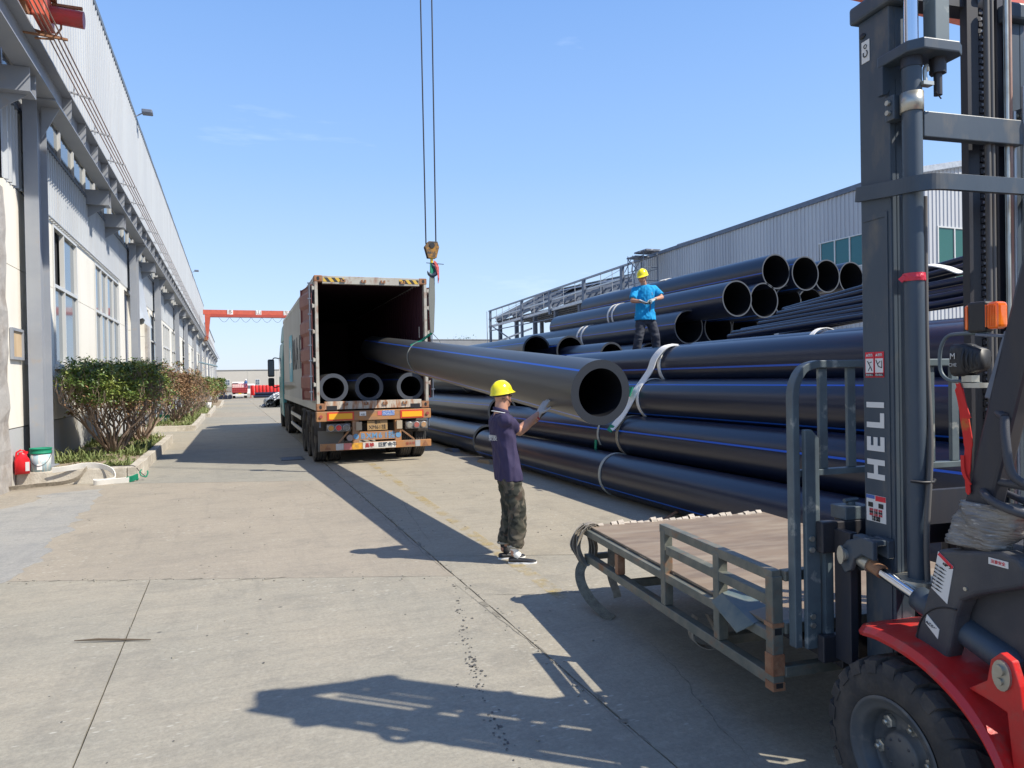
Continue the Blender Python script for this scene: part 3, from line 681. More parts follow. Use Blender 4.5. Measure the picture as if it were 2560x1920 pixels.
# row of red rolls and black pipes in front
for k in range(9):
    x_ = 2.85+k*0.49
    b = MB(); b.lathe([(0.0, 0.35), (0.21, 0.35), (0.235, 0.4), (0.235, 1.72), (0.2, 1.78), (0, 1.78)], 16)
    o = b.build('red_roll', mat('bright red plastic', (0.62, 0.02, 0.02), 0.5) if k == 0 else bpy.data.materials['bright red plastic'])
    o.location = (x_, 108.2, gz(108)); tag(o, ['leftmost upright red roll behind the black pipes at the far end', 'second upright red roll from the left at the far end', 'third upright red roll from the left at the far end', 'fourth upright red roll from the left at the far end', 'fifth upright red roll from the left at the far end', 'sixth upright red roll from the left at the far end', 'seventh upright red roll from the left, close to the truck mirror', 'eighth upright red roll, partly behind the truck mirror', 'last upright red roll, behind the truck mirror'][k], 'roll', 'upright red rolls at the far end')
o = MB().box((-0.06, -0.05, 0), (0.06, 0.05, 1.75)).build('red_post', ct); o.location = (2.55, 107.5, GZ); tag(o, 'thin red post left of the row of red rolls', 'post')
for k, (x_, y_, r_, x2) in enumerate(((2.9, 106.5, 0.2, 6.6), (3.1, 106.9, 0.2, 6.8))):
    o = MB().cyl((0, 0, r_), (x2-x_, 0, r_), r_, n=16).build('black_pipe', 'pipe'); o.location = (x_, y_, GZ+0.38*k); tag(o, ['lower black pipe lying before the red rolls', 'upper black pipe lying before the red rolls'][k], 'pipe')
for k in range(4):
    o = MB().cyl((0, 0, 0.28), (0, 6, 0.28), 0.28, n=16).build('black_pipe', 'pipe'); o.location = (-1.35+0.58*(k % 3)+0.29*(k // 3), 101, gz(101)+0.5*(k//3)); tag(o, ['leftmost', 'middle', 'rightmost', 'upper'][k]+' of the small black pipes left of the red cage truck', 'pipe')
wv = thing('white_van', 'white vehicle standing just right of the red cage truck', 'van', (2.4, 113, gz(113)))
MB().box((-0.7, 0, 0.45), (0.9, 4.3, 2.0)).build('body', 'white', wv, bevel=0.15); 
for sx in (-0.6, 0.65):
    MB().cyl((sx, 0.8, 0.35), (sx+0.2, 0.8, 0.35), 0.35, n=16).build('wheel', 'rubber', wv)
MB().box((-0.5, -0.02, 1.3), (0.7, 0.01, 1.8)).build('rear_window', 'glass', wv)
# heap of banded pipe bundles behind the truck cab
hp_m = mat('banded grey bundle', (0.10, 0.12, 0.15), 0.6, col2=(0.6, 0.6, 0.6), sc=1.4, lo=0.5, hi=0.53, stretch=(0.6, 5.5, 5.5))
b = MB(); rr = random.Random(21)
for k in range(34):
    t = rr.random(); z = t*1.15; x0 = 2.0+0.75*t+rr.uniform(0, 0.5); y0 = 58+rr.uniform(-1, 1.5)
    b.tube([(x0, y0, max(0.07, z-0.3)), (x0+0.5, y0+0.8+rr.uniform(-.3, .3), z+0.05), (x0+1.3, y0+2.2, z+0.1)], 0.075, 8)
o = b.build('pipe_heap', hp_m, loc=(0, 0, gz(58))); tag(o, 'untidy heap of banded grey hoses behind the truck cab', 'heap')
for k, (x_, z_) in enumerate(((2.75, 0.33), (3.3, 0.33))):
    b = MB(); b.tube([(0, 0, 0), (0, 5, 0)], 0.33, 24, caps=False); b.tube([(0, 0, 0), (0, 5, 0)], 0.27, 24, caps=False)
    o = b.build('grey_drum_pipe', mat('grey pipe skin', (0.32, 0.34, 0.36), 0.6)); o.location = (x_, 56.8, gz(58)+z_); tag(o, ['short grey pipe lying at the foot of the banded hose heap', 'short grey pipe close against the truck cab by the hose heap'][k], 'pipe')

# ================================================================== PLANTERS, SHRUBS
M['soil'] = mat('dry soil', (0.30, 0.24, 0.17), 0.95, col2=(0.22, 0.17, 0.12), sc=5, bump=0.6, bsc=25)
M['grass'] = mat('grass blades', (0.12, 0.17, 0.045), 0.7, col2=(0.24, 0.25, 0.10), sc=3)
M['leaf'] = mat('shrub leaf green', (0.075, 0.13, 0.025), 0.45, col2=(0.12, 0.18, 0.035), sc=5)
M['leaf_y'] = mat('shrub leaf yellow green', (0.22, 0.26, 0.05), 0.5, col2=(0.15, 0.19, 0.04), sc=5)
M['leaf_b'] = mat('dead brown leaf', (0.27, 0.15, 0.07), 0.7, col2=(0.20, 0.13, 0.07), sc=5)
M['bark'] = mat('shrub bark', (0.22, 0.155, 0.115), 0.9, col2=(0.33, 0.25, 0.19), sc=12, bump=0.5, bsc=60)
def planter(x0, x1, y0, y1, h, label, first=False):
    g = gz((y0+y1)/2)
    t = thing('planter_bed', label, 'planter', ((x0+x1)/2, y0, g), 0, 'raised planting beds along the factory wall')
    hw = (x1-x0)/2; w = 0.17; ln = y1-y0
    rr = random.Random(int(y0))
    # kerb blocks of the long side
    y = 0.0; n = max(2, int(ln/0.95)); st = ln/n
    for k in range(n):
        b = MB(); j = lambda s=0.008: rr.uniform(-s, s)
        tx = -0.045*(k*st)*0 ; b.box((hw-w+j(), k*st+0.006, -0.1), (hw+j(0.006), (k+1)*st-0.004, h+j(0.006))); b.build('kerb_block', 'kerb', t, bevel=0.012)
    n2 = max(1, int((x1-x0-w)/0.9)); s2 = (2*hw-w)/n2
    for k in range(n2):
        for ya_ in ((0, 0.38) if first else (0, w), (ln-w, ln)):
            b = MB(); b.box((-hw+k*s2+0.004, ya_[0]+rr.uniform(0, 0.01), -0.1), (-hw+(k+1)*s2-0.004, ya_[1], h+rr.uniform(-0.006, 0.006))); b.build('kerb_block', 'kerb', t, bevel=0.012)
    b = MB(); nx, ny = 8, max(10, int(ln*3)); vs = []
    yb = 0.38 if first else w
    for i in range(ny+1):
        for k in range(nx+1):
            vs.append((-hw+(2*hw-w)*k/nx, yb+(ln-w-yb)*i/ny, h-0.03+0.05*noise.noise(Vector((k*0.7, i*0.5, y0)))+0.03*math.sin(PI*k/nx)))
    b.add(vs, [(i*(nx+1)+k, i*(nx+1)+k+1, (i+1)*(nx+1)+k+1, (i+1)*(nx+1)+k) for i in range(ny) for k in range(nx)], 0, True)
    b.build('soil', 'soil', t)
    return t
planter(-3.6, -1.68, 15.0, 23.9, 0.25, 'nearest raised planting bed with pale cement kerb and green weeds', True)
planter(-3.2, -1.30, 29.7, 40.5, 0.22, 'second raised planting bed, behind the dark gap in the kerb')
planter(-3.2, -1.10, 42.5, 58.0, 0.22, 'third raised planting bed along the wall')
planter(-3.2, -0.75, 60.0, 80.0, 0.22, 'farthest raised planting bed along the wall')
def grass(name, x0, x1, y0, y1, z, n, hgt, seed, label=None):
    b = MB(); rr = random.Random(seed); vs = []; fs = []
    k = 0
    while k < n:
        x = rr.uniform(x0, x1); y = rr.uniform(y0, y1)
        d = noise.noise(Vector((x*1.3, y*0.9, seed)))
        if d < 0.02 and rr.random() < 0.9: k += 0.35; continue
        h = hgt*(rr.uniform(0.25, 1.0) if rr.random() < 0.93 else rr.uniform(1.2, 2.2))*(1+0.9*d); a = rr.uniform(0, 2*PI); w = rr.uniform(0.006, 0.014)*(1+y0*0.02)
        dx, dy = math.cos(a), math.sin(a); l = rr.uniform(0.3, 1.0)*h; o = len(vs)
        vs += [(x-dy*w, y+dx*w, z), (x+dy*w, y-dx*w, z), (x+dx*l*0.5+dy*w*0.8, y+dy*l*0.5-dx*w*0.8, z+h*0.7), (x+dx*l*0.5-dy*w*0.8, y+dy*l*0.5+dx*w*0.8, z+h*0.7), (x+dx*l, y+dy*l, z+h*0.9)]
        fs += [(o, o+1, o+2, o+3), (o+3, o+2, o+4)]
        k += 1
    me = bpy.data.meshes.new(name); me.from_pydata(vs, [], fs); me.materials.append(M['grass'])
    o = bpy.data.objects.new(name, me); COL.objects.link(o); o['kind'] = 'stuff'; o['label'] = label; return o
grass('grass', -3.5, -1.86, 15.42, 23.6, 0.21, 11000, 0.11, 3, 'green weeds covering the nearest planting bed')
grass('grass', -3.1, -1.48, 29.9, 40, 0.12, 7000, 0.16, 5, 'grass in the second planting bed')
grass('grass', -3.1, -1.30, 43, 57, 0.05, 5000, 0.2, 6, 'grass in the third planting bed')
def shrub(x, y, zb, H, rx, ry, seed, label, nleaf, leafmix, stems=9, tubes=True, top_flat=0.3, ls=0.03):
    """vase-shaped shrub: bare twisting stems below, a clipped leafy cap above"""
    rr = random.Random(seed); t = thing('shrub', label, 'shrub', (x, y, zb), 0, 'clipped shrubs along the factory wall')
    sb = MB(); tips = []
    def grow(p, d, r, ln, depth):
        pts = [p.copy()]; rs = [r]; n = 3
        for k in range(n):
            d = (d + Vector((rr.uniform(-.28, .28), rr.uniform(-.28, .28), rr.uniform(-.05, .16)))).normalized()
            p = p + d*(ln/n); pts.append(p.copy()); rs.append(r*(1-0.3*(k+1)/n))
        sb.tube(pts, rs, 6 if depth < 2 else 4, caps=False)
        if depth >= 4 or p.z > H*0.93: tips.append(p); return
        for _ in range(3 if depth in (1, 2) else 2):
            e = (d*1.0 + Vector((rr.uniform(-.75, .75), rr.uniform(-.75, .75), rr.uniform(-.1, .45)))).normalized()
            ox = (p.x/rx)**2 + (p.y/ry)**2
            if ox > 0.8: e = (e + Vector((-p.x*0.6/rx, -p.y*0.6/ry, 0.7))).normalized()
            grow(p, e, r*0.62, ln*rr.uniform(0.62, 0.85), depth+1)
    for k in range(stems):
        a = 2*PI*k/stems+rr.uniform(-.4, .4); l = rr.uniform(0.25, 0.85)
        grow(Vector((math.cos(a)*0.08, math.sin(a)*0.1, 0)), Vector((math.cos(a)*l*rx/1.0, math.sin(a)*l*ry/1.0, 1)).normalized(), rr.uniform(0.018, 0.034), H*0.36, 0)
    sb.build('stems', 'bark', t)
    vs = []; fs = []; mi = []
    centres = [q for q in tips if q.z > H*0.5]
    if not centres: centres = [Vector((0, 0, H*0.8))]
    blobs = []
    for k in range(260):
        a = rr.uniform(0, 2*PI); q = math.sqrt(rr.random())
        px, py = math.cos(a)*q*rx, math.sin(a)*q*ry
        zt = H*(1-top_flat*q**2.5) + 0.10*noise.noise(Vector((px*2, py*2, seed)))
        blobs.append((Vector((px, py, zt-rr.uniform(0.0, 0.36*H)*rr.random()**0.7)), rr.uniform(0.05, 0.15)))
    for q in centres:
        if rr.random() < 0.35: blobs.append((q, rr.uniform(0.05, 0.11)))
    for i in range(nleaf):
        c, r = blobs[rr.randrange(len(blobs))]
        p = c + Vector((rr.gauss(0, r), rr.gauss(0, r), rr.gauss(0, r*0.75)))
        a = rr.uniform(0, 2*PI); e = rr.uniform(-0.5, 1.1)
        d = Vector((math.cos(a)*math.cos(e), math.sin(a)*math.cos(e), math.sin(e))); s = ls*rr.uniform(0.6, 1.3)
        w = d.cross(Vector((rr.uniform(-1, 1), rr.uniform(-1, 1), 1))).normalized()*s*0.42
        o = len(vs); vs += [p-d*s, p+w-d*s*0.1, p+d*s, p-w-d*s*0.1]; fs.append((o, o+1, o+2, o+3))
        hrel = p.z/H; u = noise.noise(p*1.3+Vector((seed, 0, 0)))*0.5+0.5+rr.uniform(-0.18, 0.18)
        br, ye = leafmix
        if u < br or hrel < 0.60 and rr.random() < 0.6: mi.append(2)
        elif u > 1-ye: mi.append(1)
        else: mi.append(0)
    me = bpy.data.meshes.new('leaves'); me.from_pydata([tuple(v) for v in vs], [], fs)
    for m_ in ('leaf', 'leaf_y', 'leaf_b'): me.materials.append(M[m_])
    me.polygons.foreach_set('material_index', mi); me.update()
    o = bpy.data.objects.new('leaves', me); COL.objects.link(o); o.parent = t; o['kind'] = 'stuff'
    return t
shrub(-2.52, 18.5, 0.22, 2.02, 0.86, 1.5, 11, 'large dark green shrub with bare twisted stems, nearest in the first planting bed', 25000, (0.12, 0.48), 30, ls=0.038)
shrub(-2.30, 21.9, 0.22, 2.05, 0.80, 1.55, 12, 'browning shrub behind the large green one in the first planting bed', 14000, (0.42, 0.34), 24, ls=0.042)
shrub(-2.25, 33.4, 0.16, 2.05, 0.95, 2.0, 13, 'mostly brown shrub at the near end of the second planting bed', 9000, (0.68, 0.18), 22, ls=0.05)
shrub(-1.95, 37.6, 0.12, 2.0, 0.85, 1.9, 14, 'half brown shrub at the far end of the second planting bed', 7500, (0.5, 0.3), 18, ls=0.055)
shrub(-1.95, 45.3, 0.10, 2.05, 0.85, 2.2, 15, 'yellow green shrub opening the third planting bed', 9000, (0.38, 0.42), 10, ls=0.065)
shrub(-1.75, 51.5, 0.05, 2.0, 0.85, 2.6, 16, 'brown and green shrub in the middle of the third planting bed', 8000, (0.45, 0.35), 9, ls=0.075)
shrub(-1.6, 62.5, 0.0, 2.1, 0.85, 3.2, 17, 'small green shrub starting the farthest planting bed', 7000, (0.32, 0.35), 8, ls=0.09)
shrub(-1.35, 71.5, -0.05, 2.15, 0.85, 4.2, 18, 'last dark green shrub before the far trucks', 7000, (0.25, 0.2), 8, ls=0.1)

# small things on the planter edge
M['bucket'] = mat('paint streaked bucket', (0.35, 0.50, 0.55), 0.5, col2=(0.62, 0.60, 0.56), sc=5, lo=0.5, hi=0.56, stretch=(3, 3, 0.5), dust=(0.30, 0.12, 0.08), dsc=4, dlo=0.66, dhi=0.7)
def bucket(x, y, z, label, s=1.0):
    t = thing('paint_bucket', label, 'bucket', (x, y, z), 0, 'paint buckets on the planter edges')
    MB().lathe([(0, 0.0), (0.148*s, 0), (0.165*s, 0.33*s), (0.158*s, 0.33*s), (0.142*s, 0.012), (0, 0.012)], 28).build('tub', 'bucket', t)
    MB().lathe([(0.167*s, 0.325*s), (0.176*s, 0.325*s), (0.176*s, 0.345*s), (0.169*s, 0.35*s), (0.171*s, 0.405*s), (0.182*s, 0.41*s), (0.178*s, 0.425*s), (0.15*s, 0.42*s), (0.145*s, 0.33*s)], 28).build('rim', 'green', t)
    b = MB(); b.tube([(0.178*s*math.cos(a), -0.178*s*math.sin(a)*0.98, 0.37*s-0.26*s*math.sin(a)) for a in [PI*k/12 for k in range(13)]], 0.004, 6); b.build('handle', 'black', t)
    MB().box((-0.03*s, -0.166*s, 0.04*s), (0.05*s, -0.150*s, 0.14*s)).build('label_sticker', 'white', t)
    return t
bucket(-3.25, 15.19, 0.25, 'pale blue paint bucket with green rim beside the red jerrycan')
bucket(-2.62, 32.9, 0.02, 'pale blue paint bucket with green rim by the second planting bed', 1.15)
bucket(-2.2, 41.6, -0.02, 'blurred blue bucket between the second and third planting beds', 1.1)
o = MB().lathe([(0, 0), (0.16, 0), (0.19, 0.4), (0.18, 0.42), (0, 0.42)], 20).build('white_tub', 'white'); o.location = (-1.42, 50.6, 0.12); tag(o, 'white tub standing on the kerb of the third planting bed', 'tub')
jc = thing('jerrycan', 'red plastic jerrycan with a grey label beside the paint bucket', 'jerrycan', (-3.48, 14.92, 0.25), R(20))
jr = mat('red jerrycan plastic', (0.62, 0.012, 0.02), 0.3)
b = MB(); prof = [(-0.11, 0), (0.11, 0), (0.115, 0.22), (0.10, 0.27), (0.075, 0.31), (0.06, 0.36), (0.0, 0.385), (-0.045, 0.38), (-0.05, 0.35), (-0.10, 0.29), (-0.115, 0.24)]
rings = []
for d, s in ((-0.075, 0.86), (-0.065, 0.97), (-0.04, 1.0), (0.04, 1.0), (0.065, 0.97), (0.075, 0.86)): rings.append([Vector((p[0]*s, d, 0.19+(p[1]-0.19)*s if p[1] > 0.02 else 0.002*(1-s))) for p in prof])
b.loft(rings); b.build('can_body', jr, jc)
b = MB(); b.tube([(0.03, 0, 0.36), (0.035, 0, 0.405), (-0.02, 0, 0.42), (-0.075, 0, 0.385), (-0.09, 0, 0.30)], 0.017, 10); b.build('handle', jr, jc)
MB().box((0.04, -0.0785, 0.05), (0.10, -0.074, 0.21)).build('sticker', mat('grey sticker', (0.5, 0.5, 0.5), 0.6), jc)
o = MB().cyl((0.06, 0, 0.35), (0.07, 0, 0.395), 0.028, n=14).build('cap', jr, jc)

def ribbon(pts, wd, w, t, mi=0, mb=None, closed=False):
    """flat strap: pts, width direction per point (or one), width w, thickness t"""
    b = mb or MB(); P = [Vector(p) for p in pts]; n = len(P); rings = []
    for i in range(n):
        d = (P[min(i+1, n-1)]-P[max(i-1, 0)]).normalized(); a = Vector(wd[i] if isinstance(wd, list) else wd)
        a = (a - d*a.dot(d)).normalized(); u = a.cross(d)
        ww = w[i] if isinstance(w, list) else w
        rings.append([P[i]+a*(sx*ww/2)+u*(sy*t/2) for sx, sy in ((-1, -1), (1, -1), (1, 1), (-1, 1))])
    return b.loft(rings, mi, smooth=False)
def smooth_pts(pts, n=6):
    P = [Vector(p) for p in pts]; out_ = []
    for i in range(len(P)-1):
        p0 = P[max(i-1, 0)]; p1 = P[i]; p2 = P[i+1]; p3 = P[min(i+2, len(P)-1)]
        for k in range(n):
            t = k/n; out_.append(0.5*((2*p1)+(p2-p0)*t+(2*p0-5*p1+4*p2-p3)*t*t+(3*p1-p0-3*p2+p3)*t**3))
    out_.append(P[-1]); return out_
ws = thing('webbing_sling', 'white webbing sling with green end looping over the nearest kerb onto the concrete', 'strap', (-2.5, 15.0, 0.25))
pts = smooth_pts([(-3.02, 14.90, 0.285), (-2.80, 14.93, 0.30), (-2.55, 15.0, 0.33), (-2.30, 15.0, 0.31), (-2.08, 14.9, 0.22), (-2.02, 14.8, 0.07), (-2.16, 14.72, 0.05), (-2.33, 14.66, 0.06), (-2.28, 14.6, 0.045), (-2.05, 14.66, 0.05), (-1.78, 14.72, 0.05)])
q = ribbon([p-Vector((-2.5, 15.0, 0.25)) for p in pts], (0.05, -0.35, 1), 0.10, 0.012); q.build('strap', 'sling', ws)
pts = smooth_pts([(-1.82, 14.72, 0.05), (-1.72, 14.75, 0.07), (-1.66, 14.82, 0.09), (-1.7, 14.86, 0.05)])
ribbon([p-Vector((-2.5, 15.0, 0.25)) for p in pts], (0.05, -0.35, 1), 0.11, 0.02).build('sleeve', 'green', ws)
ws2 = thing('webbing_sling', 'dirty grey webbing sling trailing along the foot of the nearest kerb', 'strap', (-2.6, 14.9, 0.1))
pts = smooth_pts([(-2.50, 15.05, 0.28), (-2.52, 14.93, 0.25), (-2.62, 14.86, 0.12), (-2.85, 14.80, 0.06), (-3.2, 14.72, 0.055), (-3.5, 14.55, 0.055), (-3.75, 14.45, 0.055)])
ribbon([p-Vector((-2.6, 14.9, 0.1)) for p in pts], (0.1, -0.6, 1), 0.085, 0.01).build('strap', 'sling_dirty', ws2)
ribbon([p-Vector((-2.6, 14.9, 0.1)) for p in smooth_pts([(-3.70, 14.44, 0.055), (-3.85, 14.4, 0.055), (-4.0, 14.4, 0.055)])], (0.1, -0.6, 1), 0.095, 0.014).build('sleeve', 'green', ws2)
ws3 = thing('rope_loop', 'thin dark rope with a green loop hanging over the kerb corner', 'rope', (-1.8, 15.3, 0.25))
b = MB(); b.tube([p-Vector((-1.8, 15.3, 0.25)) for p in smooth_pts([(-2.6, 15.3, 0.27), (-2.2, 15.2, 0.27), (-1.9, 15.15, 0.27), (-1.73, 15.05, 0.265), (-1.63, 14.98, 0.16), (-1.52, 14.92, 0.06)])], 0.007, 6); b.build('rope', 'black', ws3)
b = MB(); b.tube([(0.28, -0.38, -0.19), (0.2, -0.4, -0.16), (0.17, -0.36, -0.10), (0.2, -0.33, -0.05)], 0.012, 6); b.tube([(0.28, -0.38, -0.19), (0.31, -0.36, -0.12), (0.3, -0.33, -0.08)], 0.012, 6); b.build('loop', 'green', ws3)
o = MB().tube([(0, 0, 0.012), (0.16, -0.07, 0.02), (0.33, -0.13, 0.013), (0.50, -0.20, 0.01)], [0.003, 0.009, 0.008, 0.003], 8).build('stick', mat('dry stick', (0.12, 0.09, 0.06), 0.9)); o.location = (-1.06, 5.76, 0); tag(o, 'thin dark stick lying alone on the foreground concrete', 'stick')

# ================================================================== PIPES
_pr = random.Random(99)
def pipe(P0, P1, r, wall, label, group, stripes=(180,), mat_='pipe', cut='pipe_cut', name='pipe', bend=0.0, seg=1, sag=None, nst=4, sw=0.011):
    P0 = Vector(P0); P1 = Vector(P1); n = 56
    angs = [2*PI*k/n for k in range(n)]
    st = []
    for s in stripes:
        for q in range(nst): st.append((R(s)+q*2*PI/nst) % (2*PI))
    hw = sw/r
    A = [(a, 0) for a in angs if all(abs((a-s+PI) % (2*PI)-PI) > hw*1.3 for s in st)]
    for s in st: A += [((s-hw) % (2*PI), 1), ((s+hw) % (2*PI), 2)]
    A.sort(); na = len(A)
    seg = max(seg, 1); pts = []
    for i in range(seg+1):
        t = i/seg; p = P0.lerp(P1, t)-P0
        if bend: p.z += bend*4*t*(1-t)
        pts.append(p)
    b = MB(); side = Vector((1, 0, 0))
    def ring(i, rad):
        d = (pts[min(i+1, seg)]-pts[max(i-1, 0)]).normalized(); u = (side-d*side.dot(d)).normalized(); v = Vector((0, 0, 1)); v = (v-d*v.dot(d)-u*v.dot(u)).normalized()
        return [pts[i]+u*(math.cos(a)*rad)+v*(math.sin(a)*rad) for a, _ in A]
    ro = [ring(i, r) for i in range(seg+1)]; ri = [ring(i, r-wall) for i in range(seg+1)]
    vs = [p for g in ro for p in g]
    for i in range(seg):
        for j in range(na):
            q = (j+1) % na; b.add([], [], 0)
            b.f.append([i*na+j, i*na+q, (i+1)*na+q, (i+1)*na+j]); b.mi.append(1 if A[j][1] == 1 else 0); b.sm.append(True)
    b.v = vs + b.v
    vi = [p for g in ri for p in g]
    b.add(vi, [(i*na+j, i*na+(j+1) % na, (i+1)*na+(j+1) % na, (i+1)*na+j) for i in range(seg) for j in range(na)], 3, True)
    for g, h in ((ro[0], ri[0]), (ro[-1], ri[-1])):
        b.add(g+h, [(j, (j+1) % na, na+(j+1) % na, na+j) for j in range(na)], 2)
    o = b.build(name, [mat_, 'stripe', cut, 'pipe_in']); o.location = P0
    return tag(o, label, 'pipe', group)
NP = 'black pipes of the near stack'
r6 = 0.315; w6 = 0.06
pipe((5.36, 1.4, r6), (5.36, 15.15, r6), r6, w6, 'black pipe on the ground at the front of the near stack, lowest of all', NP, (211,), nst=2)
pipe((5.74, 1.2, 0.86), (5.74, 14.75, 0.86), r6, w6, 'black pipe resting just above the lowest one of the near stack', NP, (161,), nst=2)
pipe((6.02, 1.0, 1.42), (6.02, 13.6, 1.41), r6, w6, 'black pipe third from the ground in the near stack, straight blue line near its top', NP, (130,))
pipe((6.38, 0.8, 1.93), (6.38, 12.9, 1.92), r6, w6, 'black pipe crowning the front of the near stack, white strap over its top', NP, (187,), nst=2)
pipe((6.99, 1.2, 0.33), (6.99, 13.0, 0.33), r6, w6, 'hidden bottom pipe behind the front of the near stack', NP, (160,))
pipe((7.02, 1.0, 2.03), (7.02, 9.6, 2.0), r6, w6, 'black pipe just behind the crowning one of the near stack', NP, (150,))
pipe((7.62, 2.2, 1.88), (7.62, 13.0, 1.88), r6, w6, 'black pipe under the feet of the worker in blue', NP, (160,))
for x_, z_, k in ((6.36, 0.86, 0), (6.65, 1.42, 1), (7.3, 1.38, 2), (7.7, 0.9, 3), (8.0, 1.35, 4), (8.2, 0.33, 5), (8.28, 1.86, 6)):
    pipe((x_, 2.0, z_), (x_, 12.6, z_), r6, w6, 'inner pipe of the near stack, showing only between its front pipes' if k < 3 else 'rear inner pipe of the near stack, beneath the thin pipes', NP+(' inside' if k < 3 else ' rear'), (150,))
# second stack, behind: near ends face the camera
SP = 'black pipes of the middle stack by the truck'
r8 = 0.40; w8 = 0.045
M2 = [((5.46, 15.45, 0.36), 28, 170, 'bottom pipe of the middle stack, right beside the truck, dark open end behind the worker'),
      ((5.90, 15.60, 1.00), 28.4, 153, 'second pipe up in the middle stack, its open end behind the yellow helmet'),
      ((6.12, 16.3, 1.78), 28.0, 150, 'third pipe up in the middle stack, mostly behind the hanging pipe'),
      ((7.50, 17.2, 2.50), 29.0, 150, 'left one of the two big open pipe ends right above the hanging pipe'),
      ((8.24, 16.7, 2.46), 28.6, 160, 'right one of the two big open pipe ends right above the hanging pipe'),
      ((8.28, 14.6, 2.27), 26.0, 165, 'half hidden open pipe end between the two big ends and the worker in blue')]
for k, (p, y1, s, l) in enumerate(M2): pipe(p, (p[0], y1, p[2]), 0.36 if k < 2 else (0.315 if k == 5 else r8), w8, l, SP, (s,), nst=2)
pipe((9.0, 9.0, 2.13), (9.0, 16.4, 2.13), r6, w6, 'dark pipe showing as a flat strip behind the legs of the worker in blue', SP, (150,), nst=2)
for k, (x_, z_) in enumerate(((6.5, 1.09), (6.9, 1.78), (7.3, 1.09), (7.72, 1.78), (8.1, 1.09), (8.5, 1.60), (9.3, 1.30), (6.3, 0.4), (7.7, 0.4), (9.2, 0.8))):
    pipe((x_, 17.6, z_), (x_, 28.5, z_), r8, w8, 'inner pipe of the middle stack under the two big open ends', SP+' inside', (150,), nst=2)
# third stack: pale ringed ends, rising to the right
TP = 'large black pipes of the upper right stack'
rows = [('top', [(11.89, 13.2, 4.16), (12.72, 13.15, 4.14), (13.75, 13.5, 4.16), (14.65, 13.6, 4.16)], 22.4, 187),
        ('middle', [(10.68, 13.1, 3.49), (11.53, 13.2, 3.48), (12.42, 13.4, 3.48), (13.3, 13.6, 3.46)], 22.4, 176),
        ('lower', [(10.22, 14.3, 2.93), (11.08, 14.3, 2.92), (11.98, 14.4, 2.92)], 24.2, 170)]
ordn = ['leftmost', 'second', 'third', 'fourth']
for nm, L_, y1, s in rows:
    for k, p in enumerate(L_):
        pipe(p, (p[0], y1, p[2]), 0.41, 0.03, '%s pipe end in the %s row of the upper right stack' % (ordn[k], nm), TP, (s if k == 0 else 150,), cut='pipe_cut_l')
for k, (x_, z_) in enumerate(((10.6, 2.2), (11.45, 2.2), (12.3, 2.2), (10.9, 1.5), (11.8, 1.5), (10.5, 0.8), (11.4, 0.8), (12.3, 0.8), (13.2, 2.85), (13.2, 1.6), (13.2, 0.75), (9.75, 2.2), (9.9, 1.45), (9.75, 0.7))):
    pipe((x_, 15.2, z_), (x_, 23.0, z_), 0.40, 0.03, 'supporting pipe at the bottom of the upper right stack', TP+' below', (150,), nst=2)
# thin pipes heaped between the stacks, rising towards the camera
TH = 'thin black pipes heaped behind the near stack'
def thin(p0, p1, r, label):
    p0 = Vector(p0); p1 = Vector(p1)
    b = MB(); pts = [Vector((0, 0, 0)), (p1-p0)*0.5, (p1-p0)]; pts[1].z -= 0.05
    b.tube(pts, r, 14, caps=False); b.tube(pts, r*0.8, 14, 1, caps=False)
    for e in (0, 2):
        d = (p1-p0).normalized(); u = d.cross(Vector((0, 0, 1))).normalized(); v = u.cross(d)
        A_ = [pts[e]+u*math.cos(2*PI*k/14)*q+v*math.sin(2*PI*k/14)*q for q in (r, r*0.8) for k in range(14)]
        b.add(A_, [(k, (k+1) % 14, 14+(k+1) % 14, 14+k) for k in range(14)], 2)
    o = b.build('thin_pipe', ['pipe', 'pipe_in', 'pipe_cut']); o.location = p0; return tag(o, label, 'pipe', TH)
T = [((8.25, 9.0, 2.80), (8.25, 7.55, 3.01)), ((8.1, 8.8, 2.76), (8.1, 7.42, 2.93)), ((8.0, 8.85, 2.72), (8.0, 7.3, 2.82)), ((7.9, 8.93, 2.64), (7.9, 7.22, 2.79)),
     ((7.85, 9.1, 2.58), (7.85, 7.18, 2.71)), ((7.75, 9.4, 2.49), (7.75, 7.1, 2.65)), ((7.65, 9.5, 2.455), (7.65, 7.0, 2.60)), ((7.6, 9.54, 2.40), (7.6, 6.96, 2.56)),
     ((8.35, 9.2, 2.70), (8.35, 7.6, 2.90)), ((8.55, 9.1, 2.66), (8.55, 7.6, 2.92)), ((8.2, 9.4, 2.55), (8.2, 7.5, 2.72)), ((8.6, 9.3, 2.52), (8.6, 7.5, 2.8)), ((8.75, 9.0, 2.8), (8.75, 7.6, 3.08)), ((7.9, 9.6, 2.42), (7.9, 7.2, 2.56)),
     ((8.9, 8.9, 2.7), (8.9, 7.6, 2.98)), ((8.45, 9.3, 2.42), (8.45, 7.4, 2.62))]
for k, (a, c) in enumerate(T):
    a = Vector(a); c = Vector(c); far = a + (c-a)*((a.y-2.2)/(a.y-c.y)); 
    far.z = a.z + (far.z-a.z)*0.85; far.x += 0.12*math.sin(k*2.3)
    names = ['steepest thin pipe on top of the heap', 'second steepest thin pipe, just below the top one', 'third thin pipe down, crossing under the steep pair', 'thin pipe with its tip before the third lower pipe end', 'thin pipe crossing the heap at half height', 'long thin pipe low in the heap', 'long thin pipe just above the lowest two', 'lowest thin pipe, lying along the near stack']
    thin(a, far, 0.042, names[k] if k < 8 else 'one of the thin pipes packed behind the heap')
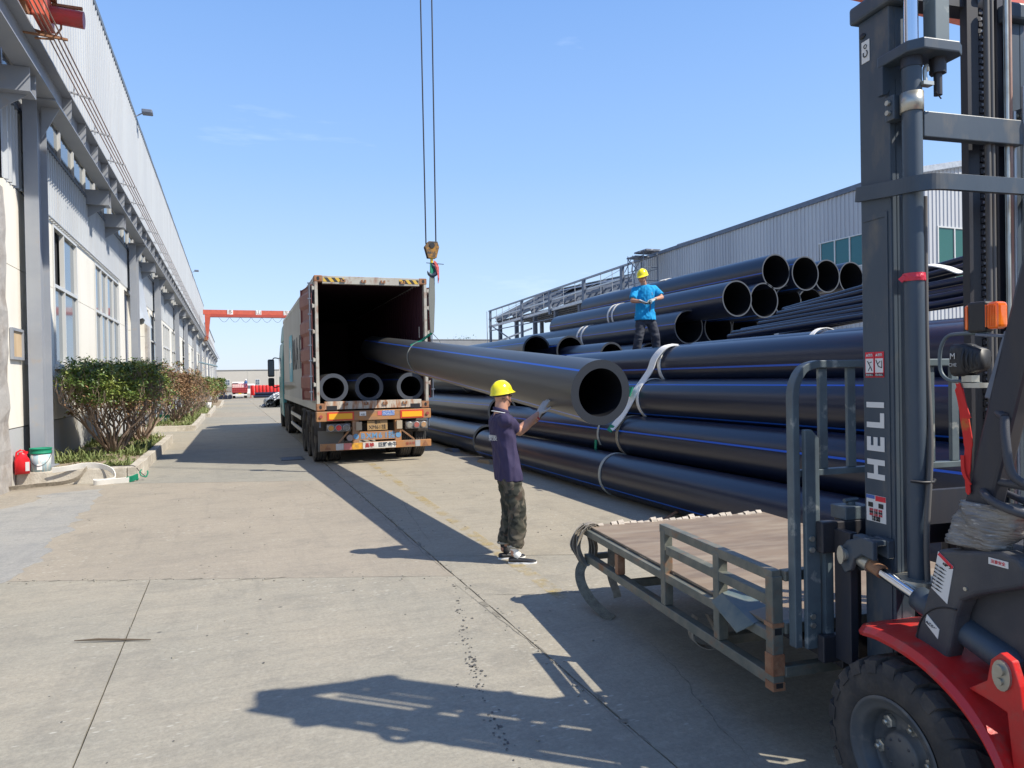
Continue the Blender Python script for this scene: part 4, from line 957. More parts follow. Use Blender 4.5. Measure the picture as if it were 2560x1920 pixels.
# slings round the pipes
def ring_pts(cx, y, cz, r, a0, a1, tilt=0.0, n=28):
    out_ = []; wd = []
    for k in range(n+1):
        a = R(a0+(a1-a0)*k/n); out_.append(Vector((cx+math.cos(a)*r, y+tilt*math.sin(a), cz+math.sin(a)*r))); wd.append(Vector((0, 1, -tilt*math.cos(a))))
    return out_, wd
def sling(name, label, cat, m, items, group=None):
    t = thing(name, label, cat, items[0][1][0], 0, group); o = Vector(items[0][1][0])
    for nm, pts, wd, w, th, mm in items: ribbon([Vector(p)-o for p in pts], wd, w, th).build(nm, mm, t)
    return t
G_ = 'webbing slings around the stacked pipes'
p, w = ring_pts(5.36, 9.32, 0.315, 0.322, 60, 260, 0.03); sling('pipe_sling', 'grey green webbing sling around the lowest pipe of the near stack', 'strap', 0, [('strap', p, w, 0.06, 0.01, 'sling_g')], G_)
p, w = ring_pts(5.74, 9.45, 0.86, 0.322, 50, 265, 0.03); sling('pipe_sling', 'greyish webbing sling around the second pipe of the near stack', 'strap', 0, [('strap', p, w, 0.07, 0.01, 'sling_dirty')], G_)
p, w = ring_pts(5.74, 10.05, 0.86, 0.322, 70, 210, 0.02); a_ = sling('pipe_sling', 'short grey sling with green tail left of the greyish one on the second pipe', 'strap', 0, [('strap', p, w, 0.05, 0.01, 'sling_g'), ('sleeve', [(5.40, 10.08, 0.78), (5.39, 10.08, 0.60), (5.40, 10.05, 0.50)], (0, 1, 0), 0.06, 0.012, 'green')], G_)
p, w = ring_pts(6.02, 9.3, 1.42, 0.324, 60, 265, 0.04); sling('pipe_sling', 'white webbing sling around the third pipe of the near stack', 'strap', 0, [('strap', p, w, 0.07, 0.01, 'sling')], G_)
p, w = ring_pts(6.38, 9.25, 1.92, 0.325, 55, 265, 0.04)
lng = smooth_pts([(6.36, 9.25, 2.262), (6.16, 9.25, 2.215), (6.02, 9.30, 2.06), (5.96, 9.34, 1.88), (5.86, 9.38, 1.72), (5.72, 9.38, 1.56), (5.62, 9.42, 1.36), (5.50, 9.46, 1.16), (5.40, 9.50, 1.03), (5.36, 9.52, 0.99)])
sling('pipe_sling', 'long white webbing sling hanging down the front of the near stack, green tipped', 'strap', 0, [('strap', lng, (0, 1, 0.1), 0.16, 0.014, 'sling'), ('strap', p, w, 0.075, 0.01, 'sling'),
      ('sleeve', [(5.66, 9.40, 1.62), (5.60, 9.40, 1.48)], (0, 1, 0), 0.10, 0.02, 'green'), ('sleeve', [(5.40, 9.52, 1.04), (5.34, 9.54, 0.95)], (0, 1, 0.2), 0.12, 0.02, 'green')], G_)
for dx in (0, 1):
    p, w = ring_pts(10.22, 19.4-dx*0.28, 2.93, 0.418, 70, 235, 0.05); sling('pipe_sling', ['left', 'right'][dx]+' white sling of the pair over the lower row of the upper right stack', 'strap', 0, [('strap', p, w, 0.09, 0.01, 'sling')], G_)
    p, w = ring_pts(10.68, 18.3-dx*0.25, 3.49, 0.418, 70, 235, 0.05); sling('pipe_sling', ['left', 'right'][dx]+' white sling of the pair over the middle row, left of the worker in blue', 'strap', 0, [('strap', p, w, 0.08, 0.01, 'sling')], G_)
p, w = ring_pts(11.89, 17.6, 4.16, 0.418, 60, 120, 0.0); sling('pipe_sling', 'white sling knotted on the topmost pipe right of the blue worker', 'strap', 0, [('strap', p, w, 0.3, 0.02, 'sling')], G_)
p, w = ring_pts(7.02, 6.9, 2.03, 0.325, 60, 170, 0.05); sling('pipe_sling', 'short white sling at the left edge of the forklift mast', 'strap', 0, [('strap', p, w, 0.07, 0.01, 'sling')], G_)
p, w = ring_pts(6.12, 18.3, 1.78, 0.41, 80, 240, 0.05); sling('pipe_sling', 'thin grey sling on the third pipe of the middle stack, by the container', 'strap', 0, [('strap', p, w, 0.03, 0.01, 'sling_g')], G_)
sling('pipe_sling', 'crumpled white sling with green tail on the thin pipes behind the mast', 'strap', 0, [('strap', smooth_pts([(8.0, 6.55, 2.85), (7.95, 6.45, 3.0), (7.95, 6.25, 3.08), (7.95, 6.0, 3.02), (8.0, 5.8, 2.93), (7.95, 5.6, 3.05), (7.95, 5.45, 3.12), (8, 5.3, 3.0)]), (1, 0, 0.2), 0.12, 0.012, 'sling'), ('sleeve', [(8.0, 6.6, 2.86), (7.98, 6.7, 2.76)], (1, 0, 0.3), 0.1, 0.02, 'green')], G_)
# timber chocks and scraps at the foot of the stacks
for k, (x_, y_, rz, l) in enumerate(((5.0, 14.2, 0.2, 'flat timber chock under the far end of the lowest pipe'), (5.05, 16.9, 0.1, 'dark wedge under the bottom pipe beside the truck'), (4.95, 7.4, 0.5, 'thin rusty scrap lying beside the lowest pipe'))):
    if k == 2: b = MB(); b.bar((-0.25, 0, 0.02), (0.25, 0, 0.09), 0.05, 0.012); o = b.build('metal_scrap', 'rust')
    else: o = MB().prism([(-0.28, 0), (0.28, 0), (0.2, 0.06), (-0.2, 0.08)], lambda p, d: (d, p[0], p[1]), -0.09, 0.09).build('timber_chock', mat('timber', (0.30, 0.23, 0.15), 0.9) if k == 0 else 'steel_d')
    o.location = (x_, y_, 0); o.rotation_euler = (0, 0, rz); tag(o, l, 'chock' if k < 2 else 'scrap')
# the hanging pipe, its sling, hook block and ropes
pipe((3.285, 6.02, 1.64), (3.40, 18.2, 2.60), r6, 0.082, 'thick dusty black pipe hanging from the crane, one end inside the container', 'pipes being loaded', (137,), 'pipe_hung', 'pipe_cut', 'hanging_pipe', bend=0.0, seg=6)
for k, (x_, y_) in enumerate(((2.06, 15.78), (2.84, 15.82), (3.77, 15.80))):
    pipe((x_, y_, 1.64), (x_+[0.05, -0.35, 0.1][k], 27.2, 1.64), r6, 0.085, ['left', 'middle', 'right'][k]+' pipe of the three lying on the container floor', 'pipes being loaded', (60,), 'pipe_hung', 'pipe_cut_l', 'loaded_pipe')
hk = Vector((3.52, 12.85, 3.95))
tpz = 2.17+0.33
M['sling_hang'] = mat('weathered grey sling', (0.17, 0.18, 0.165), 0.9, bump=0.2, bsc=120)
t = thing('lifting_sling', 'grey webbing sling with green sleeves holding the hanging pipe', 'sling', hk)
cx, cy, cz = 3.35, 12.9, 2.18
p, w = ring_pts(cx, cy, cz, 0.325, 40, 330, 0.12); p = [q-hk for q in p]; ribbon(p, w, 0.045, 0.012).build('strap', M['sling_hang'], t)
ribbon([Vector((3.52, 12.85, 3.9))-hk, Vector((3.50, 12.86, 3.3))-hk, Vector((3.50, 12.88, 2.66))-hk], (1, 0.2, 0), [0.08, 0.13, 0.07], 0.02).build('strap', M['sling_hang'], t)
ribbon([Vector((3.50, 12.88, 2.66))-hk, Vector((3.33, 13.0, 2.52))-hk, Vector((3.12, 13.0, 2.42))-hk], (0, 1, 0.5), 0.06, 0.02).build('sleeve', 'green', t)
ribbon([Vector((3.50, 12.88, 2.66))-hk, Vector((3.62, 12.8, 2.50))-hk, Vector((3.68, 12.75, 2.3))-hk], (0, 1, 0.5), 0.04, 0.012).build('strap', M['sling_hang'], t)
ribbon([Vector((3.52, 12.85, 3.96))-hk, Vector((3.52, 12.85, 3.72))-hk], (1, 0.2, 0), 0.09, 0.02).build('sleeve', 'green', t)
hb = thing('hook_block', 'yellow and black crane hook block with red rag hanging over the container', 'hook', (3.51, 12.85, 4.33)); hb.scale = (0.80, 0.80, 0.86)
b = MB()
for d in (-0.07, 0.05): b.prism([(-0.17, -0.10), (-0.10, -0.34), (0.10, -0.34), (0.17, -0.10), (0.13, 0.02), (-0.08, 0.02)], lambda p, q: (p[0], q, p[1]), d, d+0.02)
b.build('cheek_plate', mat('worn hook yellow', (0.36, 0.17, 0.02), 0.55, col2=(0.045, 0.04, 0.035), sc=7, lo=0.42, hi=0.55), hb, bevel=0.006)
MB().cyl((-0.0, -0.045, -0.12), (0.0, 0.045, -0.12), 0.13, n=24).build('sheave', 'black', hb)
MB().cyl((0, -0.085, -0.07), (0, -0.072, -0.07), 0.06, n=16).build('cover', 'black', hb)
MB().cyl((0, 0, -0.34), (0, 0, -0.44), 0.035, n=12).build('swivel', 'yellow', hb)
b = MB(); pts = []; rs = []
for k in range(15):
    a = R(80-255*k/14); pts.append((0.105*math.cos(a), 0, -0.60+0.105*math.sin(a))); rs.append(0.040+0.014*math.sin(PI*min(1, k/10)) if k < 12 else 0.045-0.013*(k-11))
b.tube([(0.0, 0, -0.43), (0.0, 0, -0.47)]+pts, [0.03, 0.03]+rs, 10); b.build('hook', mat('dark blue hook', (0.03, 0.05, 0.08), 0.45), hb)
b = MB(); b.bar((-0.13, 0, -0.44), (0.28, -0.03, -0.46), 0.02, 0.012); b.build('latch', 'black', hb)
rg = MB(); rr = random.Random(8)
for k in range(2):
    pts = [(0.05+0.03*k, -0.04, -0.40-0.03*k)]; 
    for j in range(6): pts.append((pts[-1][0]+0.035+rr.uniform(-.01, .01)-0.008*j, -0.04+rr.uniform(-.02, .02), pts[-1][2]-0.045-0.012*j))
    ribbon(pts, (1, 0.6, 0.8), [0.05, 0.08, 0.07, 0.06, 0.05, 0.03, 0.015], 0.006, mb=rg)
rg.build('red_rag', mat('red rag', (0.45, 0.09, 0.09), 0.9), hb)
for k, (x0, x1) in enumerate(((3.41, 3.385), (3.60, 3.62))):
    o = MB().cyl((0, 0, 0), (x1-x0, 0, 8.3), 0.013, n=8).build('wire_rope', 'black'); o.location = (x0, 12.86, 4.30); tag(o, ['left', 'right'][k]+' wire rope running up from the hook block', 'wire rope', 'crane wire ropes')

# ================================================================== CONTAINER TRUCK
TL = (2.905, 15.6, 0); TR = R(-0.7)
M['cream'] = mat('container cream paint', (0.43, 0.42, 0.375), 0.6, col2=(0.36, 0.33, 0.28), sc=2.5, dust=(0.24, 0.11, 0.07), dsc=5, dlo=0.52, dhi=0.7)
M['cont_side'] = mat('container side grey', (0.50, 0.50, 0.475), 0.55, col2=(0.44, 0.44, 0.415), sc=0.8, stretch=(1, 1, 0.3), dust=(0.32, 0.22, 0.15), dsc=3, dlo=0.68, dhi=0.8)
M['maroon'] = mat('container maroon paint', (0.165, 0.035, 0.035), 0.5, col2=(0.23, 0.07, 0.06), sc=2.5, dust=(0.30, 0.12, 0.08), dsc=6, dlo=0.62, dhi=0.76)
M['maroon_shade'] = mat('container maroon darkened for shade', (0.045, 0.012, 0.022), 0.7)  # near-black maroon: the shade inside the container is put into the colour
M['sill'] = mat('rust streaked sill', (0.50, 0.47, 0.40), 0.7, col2=(0.33, 0.15, 0.07), sc=3.5, lo=0.46, hi=0.60, stretch=(2.4, 1, 0.5), dust=(0.24, 0.10, 0.05), dsc=9, dlo=0.55, dhi=0.7)
M['orange'] = mat('faded orange chassis paint', (0.42, 0.19, 0.065), 0.7, col2=(0.29, 0.185, 0.12), sc=4.5, lo=0.42, hi=0.62, stretch=(0.5, 1, 0.9), dust=(0.22, 0.14, 0.09), dsc=6, dlo=0.55, dhi=0.8)
M['chassis'] = mat('dirty chassis steel', (0.035, 0.032, 0.032), 0.8, col2=(0.09, 0.075, 0.06), sc=4)
M['letter_dk'] = mat('container dark lettering', (0.035, 0.045, 0.065), 0.6)
M['cyan'] = mat('container pale blue emblem', (0.10, 0.42, 0.56), 0.55)
M['floor_wood'] = mat('container floor wood', (0.07, 0.045, 0.035), 0.85, col2=(0.045, 0.03, 0.025), sc=3, stretch=(1, 0.1, 1))
cn = thing('shipping_container', 'old cream shipping container with maroon open door, carried on the truck', 'container', TL, TR)
HW = 1.22; Z0 = 1.16; Z1 = 4.05; LN = 12.19
def hazard():
    m = mat('hazard stripes', (0.62, 0.42, 0.06), 0.6); t = m.node_tree
    c = t.nodes.new('ShaderNodeTexCoord'); mp_ = t.nodes.new('ShaderNodeMapping'); mp_.inputs['Rotation'].default_value = (0, R(38), 0)
    w = t.nodes.new('ShaderNodeTexWave'); w.wave_type = 'BANDS'; w.bands_direction = 'X'; w.inputs['Scale'].default_value = 2.6
    r = t.nodes.new('ShaderNodeMapRange'); r.inputs[1].default_value = 0.48; r.inputs[2].default_value = 0.52
    x = t.nodes.new('ShaderNodeMixRGB'); x.inputs[1].default_value = (0.03, 0.03, 0.03, 1); x.inputs[2].default_value = (0.60, 0.40, 0.06, 1)
    t.links.new(c.outputs['Object'], mp_.inputs[0]); t.links.new(mp_.outputs[0], w.inputs[0]); t.links.new(w.outputs['Fac'], r.inputs[0]); t.links.new(r.outputs[0], x.inputs[0]); t.links.new(x.outputs[0], t.nodes['Principled BSDF'].inputs['Base Color'])
    return m
hzm = hazard()
for sx in (-1, 1):
    b = MB(); x0, x1 = sorted((sx*HW, sx*(HW-0.065))); b.box((x0, 0, Z0+0.148), (x1, 0.16, Z1-0.128)); b.build('corner_post', 'cream', cn, bevel=0.008)
    x0, x1 = sorted((sx*(HW+0.006), sx*(HW-0.165)))
    MB().box((x0, -0.006, Z1-0.13), (x1, 0.18, Z1+0.006)).build('corner_casting', 'rust', cn, bevel=0.012); MB().box((x0, -0.006, Z0), (x1, 0.18, Z0+0.15)).build('corner_casting', 'rust', cn, bevel=0.012)
    b = MB(); xo = sx*(HW-0.075)
    for zc in (Z1-0.065, Z0+0.075): b.prism([(xo+0.03*math.cos(2*PI*k/12), zc+(0.045 if math.sin(2*PI*k/12) > 0 else -0.045)*abs(math.sin(2*PI*k/12))) for k in range(12)], lambda p, d: (p[0], d, p[1]), -0.0075, -0.0062)
    b.build('casting_hole', 'black', cn)
    # door hinge blocks up the post
    for z in (1.72, 2.25, 2.85, 3.4, 3.78):
        b = MB(); x0, x1 = sorted((sx*(HW+0.004), sx*(HW+0.05))); b.box((x0, 0.0, z-0.035), (x1, 0.05, z+0.035)); b.cyl((sx*(HW+0.045), 0.03, z-0.05), (sx*(HW+0.045), 0.03, z+0.05), 0.014, n=8); b.build('hinge', 'cream', cn)
b = MB(); b.box((-HW+0.165, 0.0, Z1-0.17), (HW-0.165, 0.12, Z1-0.002)); b.build('door_header', 'cream', cn, bevel=0.006)
MB().box((-HW+0.18, -0.004, Z1-0.13), (-HW+0.62, -0.002, Z1-0.04)).build('hazard_tape', hzm, cn); MB().box((HW-0.62, -0.004, Z1-0.13), (HW-0.18, -0.002, Z1-0.04)).build('hazard_tape', hzm, cn)
b = MB(); b.box((-HW+0.165, 0.0, Z0+0.02), (HW-0.165, 0.14, Z0+0.19)); b.build('door_sill', 'sill', cn, bevel=0.006)
MB().box((-HW+0.20, -0.003, Z0+0.005), (-HW+0.42, 0.0, Z0+0.10)).build('sill_pocket', 'black', cn); MB().box((HW-0.42, -0.003, Z0+0.005), (HW-0.20, 0.0, Z0+0.10)).build('sill_pocket', 'black', cn)
for zc, sgn in ((Z0+0.13, 1), (Z1-0.10, -1)):
    for x_ in (-0.62, -0.18, 0.24, 0.68):
        b = MB(); b.box((x_-0.05, -0.03, zc-0.015), (x_-0.02, 0.0, zc+0.03)); b.box((x_+0.02, -0.03, zc-0.015), (x_+0.05, 0.0, zc+0.03)); b.box((x_-0.05, -0.03, zc-0.03), (x_+0.05, -0.012, zc-0.012)); b.build('cam_keeper', 'rust', cn)
# walls, corrugated: one long sheet each side, maroon inside, darkened to stand for shade
def corr(x, y0, y1, z0, z1, sx, pitch=0.28, dep=0.04):
    b = MB(); ys = []; y = y0
    while y < y1-1e-3:
        for dy, d in ((0, 0), (0.07, 0), (0.14, -dep), (0.21, -dep)):
            if y+dy < y1: ys.append((y+dy, d))
        y += pitch
    ys.append((y1, 0)); return b.add([(x+sx*d, y, z) for y, d in ys for z in (z0, z1)], [(2*i, 2*i+2, 2*i+3, 2*i+1) for i in range(len(ys)-1)])
for sx in (-1, 1):
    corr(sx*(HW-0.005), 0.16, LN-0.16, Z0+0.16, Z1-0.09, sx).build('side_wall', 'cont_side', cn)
    corr(sx*(HW-0.05), 0.16, LN-0.05, Z0+0.16, Z1-0.09, sx).build('inner_wall', 'maroon_shade', cn)
    b = MB(); x0, x1 = sorted((sx*HW, sx*(HW-0.06))); b.box((x0, 0.18, Z1-0.10), (x1, LN, Z1)); b.box((x0, 0.18, Z0), (x1, LN, Z0+0.16)); b.build('side_rail', 'cont_side', cn)
b = MB(); b.box((-HW+0.06, 0.12, Z1-0.03), (HW-0.06, LN, Z1-0.005)); b.build('roof', 'cont_side', cn); MB().box((-HW+0.06, 0.13, Z1-0.05), (HW-0.06, LN-0.07, Z1-0.032)).build('roof_shade_sheet', 'maroon_shade', cn)  # dark sheet added below the roof to paint in the shade inside
b = MB(); b.box((-HW+0.06, LN-0.06, Z0), (HW-0.06, LN, Z1-0.03)); b.build('front_wall', 'maroon_shade', cn)
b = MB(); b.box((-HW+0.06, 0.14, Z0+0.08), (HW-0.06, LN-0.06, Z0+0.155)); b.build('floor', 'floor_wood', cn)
b = MB(); b.box((HW-0.098, 0.34, 2.75), (HW-0.096, 0.42, 3.0)); b.box((HW-0.098, 0.34, 2.40), (HW-0.096, 0.42, 2.62)); b.build('inside_sticker', 'white', cn)
# doors swung right round against the sides
def door(sx):
    d = bpy.data.objects.new('door', None)
    b = MB(); rows = []
    # panel plane: along +y from the hinge, horizontal ribs
    zs = [(Z0+0.24, 0)]
    z = Z0+0.42
    while z < Z1-0.42:
        zs += [(z, 0), (z+0.07, 0.045), (z+0.30, 0.045), (z+0.37, 0)]; z += 0.60
    zs.append((Z1-0.20, 0))
    x_ = lambda d_, t: sx*(HW+0.07+d_+0.11*t)
    b.add([(x_(d_, t), 0.05+1.12*t, z) for z, d_ in zs for t in (0, 1)], [(2*i, 2*i+1, 2*i+3, 2*i+2) for i in range(len(zs)-1)])
    b.box((min(sx*(HW+0.055), sx*(HW+0.085)), 0.04, Z0+0.22), (max(sx*(HW+0.055), sx*(HW+0.085)), 0.10, Z1-0.19))
    x0, x1 = sorted((sx*(HW+0.155), sx*(HW+0.205))); b.box((x0, 1.13, Z0+0.22), (x1, 1.19, Z1-0.19))
    for zz in (Z0+0.22, Z1-0.235): b.add([(x_(0.0, 0), 0.05, zz), (x_(0, 1), 1.17, zz), (x_(0, 1), 1.17, zz+0.045), (x_(0, 0), 0.05, zz+0.045), (x_(-0.05, 0), 0.05, zz), (x_(-0.05, 1), 1.17, zz), (x_(-0.05, 1), 1.17, zz+0.045), (x_(-0.05, 0), 0.05, zz+0.045)], [(0, 1, 2, 3), (7, 6, 5, 4), (0, 4, 5, 1), (1, 5, 6, 2), (2, 6, 7, 3), (3, 7, 4, 0)])
    o = b.build('door', 'maroon', cn)
    g = MB(); xg = sx*(HW+0.078)
    g.tube([(xg, 0.035, Z0+0.23), (xg, 0.035, Z1-0.2)], 0.012, 6); g.build('gasket', 'black', o)
    for yy_ in (0.0,):
        g = MB(); g.tube([(sx*(HW+0.11), 0.02, Z0+0.22), (sx*(HW+0.11), 0.02, Z1-0.18)], 0.014, 8)
        for z in [Z0+0.4+0.33*k for k in range(8)]: g.box((sx*(HW+0.11)-0.035, 0.0, z), (sx*(HW+0.11)+0.035, 0.035, z+0.025))
        g.build('lock_rod', 'steel_d', o)
    return o
door(-1); door(1)
# lettering and emblem on the left side (front is to the reader's left)
xs = -HW-0.004
for k, ch in enumerate('MAERSK'):
    y_ = 6.55 - k*1.16
    if k < 5: text('lettering', ch, 1.28, (xs, y_, 2.54), (0, -1, 0), (0, 0, 1), 'letter_dk', cn, 0.002, sx=1.05, bold=0.012)
b = MB(); b.prism([(8.05+sxx*0.72*(abs(math.cos(a))**0.25)*1, 2.52+szz*0.74*(abs(math.sin(a))**0.25)) for a, sxx, szz in [(2*PI*k/32, math.copysign(1, math.cos(2*PI*k/32)), math.copysign(1, math.sin(2*PI*k/32))) for k in range(32)]], lambda p, d: (d, p[0], p[1]), xs-0.001, xs+0.001)
em = b.build('emblem', 'cyan', cn)
b = MB(); pts = []
for k in range(14): a = PI/2+2*PI*k/14; q = 0.60 if k % 2 == 0 else 0.22; pts.append((8.05+q*math.cos(a), 2.52+q*math.sin(a)))
b.prism(pts, lambda p, d: (d, p[0], p[1]), xs-0.005, xs-0.003); b.build('star', 'white', em)

# ---- tractor and skeletal trailer
tk = thing('container_truck', 'muddy orange container truck with teal cab, seen from behind', 'truck', TL, TR)
b = MB()
for sx in (-0.52, 0.52): b.box((sx-0.07, 0.15, 0.85), (sx+0.07, LN+0.4, Z0-0.04))
for y_ in (1.2, 2.6, 4.2, 6.0, 8.0, 10.5, 12.0): b.box((-1.15, y_-0.06, 0.95), (1.15, y_+0.06, Z0-0.03))
b.build('trailer_frame', 'chassis', tk)
b = MB(); b.box((-HW-0.02, -0.10, 0.93), (HW+0.02, 0.12, Z0-0.018)); rbm = b.build('rear_beam', 'orange', tk, bevel=0.01)
for x0 in (-1.02, 0.55):
    w_ = 0.52 if x0 > 0 else 0.56
    MB().box((x0, -0.112, 0.95), (x0+w_, -0.103, 1.125)).build('reflector_border', mat('reflector red', (0.62, 0.06, 0.03), 0.4), rbm)
    MB().box((x0+0.035, -0.118, 0.975), (x0+w_-0.035, -0.1125, 1.095)).build('reflector', mat('reflector amber', (0.85, 0.42, 0.02), 0.4), rbm)
for x_ in (-1.15, 1.16): MB().cyl((x_, -0.104, 1.04), (x_, -0.125, 1.04), 0.033, n=14).build('marker_lamp', mat('dull red lens', (0.35, 0.08, 0.07), 0.3), rbm)
MB().box((-0.34, -0.106, 1.03), (-0.20, -0.103, 1.12)).build('abs_plate', 'white', rbm); text('lettering', 'ABS', 0.055, (-0.27, -0.108, 1.055), (1, 0, 0), (0, 0, 1), 'black', rbm)
MB().box((0.05, -0.106, 1.03), (0.14, -0.103, 1.12)).build('red_sticker', mat('sticker red', (0.60, 0.12, 0.12), 0.6), rbm)
MB().box((0.15, -0.106, 1.02), (0.42, -0.103, 1.13)).build('blue_sticker', mat('sticker blue', (0.08, 0.17, 0.45), 0.6, col2=(0.45, 0.5, 0.6), sc=30, lo=0.5, hi=0.56, stretch=(1, 1, 3)), rbm)
b = MB()
for x_ in (-0.42, 0.50): b.box((x_-0.07, -0.08, 0.46), (x_+0.07, 0.05, 0.925))
b.build('bumper_post', 'orange', tk, bevel=0.008)
for x_ in (-0.36, 0.52): MB().box((x_-0.06, -0.14, 0.72), (x_+0.06, -0.082, 0.90)).build('rubber_buffer', mat('worn buffer', (0.40, 0.33, 0.24), 0.8), tk)
b = MB(); b.box((-0.345, -0.07, 0.50), (0.425, 0.0, 0.68)); cbm = b.build('cross_plate', 'orange', tk)
bl = mat('hand painted blue', (0.12, 0.27, 0.45), 0.7)
for k, ch in enumerate('BXM61挂'):
    text('lettering', ch, 0.16, (-0.27+k*0.125, -0.073, 0.585), (1, 0, 0), (0, 0, 1), bl, cbm, bold=0.004)
for x_ in (-0.42, 0.50): MB().cyl((x_, -0.082, 0.585), (x_, -0.086, 0.585), 0.06, n=16).build('painted_disc', bl, cbm)
b = MB(); b.box((-HW+0.04, -0.16, 0.31), (HW+0.0, -0.08, 0.46)); bum = b.build('under_run_bar', 'orange', tk, bevel=0.006)
for x0, x1, m_ in ((-0.86, -0.70, 'galv'), (-0.69, -0.53, mat('faded red sticker', (0.60, 0.20, 0.18), 0.6)), (-0.52, -0.30, mat('amber sticker', (0.75, 0.36, 0.03), 0.5, col2=(0.4, 0.22, 0.05), sc=12)), (-0.29, 0.42, mat('white banner', (0.66, 0.65, 0.60), 0.6, col2=(0.5, 0.47, 0.42), sc=6)), (0.86, 0.97, 'galv')):
    MB().box((x0, -0.166, 0.32), (x1, -0.1625, 0.455)).build('sticker', m_, bum)
text('lettering', '巨野金牛', 0.105, (0.24, -0.1685, 0.385), (1, 0, 0), (0, 0, 1), 'letter_dk', bum, bold=0.003)
text('lettering', '昌骅', 0.10, (-0.15, -0.1685, 0.385), (1, 0, 0), (0, 0, 1), 'motor_red', bum, bold=0.004)
text('lettering', '放大号', 0.07, (0.75, -0.1685, 0.385), (1, 0, 0), (0, 0, 1), 'motor_red', bum)
for x_ in (-1.03, 1.08):
    b = MB(); b.prism([(x_-0.07, 0.335), (x_+0.07, 0.335), (x_, 0.445)], lambda p, d: (p[0], d, p[1]), -0.1665, -0.163); b.build('triangle_reflector', 'rust', bum)
# number plate
b = MB(); b.box((-0.17, -0.05, 0.705), (0.27, -0.04, 0.915)); npl = b.build('number_plate', mat('worn yellow plate', (0.42, 0.26, 0.10), 0.6, col2=(0.30, 0.20, 0.11), sc=6), tk)
text('lettering', '鲁R', 0.085, (0.05, -0.053, 0.87), (1, 0, 0), (0, 0, 1), 'black', npl); text('lettering', 'XM61挂', 0.115, (0.05, -0.053, 0.765), (1, 0, 0), (0, 0, 1), 'black', npl, sx=0.95)
# lamp clusters
for cx_, cols3 in ((-0.78, ((0.55, 0.27, 0.06), (0.70, 0.05, 0.05), (0.20, 0.19, 0.17))), (0.92, ((0.28, 0.26, 0.22), (0.38, 0.12, 0.10), (0.42, 0.26, 0.14)))):
    o = MB().box((cx_-0.25, -0.05, 0.70), (cx_+0.25, 0.02, 0.875)).build('tail_lamp', mat('dusty lamp housing', (0.15, 0.14, 0.13), 0.8), tk, bevel=0.01)
    for k, c in enumerate(cols3):
        x_ = cx_-0.16+0.16*k
        MB().cyl((x_, -0.052, 0.787), (x_, -0.075, 0.787), 0.064, 0.055, n=18).build('lens', mat('lens %d' % k, c, 0.3), o, bevel=0.006)
        MB().lathe([(0.064, 0), (0.072, 0), (0.072, 0.02), (0.064, 0.02)], 18, Matrix.Translation((x_, -0.052, 0.787)) @ Matrix.Rotation(PI/2, 4, 'X')).build('bezel', 'galv', o)
b = MB(); b.bar((-0.80, -0.1, 0.46), (-0.50, 0.0, 0.78), 0.03, 0.03); b.bar((0.85, -0.1, 0.47), (0.60, 0.0, 0.68), 0.03, 0.03); b.build('brace', 'orange', tk)
MB().cyl((-0.545, -0.07, 0.56), (-0.545, 0.03, 0.56), 0.07, n=18).build('fog_lamp', mat('fog lamp', (0.33, 0.28, 0.26), 0.3), tk, bevel=0.01)
b = MB(); b.box((-1.18, -0.03, 0.93-0.12), (-1.15, 0.02, 0.93)); b.box((1.2, -0.03, 0.75), (1.23, 0.03, 0.95)); b.build('twist_lock', 'steel_d', tk)
# wheels
def wheel(parent, y, sx, xo, r, w, dual=True, nm='wheel'):
    """outer face at x = sx*xo"""
    e = None
    for k in range(2 if dual else 1):
        x1 = xo - k*(w+0.05); mm = Matrix.Translation((sx*(x1-w/2), y, r)) @ Matrix.Rotation(PI/2, 4, 'Y')
        b = MB(); h = w/2
        prof = [(r*0.56, -h*0.7), (r*0.66, -h*0.95), (r*0.86, -h), (r*0.96, -h*0.92)]
        for gk in range(5):
            g = -h*0.8+gk*h*0.4; prof += [(r, g-h*0.10+0.002), (r, g+h*0.24), (r-0.014, g+h*0.25), (r-0.014, g+h*0.29)] if gk < 4 else [(r, g-h*0.10), (r, g+0.0)]
        prof += [(r*0.96, h*0.92), (r*0.86, h), (r*0.66, h*0.95), (r*0.56, h*0.7)]
        b.lathe(prof, 40, mm)
        o = b.build(nm, 'rubber', parent)
        b = MB(); s = 1 if sx > 0 else -1
        d = h*0.55*(1 if k == 0 else -1)*s
        b.lathe([(r*0.57, -h*0.8), (r*0.55, 0), (r*0.57, h*0.8)], 28, mm); b.lathe([(0.0, d*0.2), (r*0.30, d*0.2), (r*0.34, -d*0.4), (r*0.55, -d*0.2)], 28, mm)
        b.build('rim', 'chassis', o)
        if k == 0:
            b = MB(); b.lathe([(0, s*h*0.8), (r*0.17, s*h*0.78), (r*0.2, s*h*0.2), (r*0.2, 0)], 20, mm); b.build('hub', 'chassis', o)
    return o
for y_ in (0.85, 2.15, 3.45):
    for sx in (-1, 1): wheel(tk, y_, sx, 1.24, 0.50, 0.27)
    MB().cyl((-0.95, y_, 0.5), (0.95, y_, 0.5), 0.07, n=12).build('axle', 'chassis', tk)
for y_ in (10.4, 11.7):
    for sx in (-1, 1): wheel(tk, y_, sx, 1.22, 0.50, 0.27)
for sx in (-1, 1): wheel(tk, 14.4, sx, 1.24, 0.50, 0.30, False)
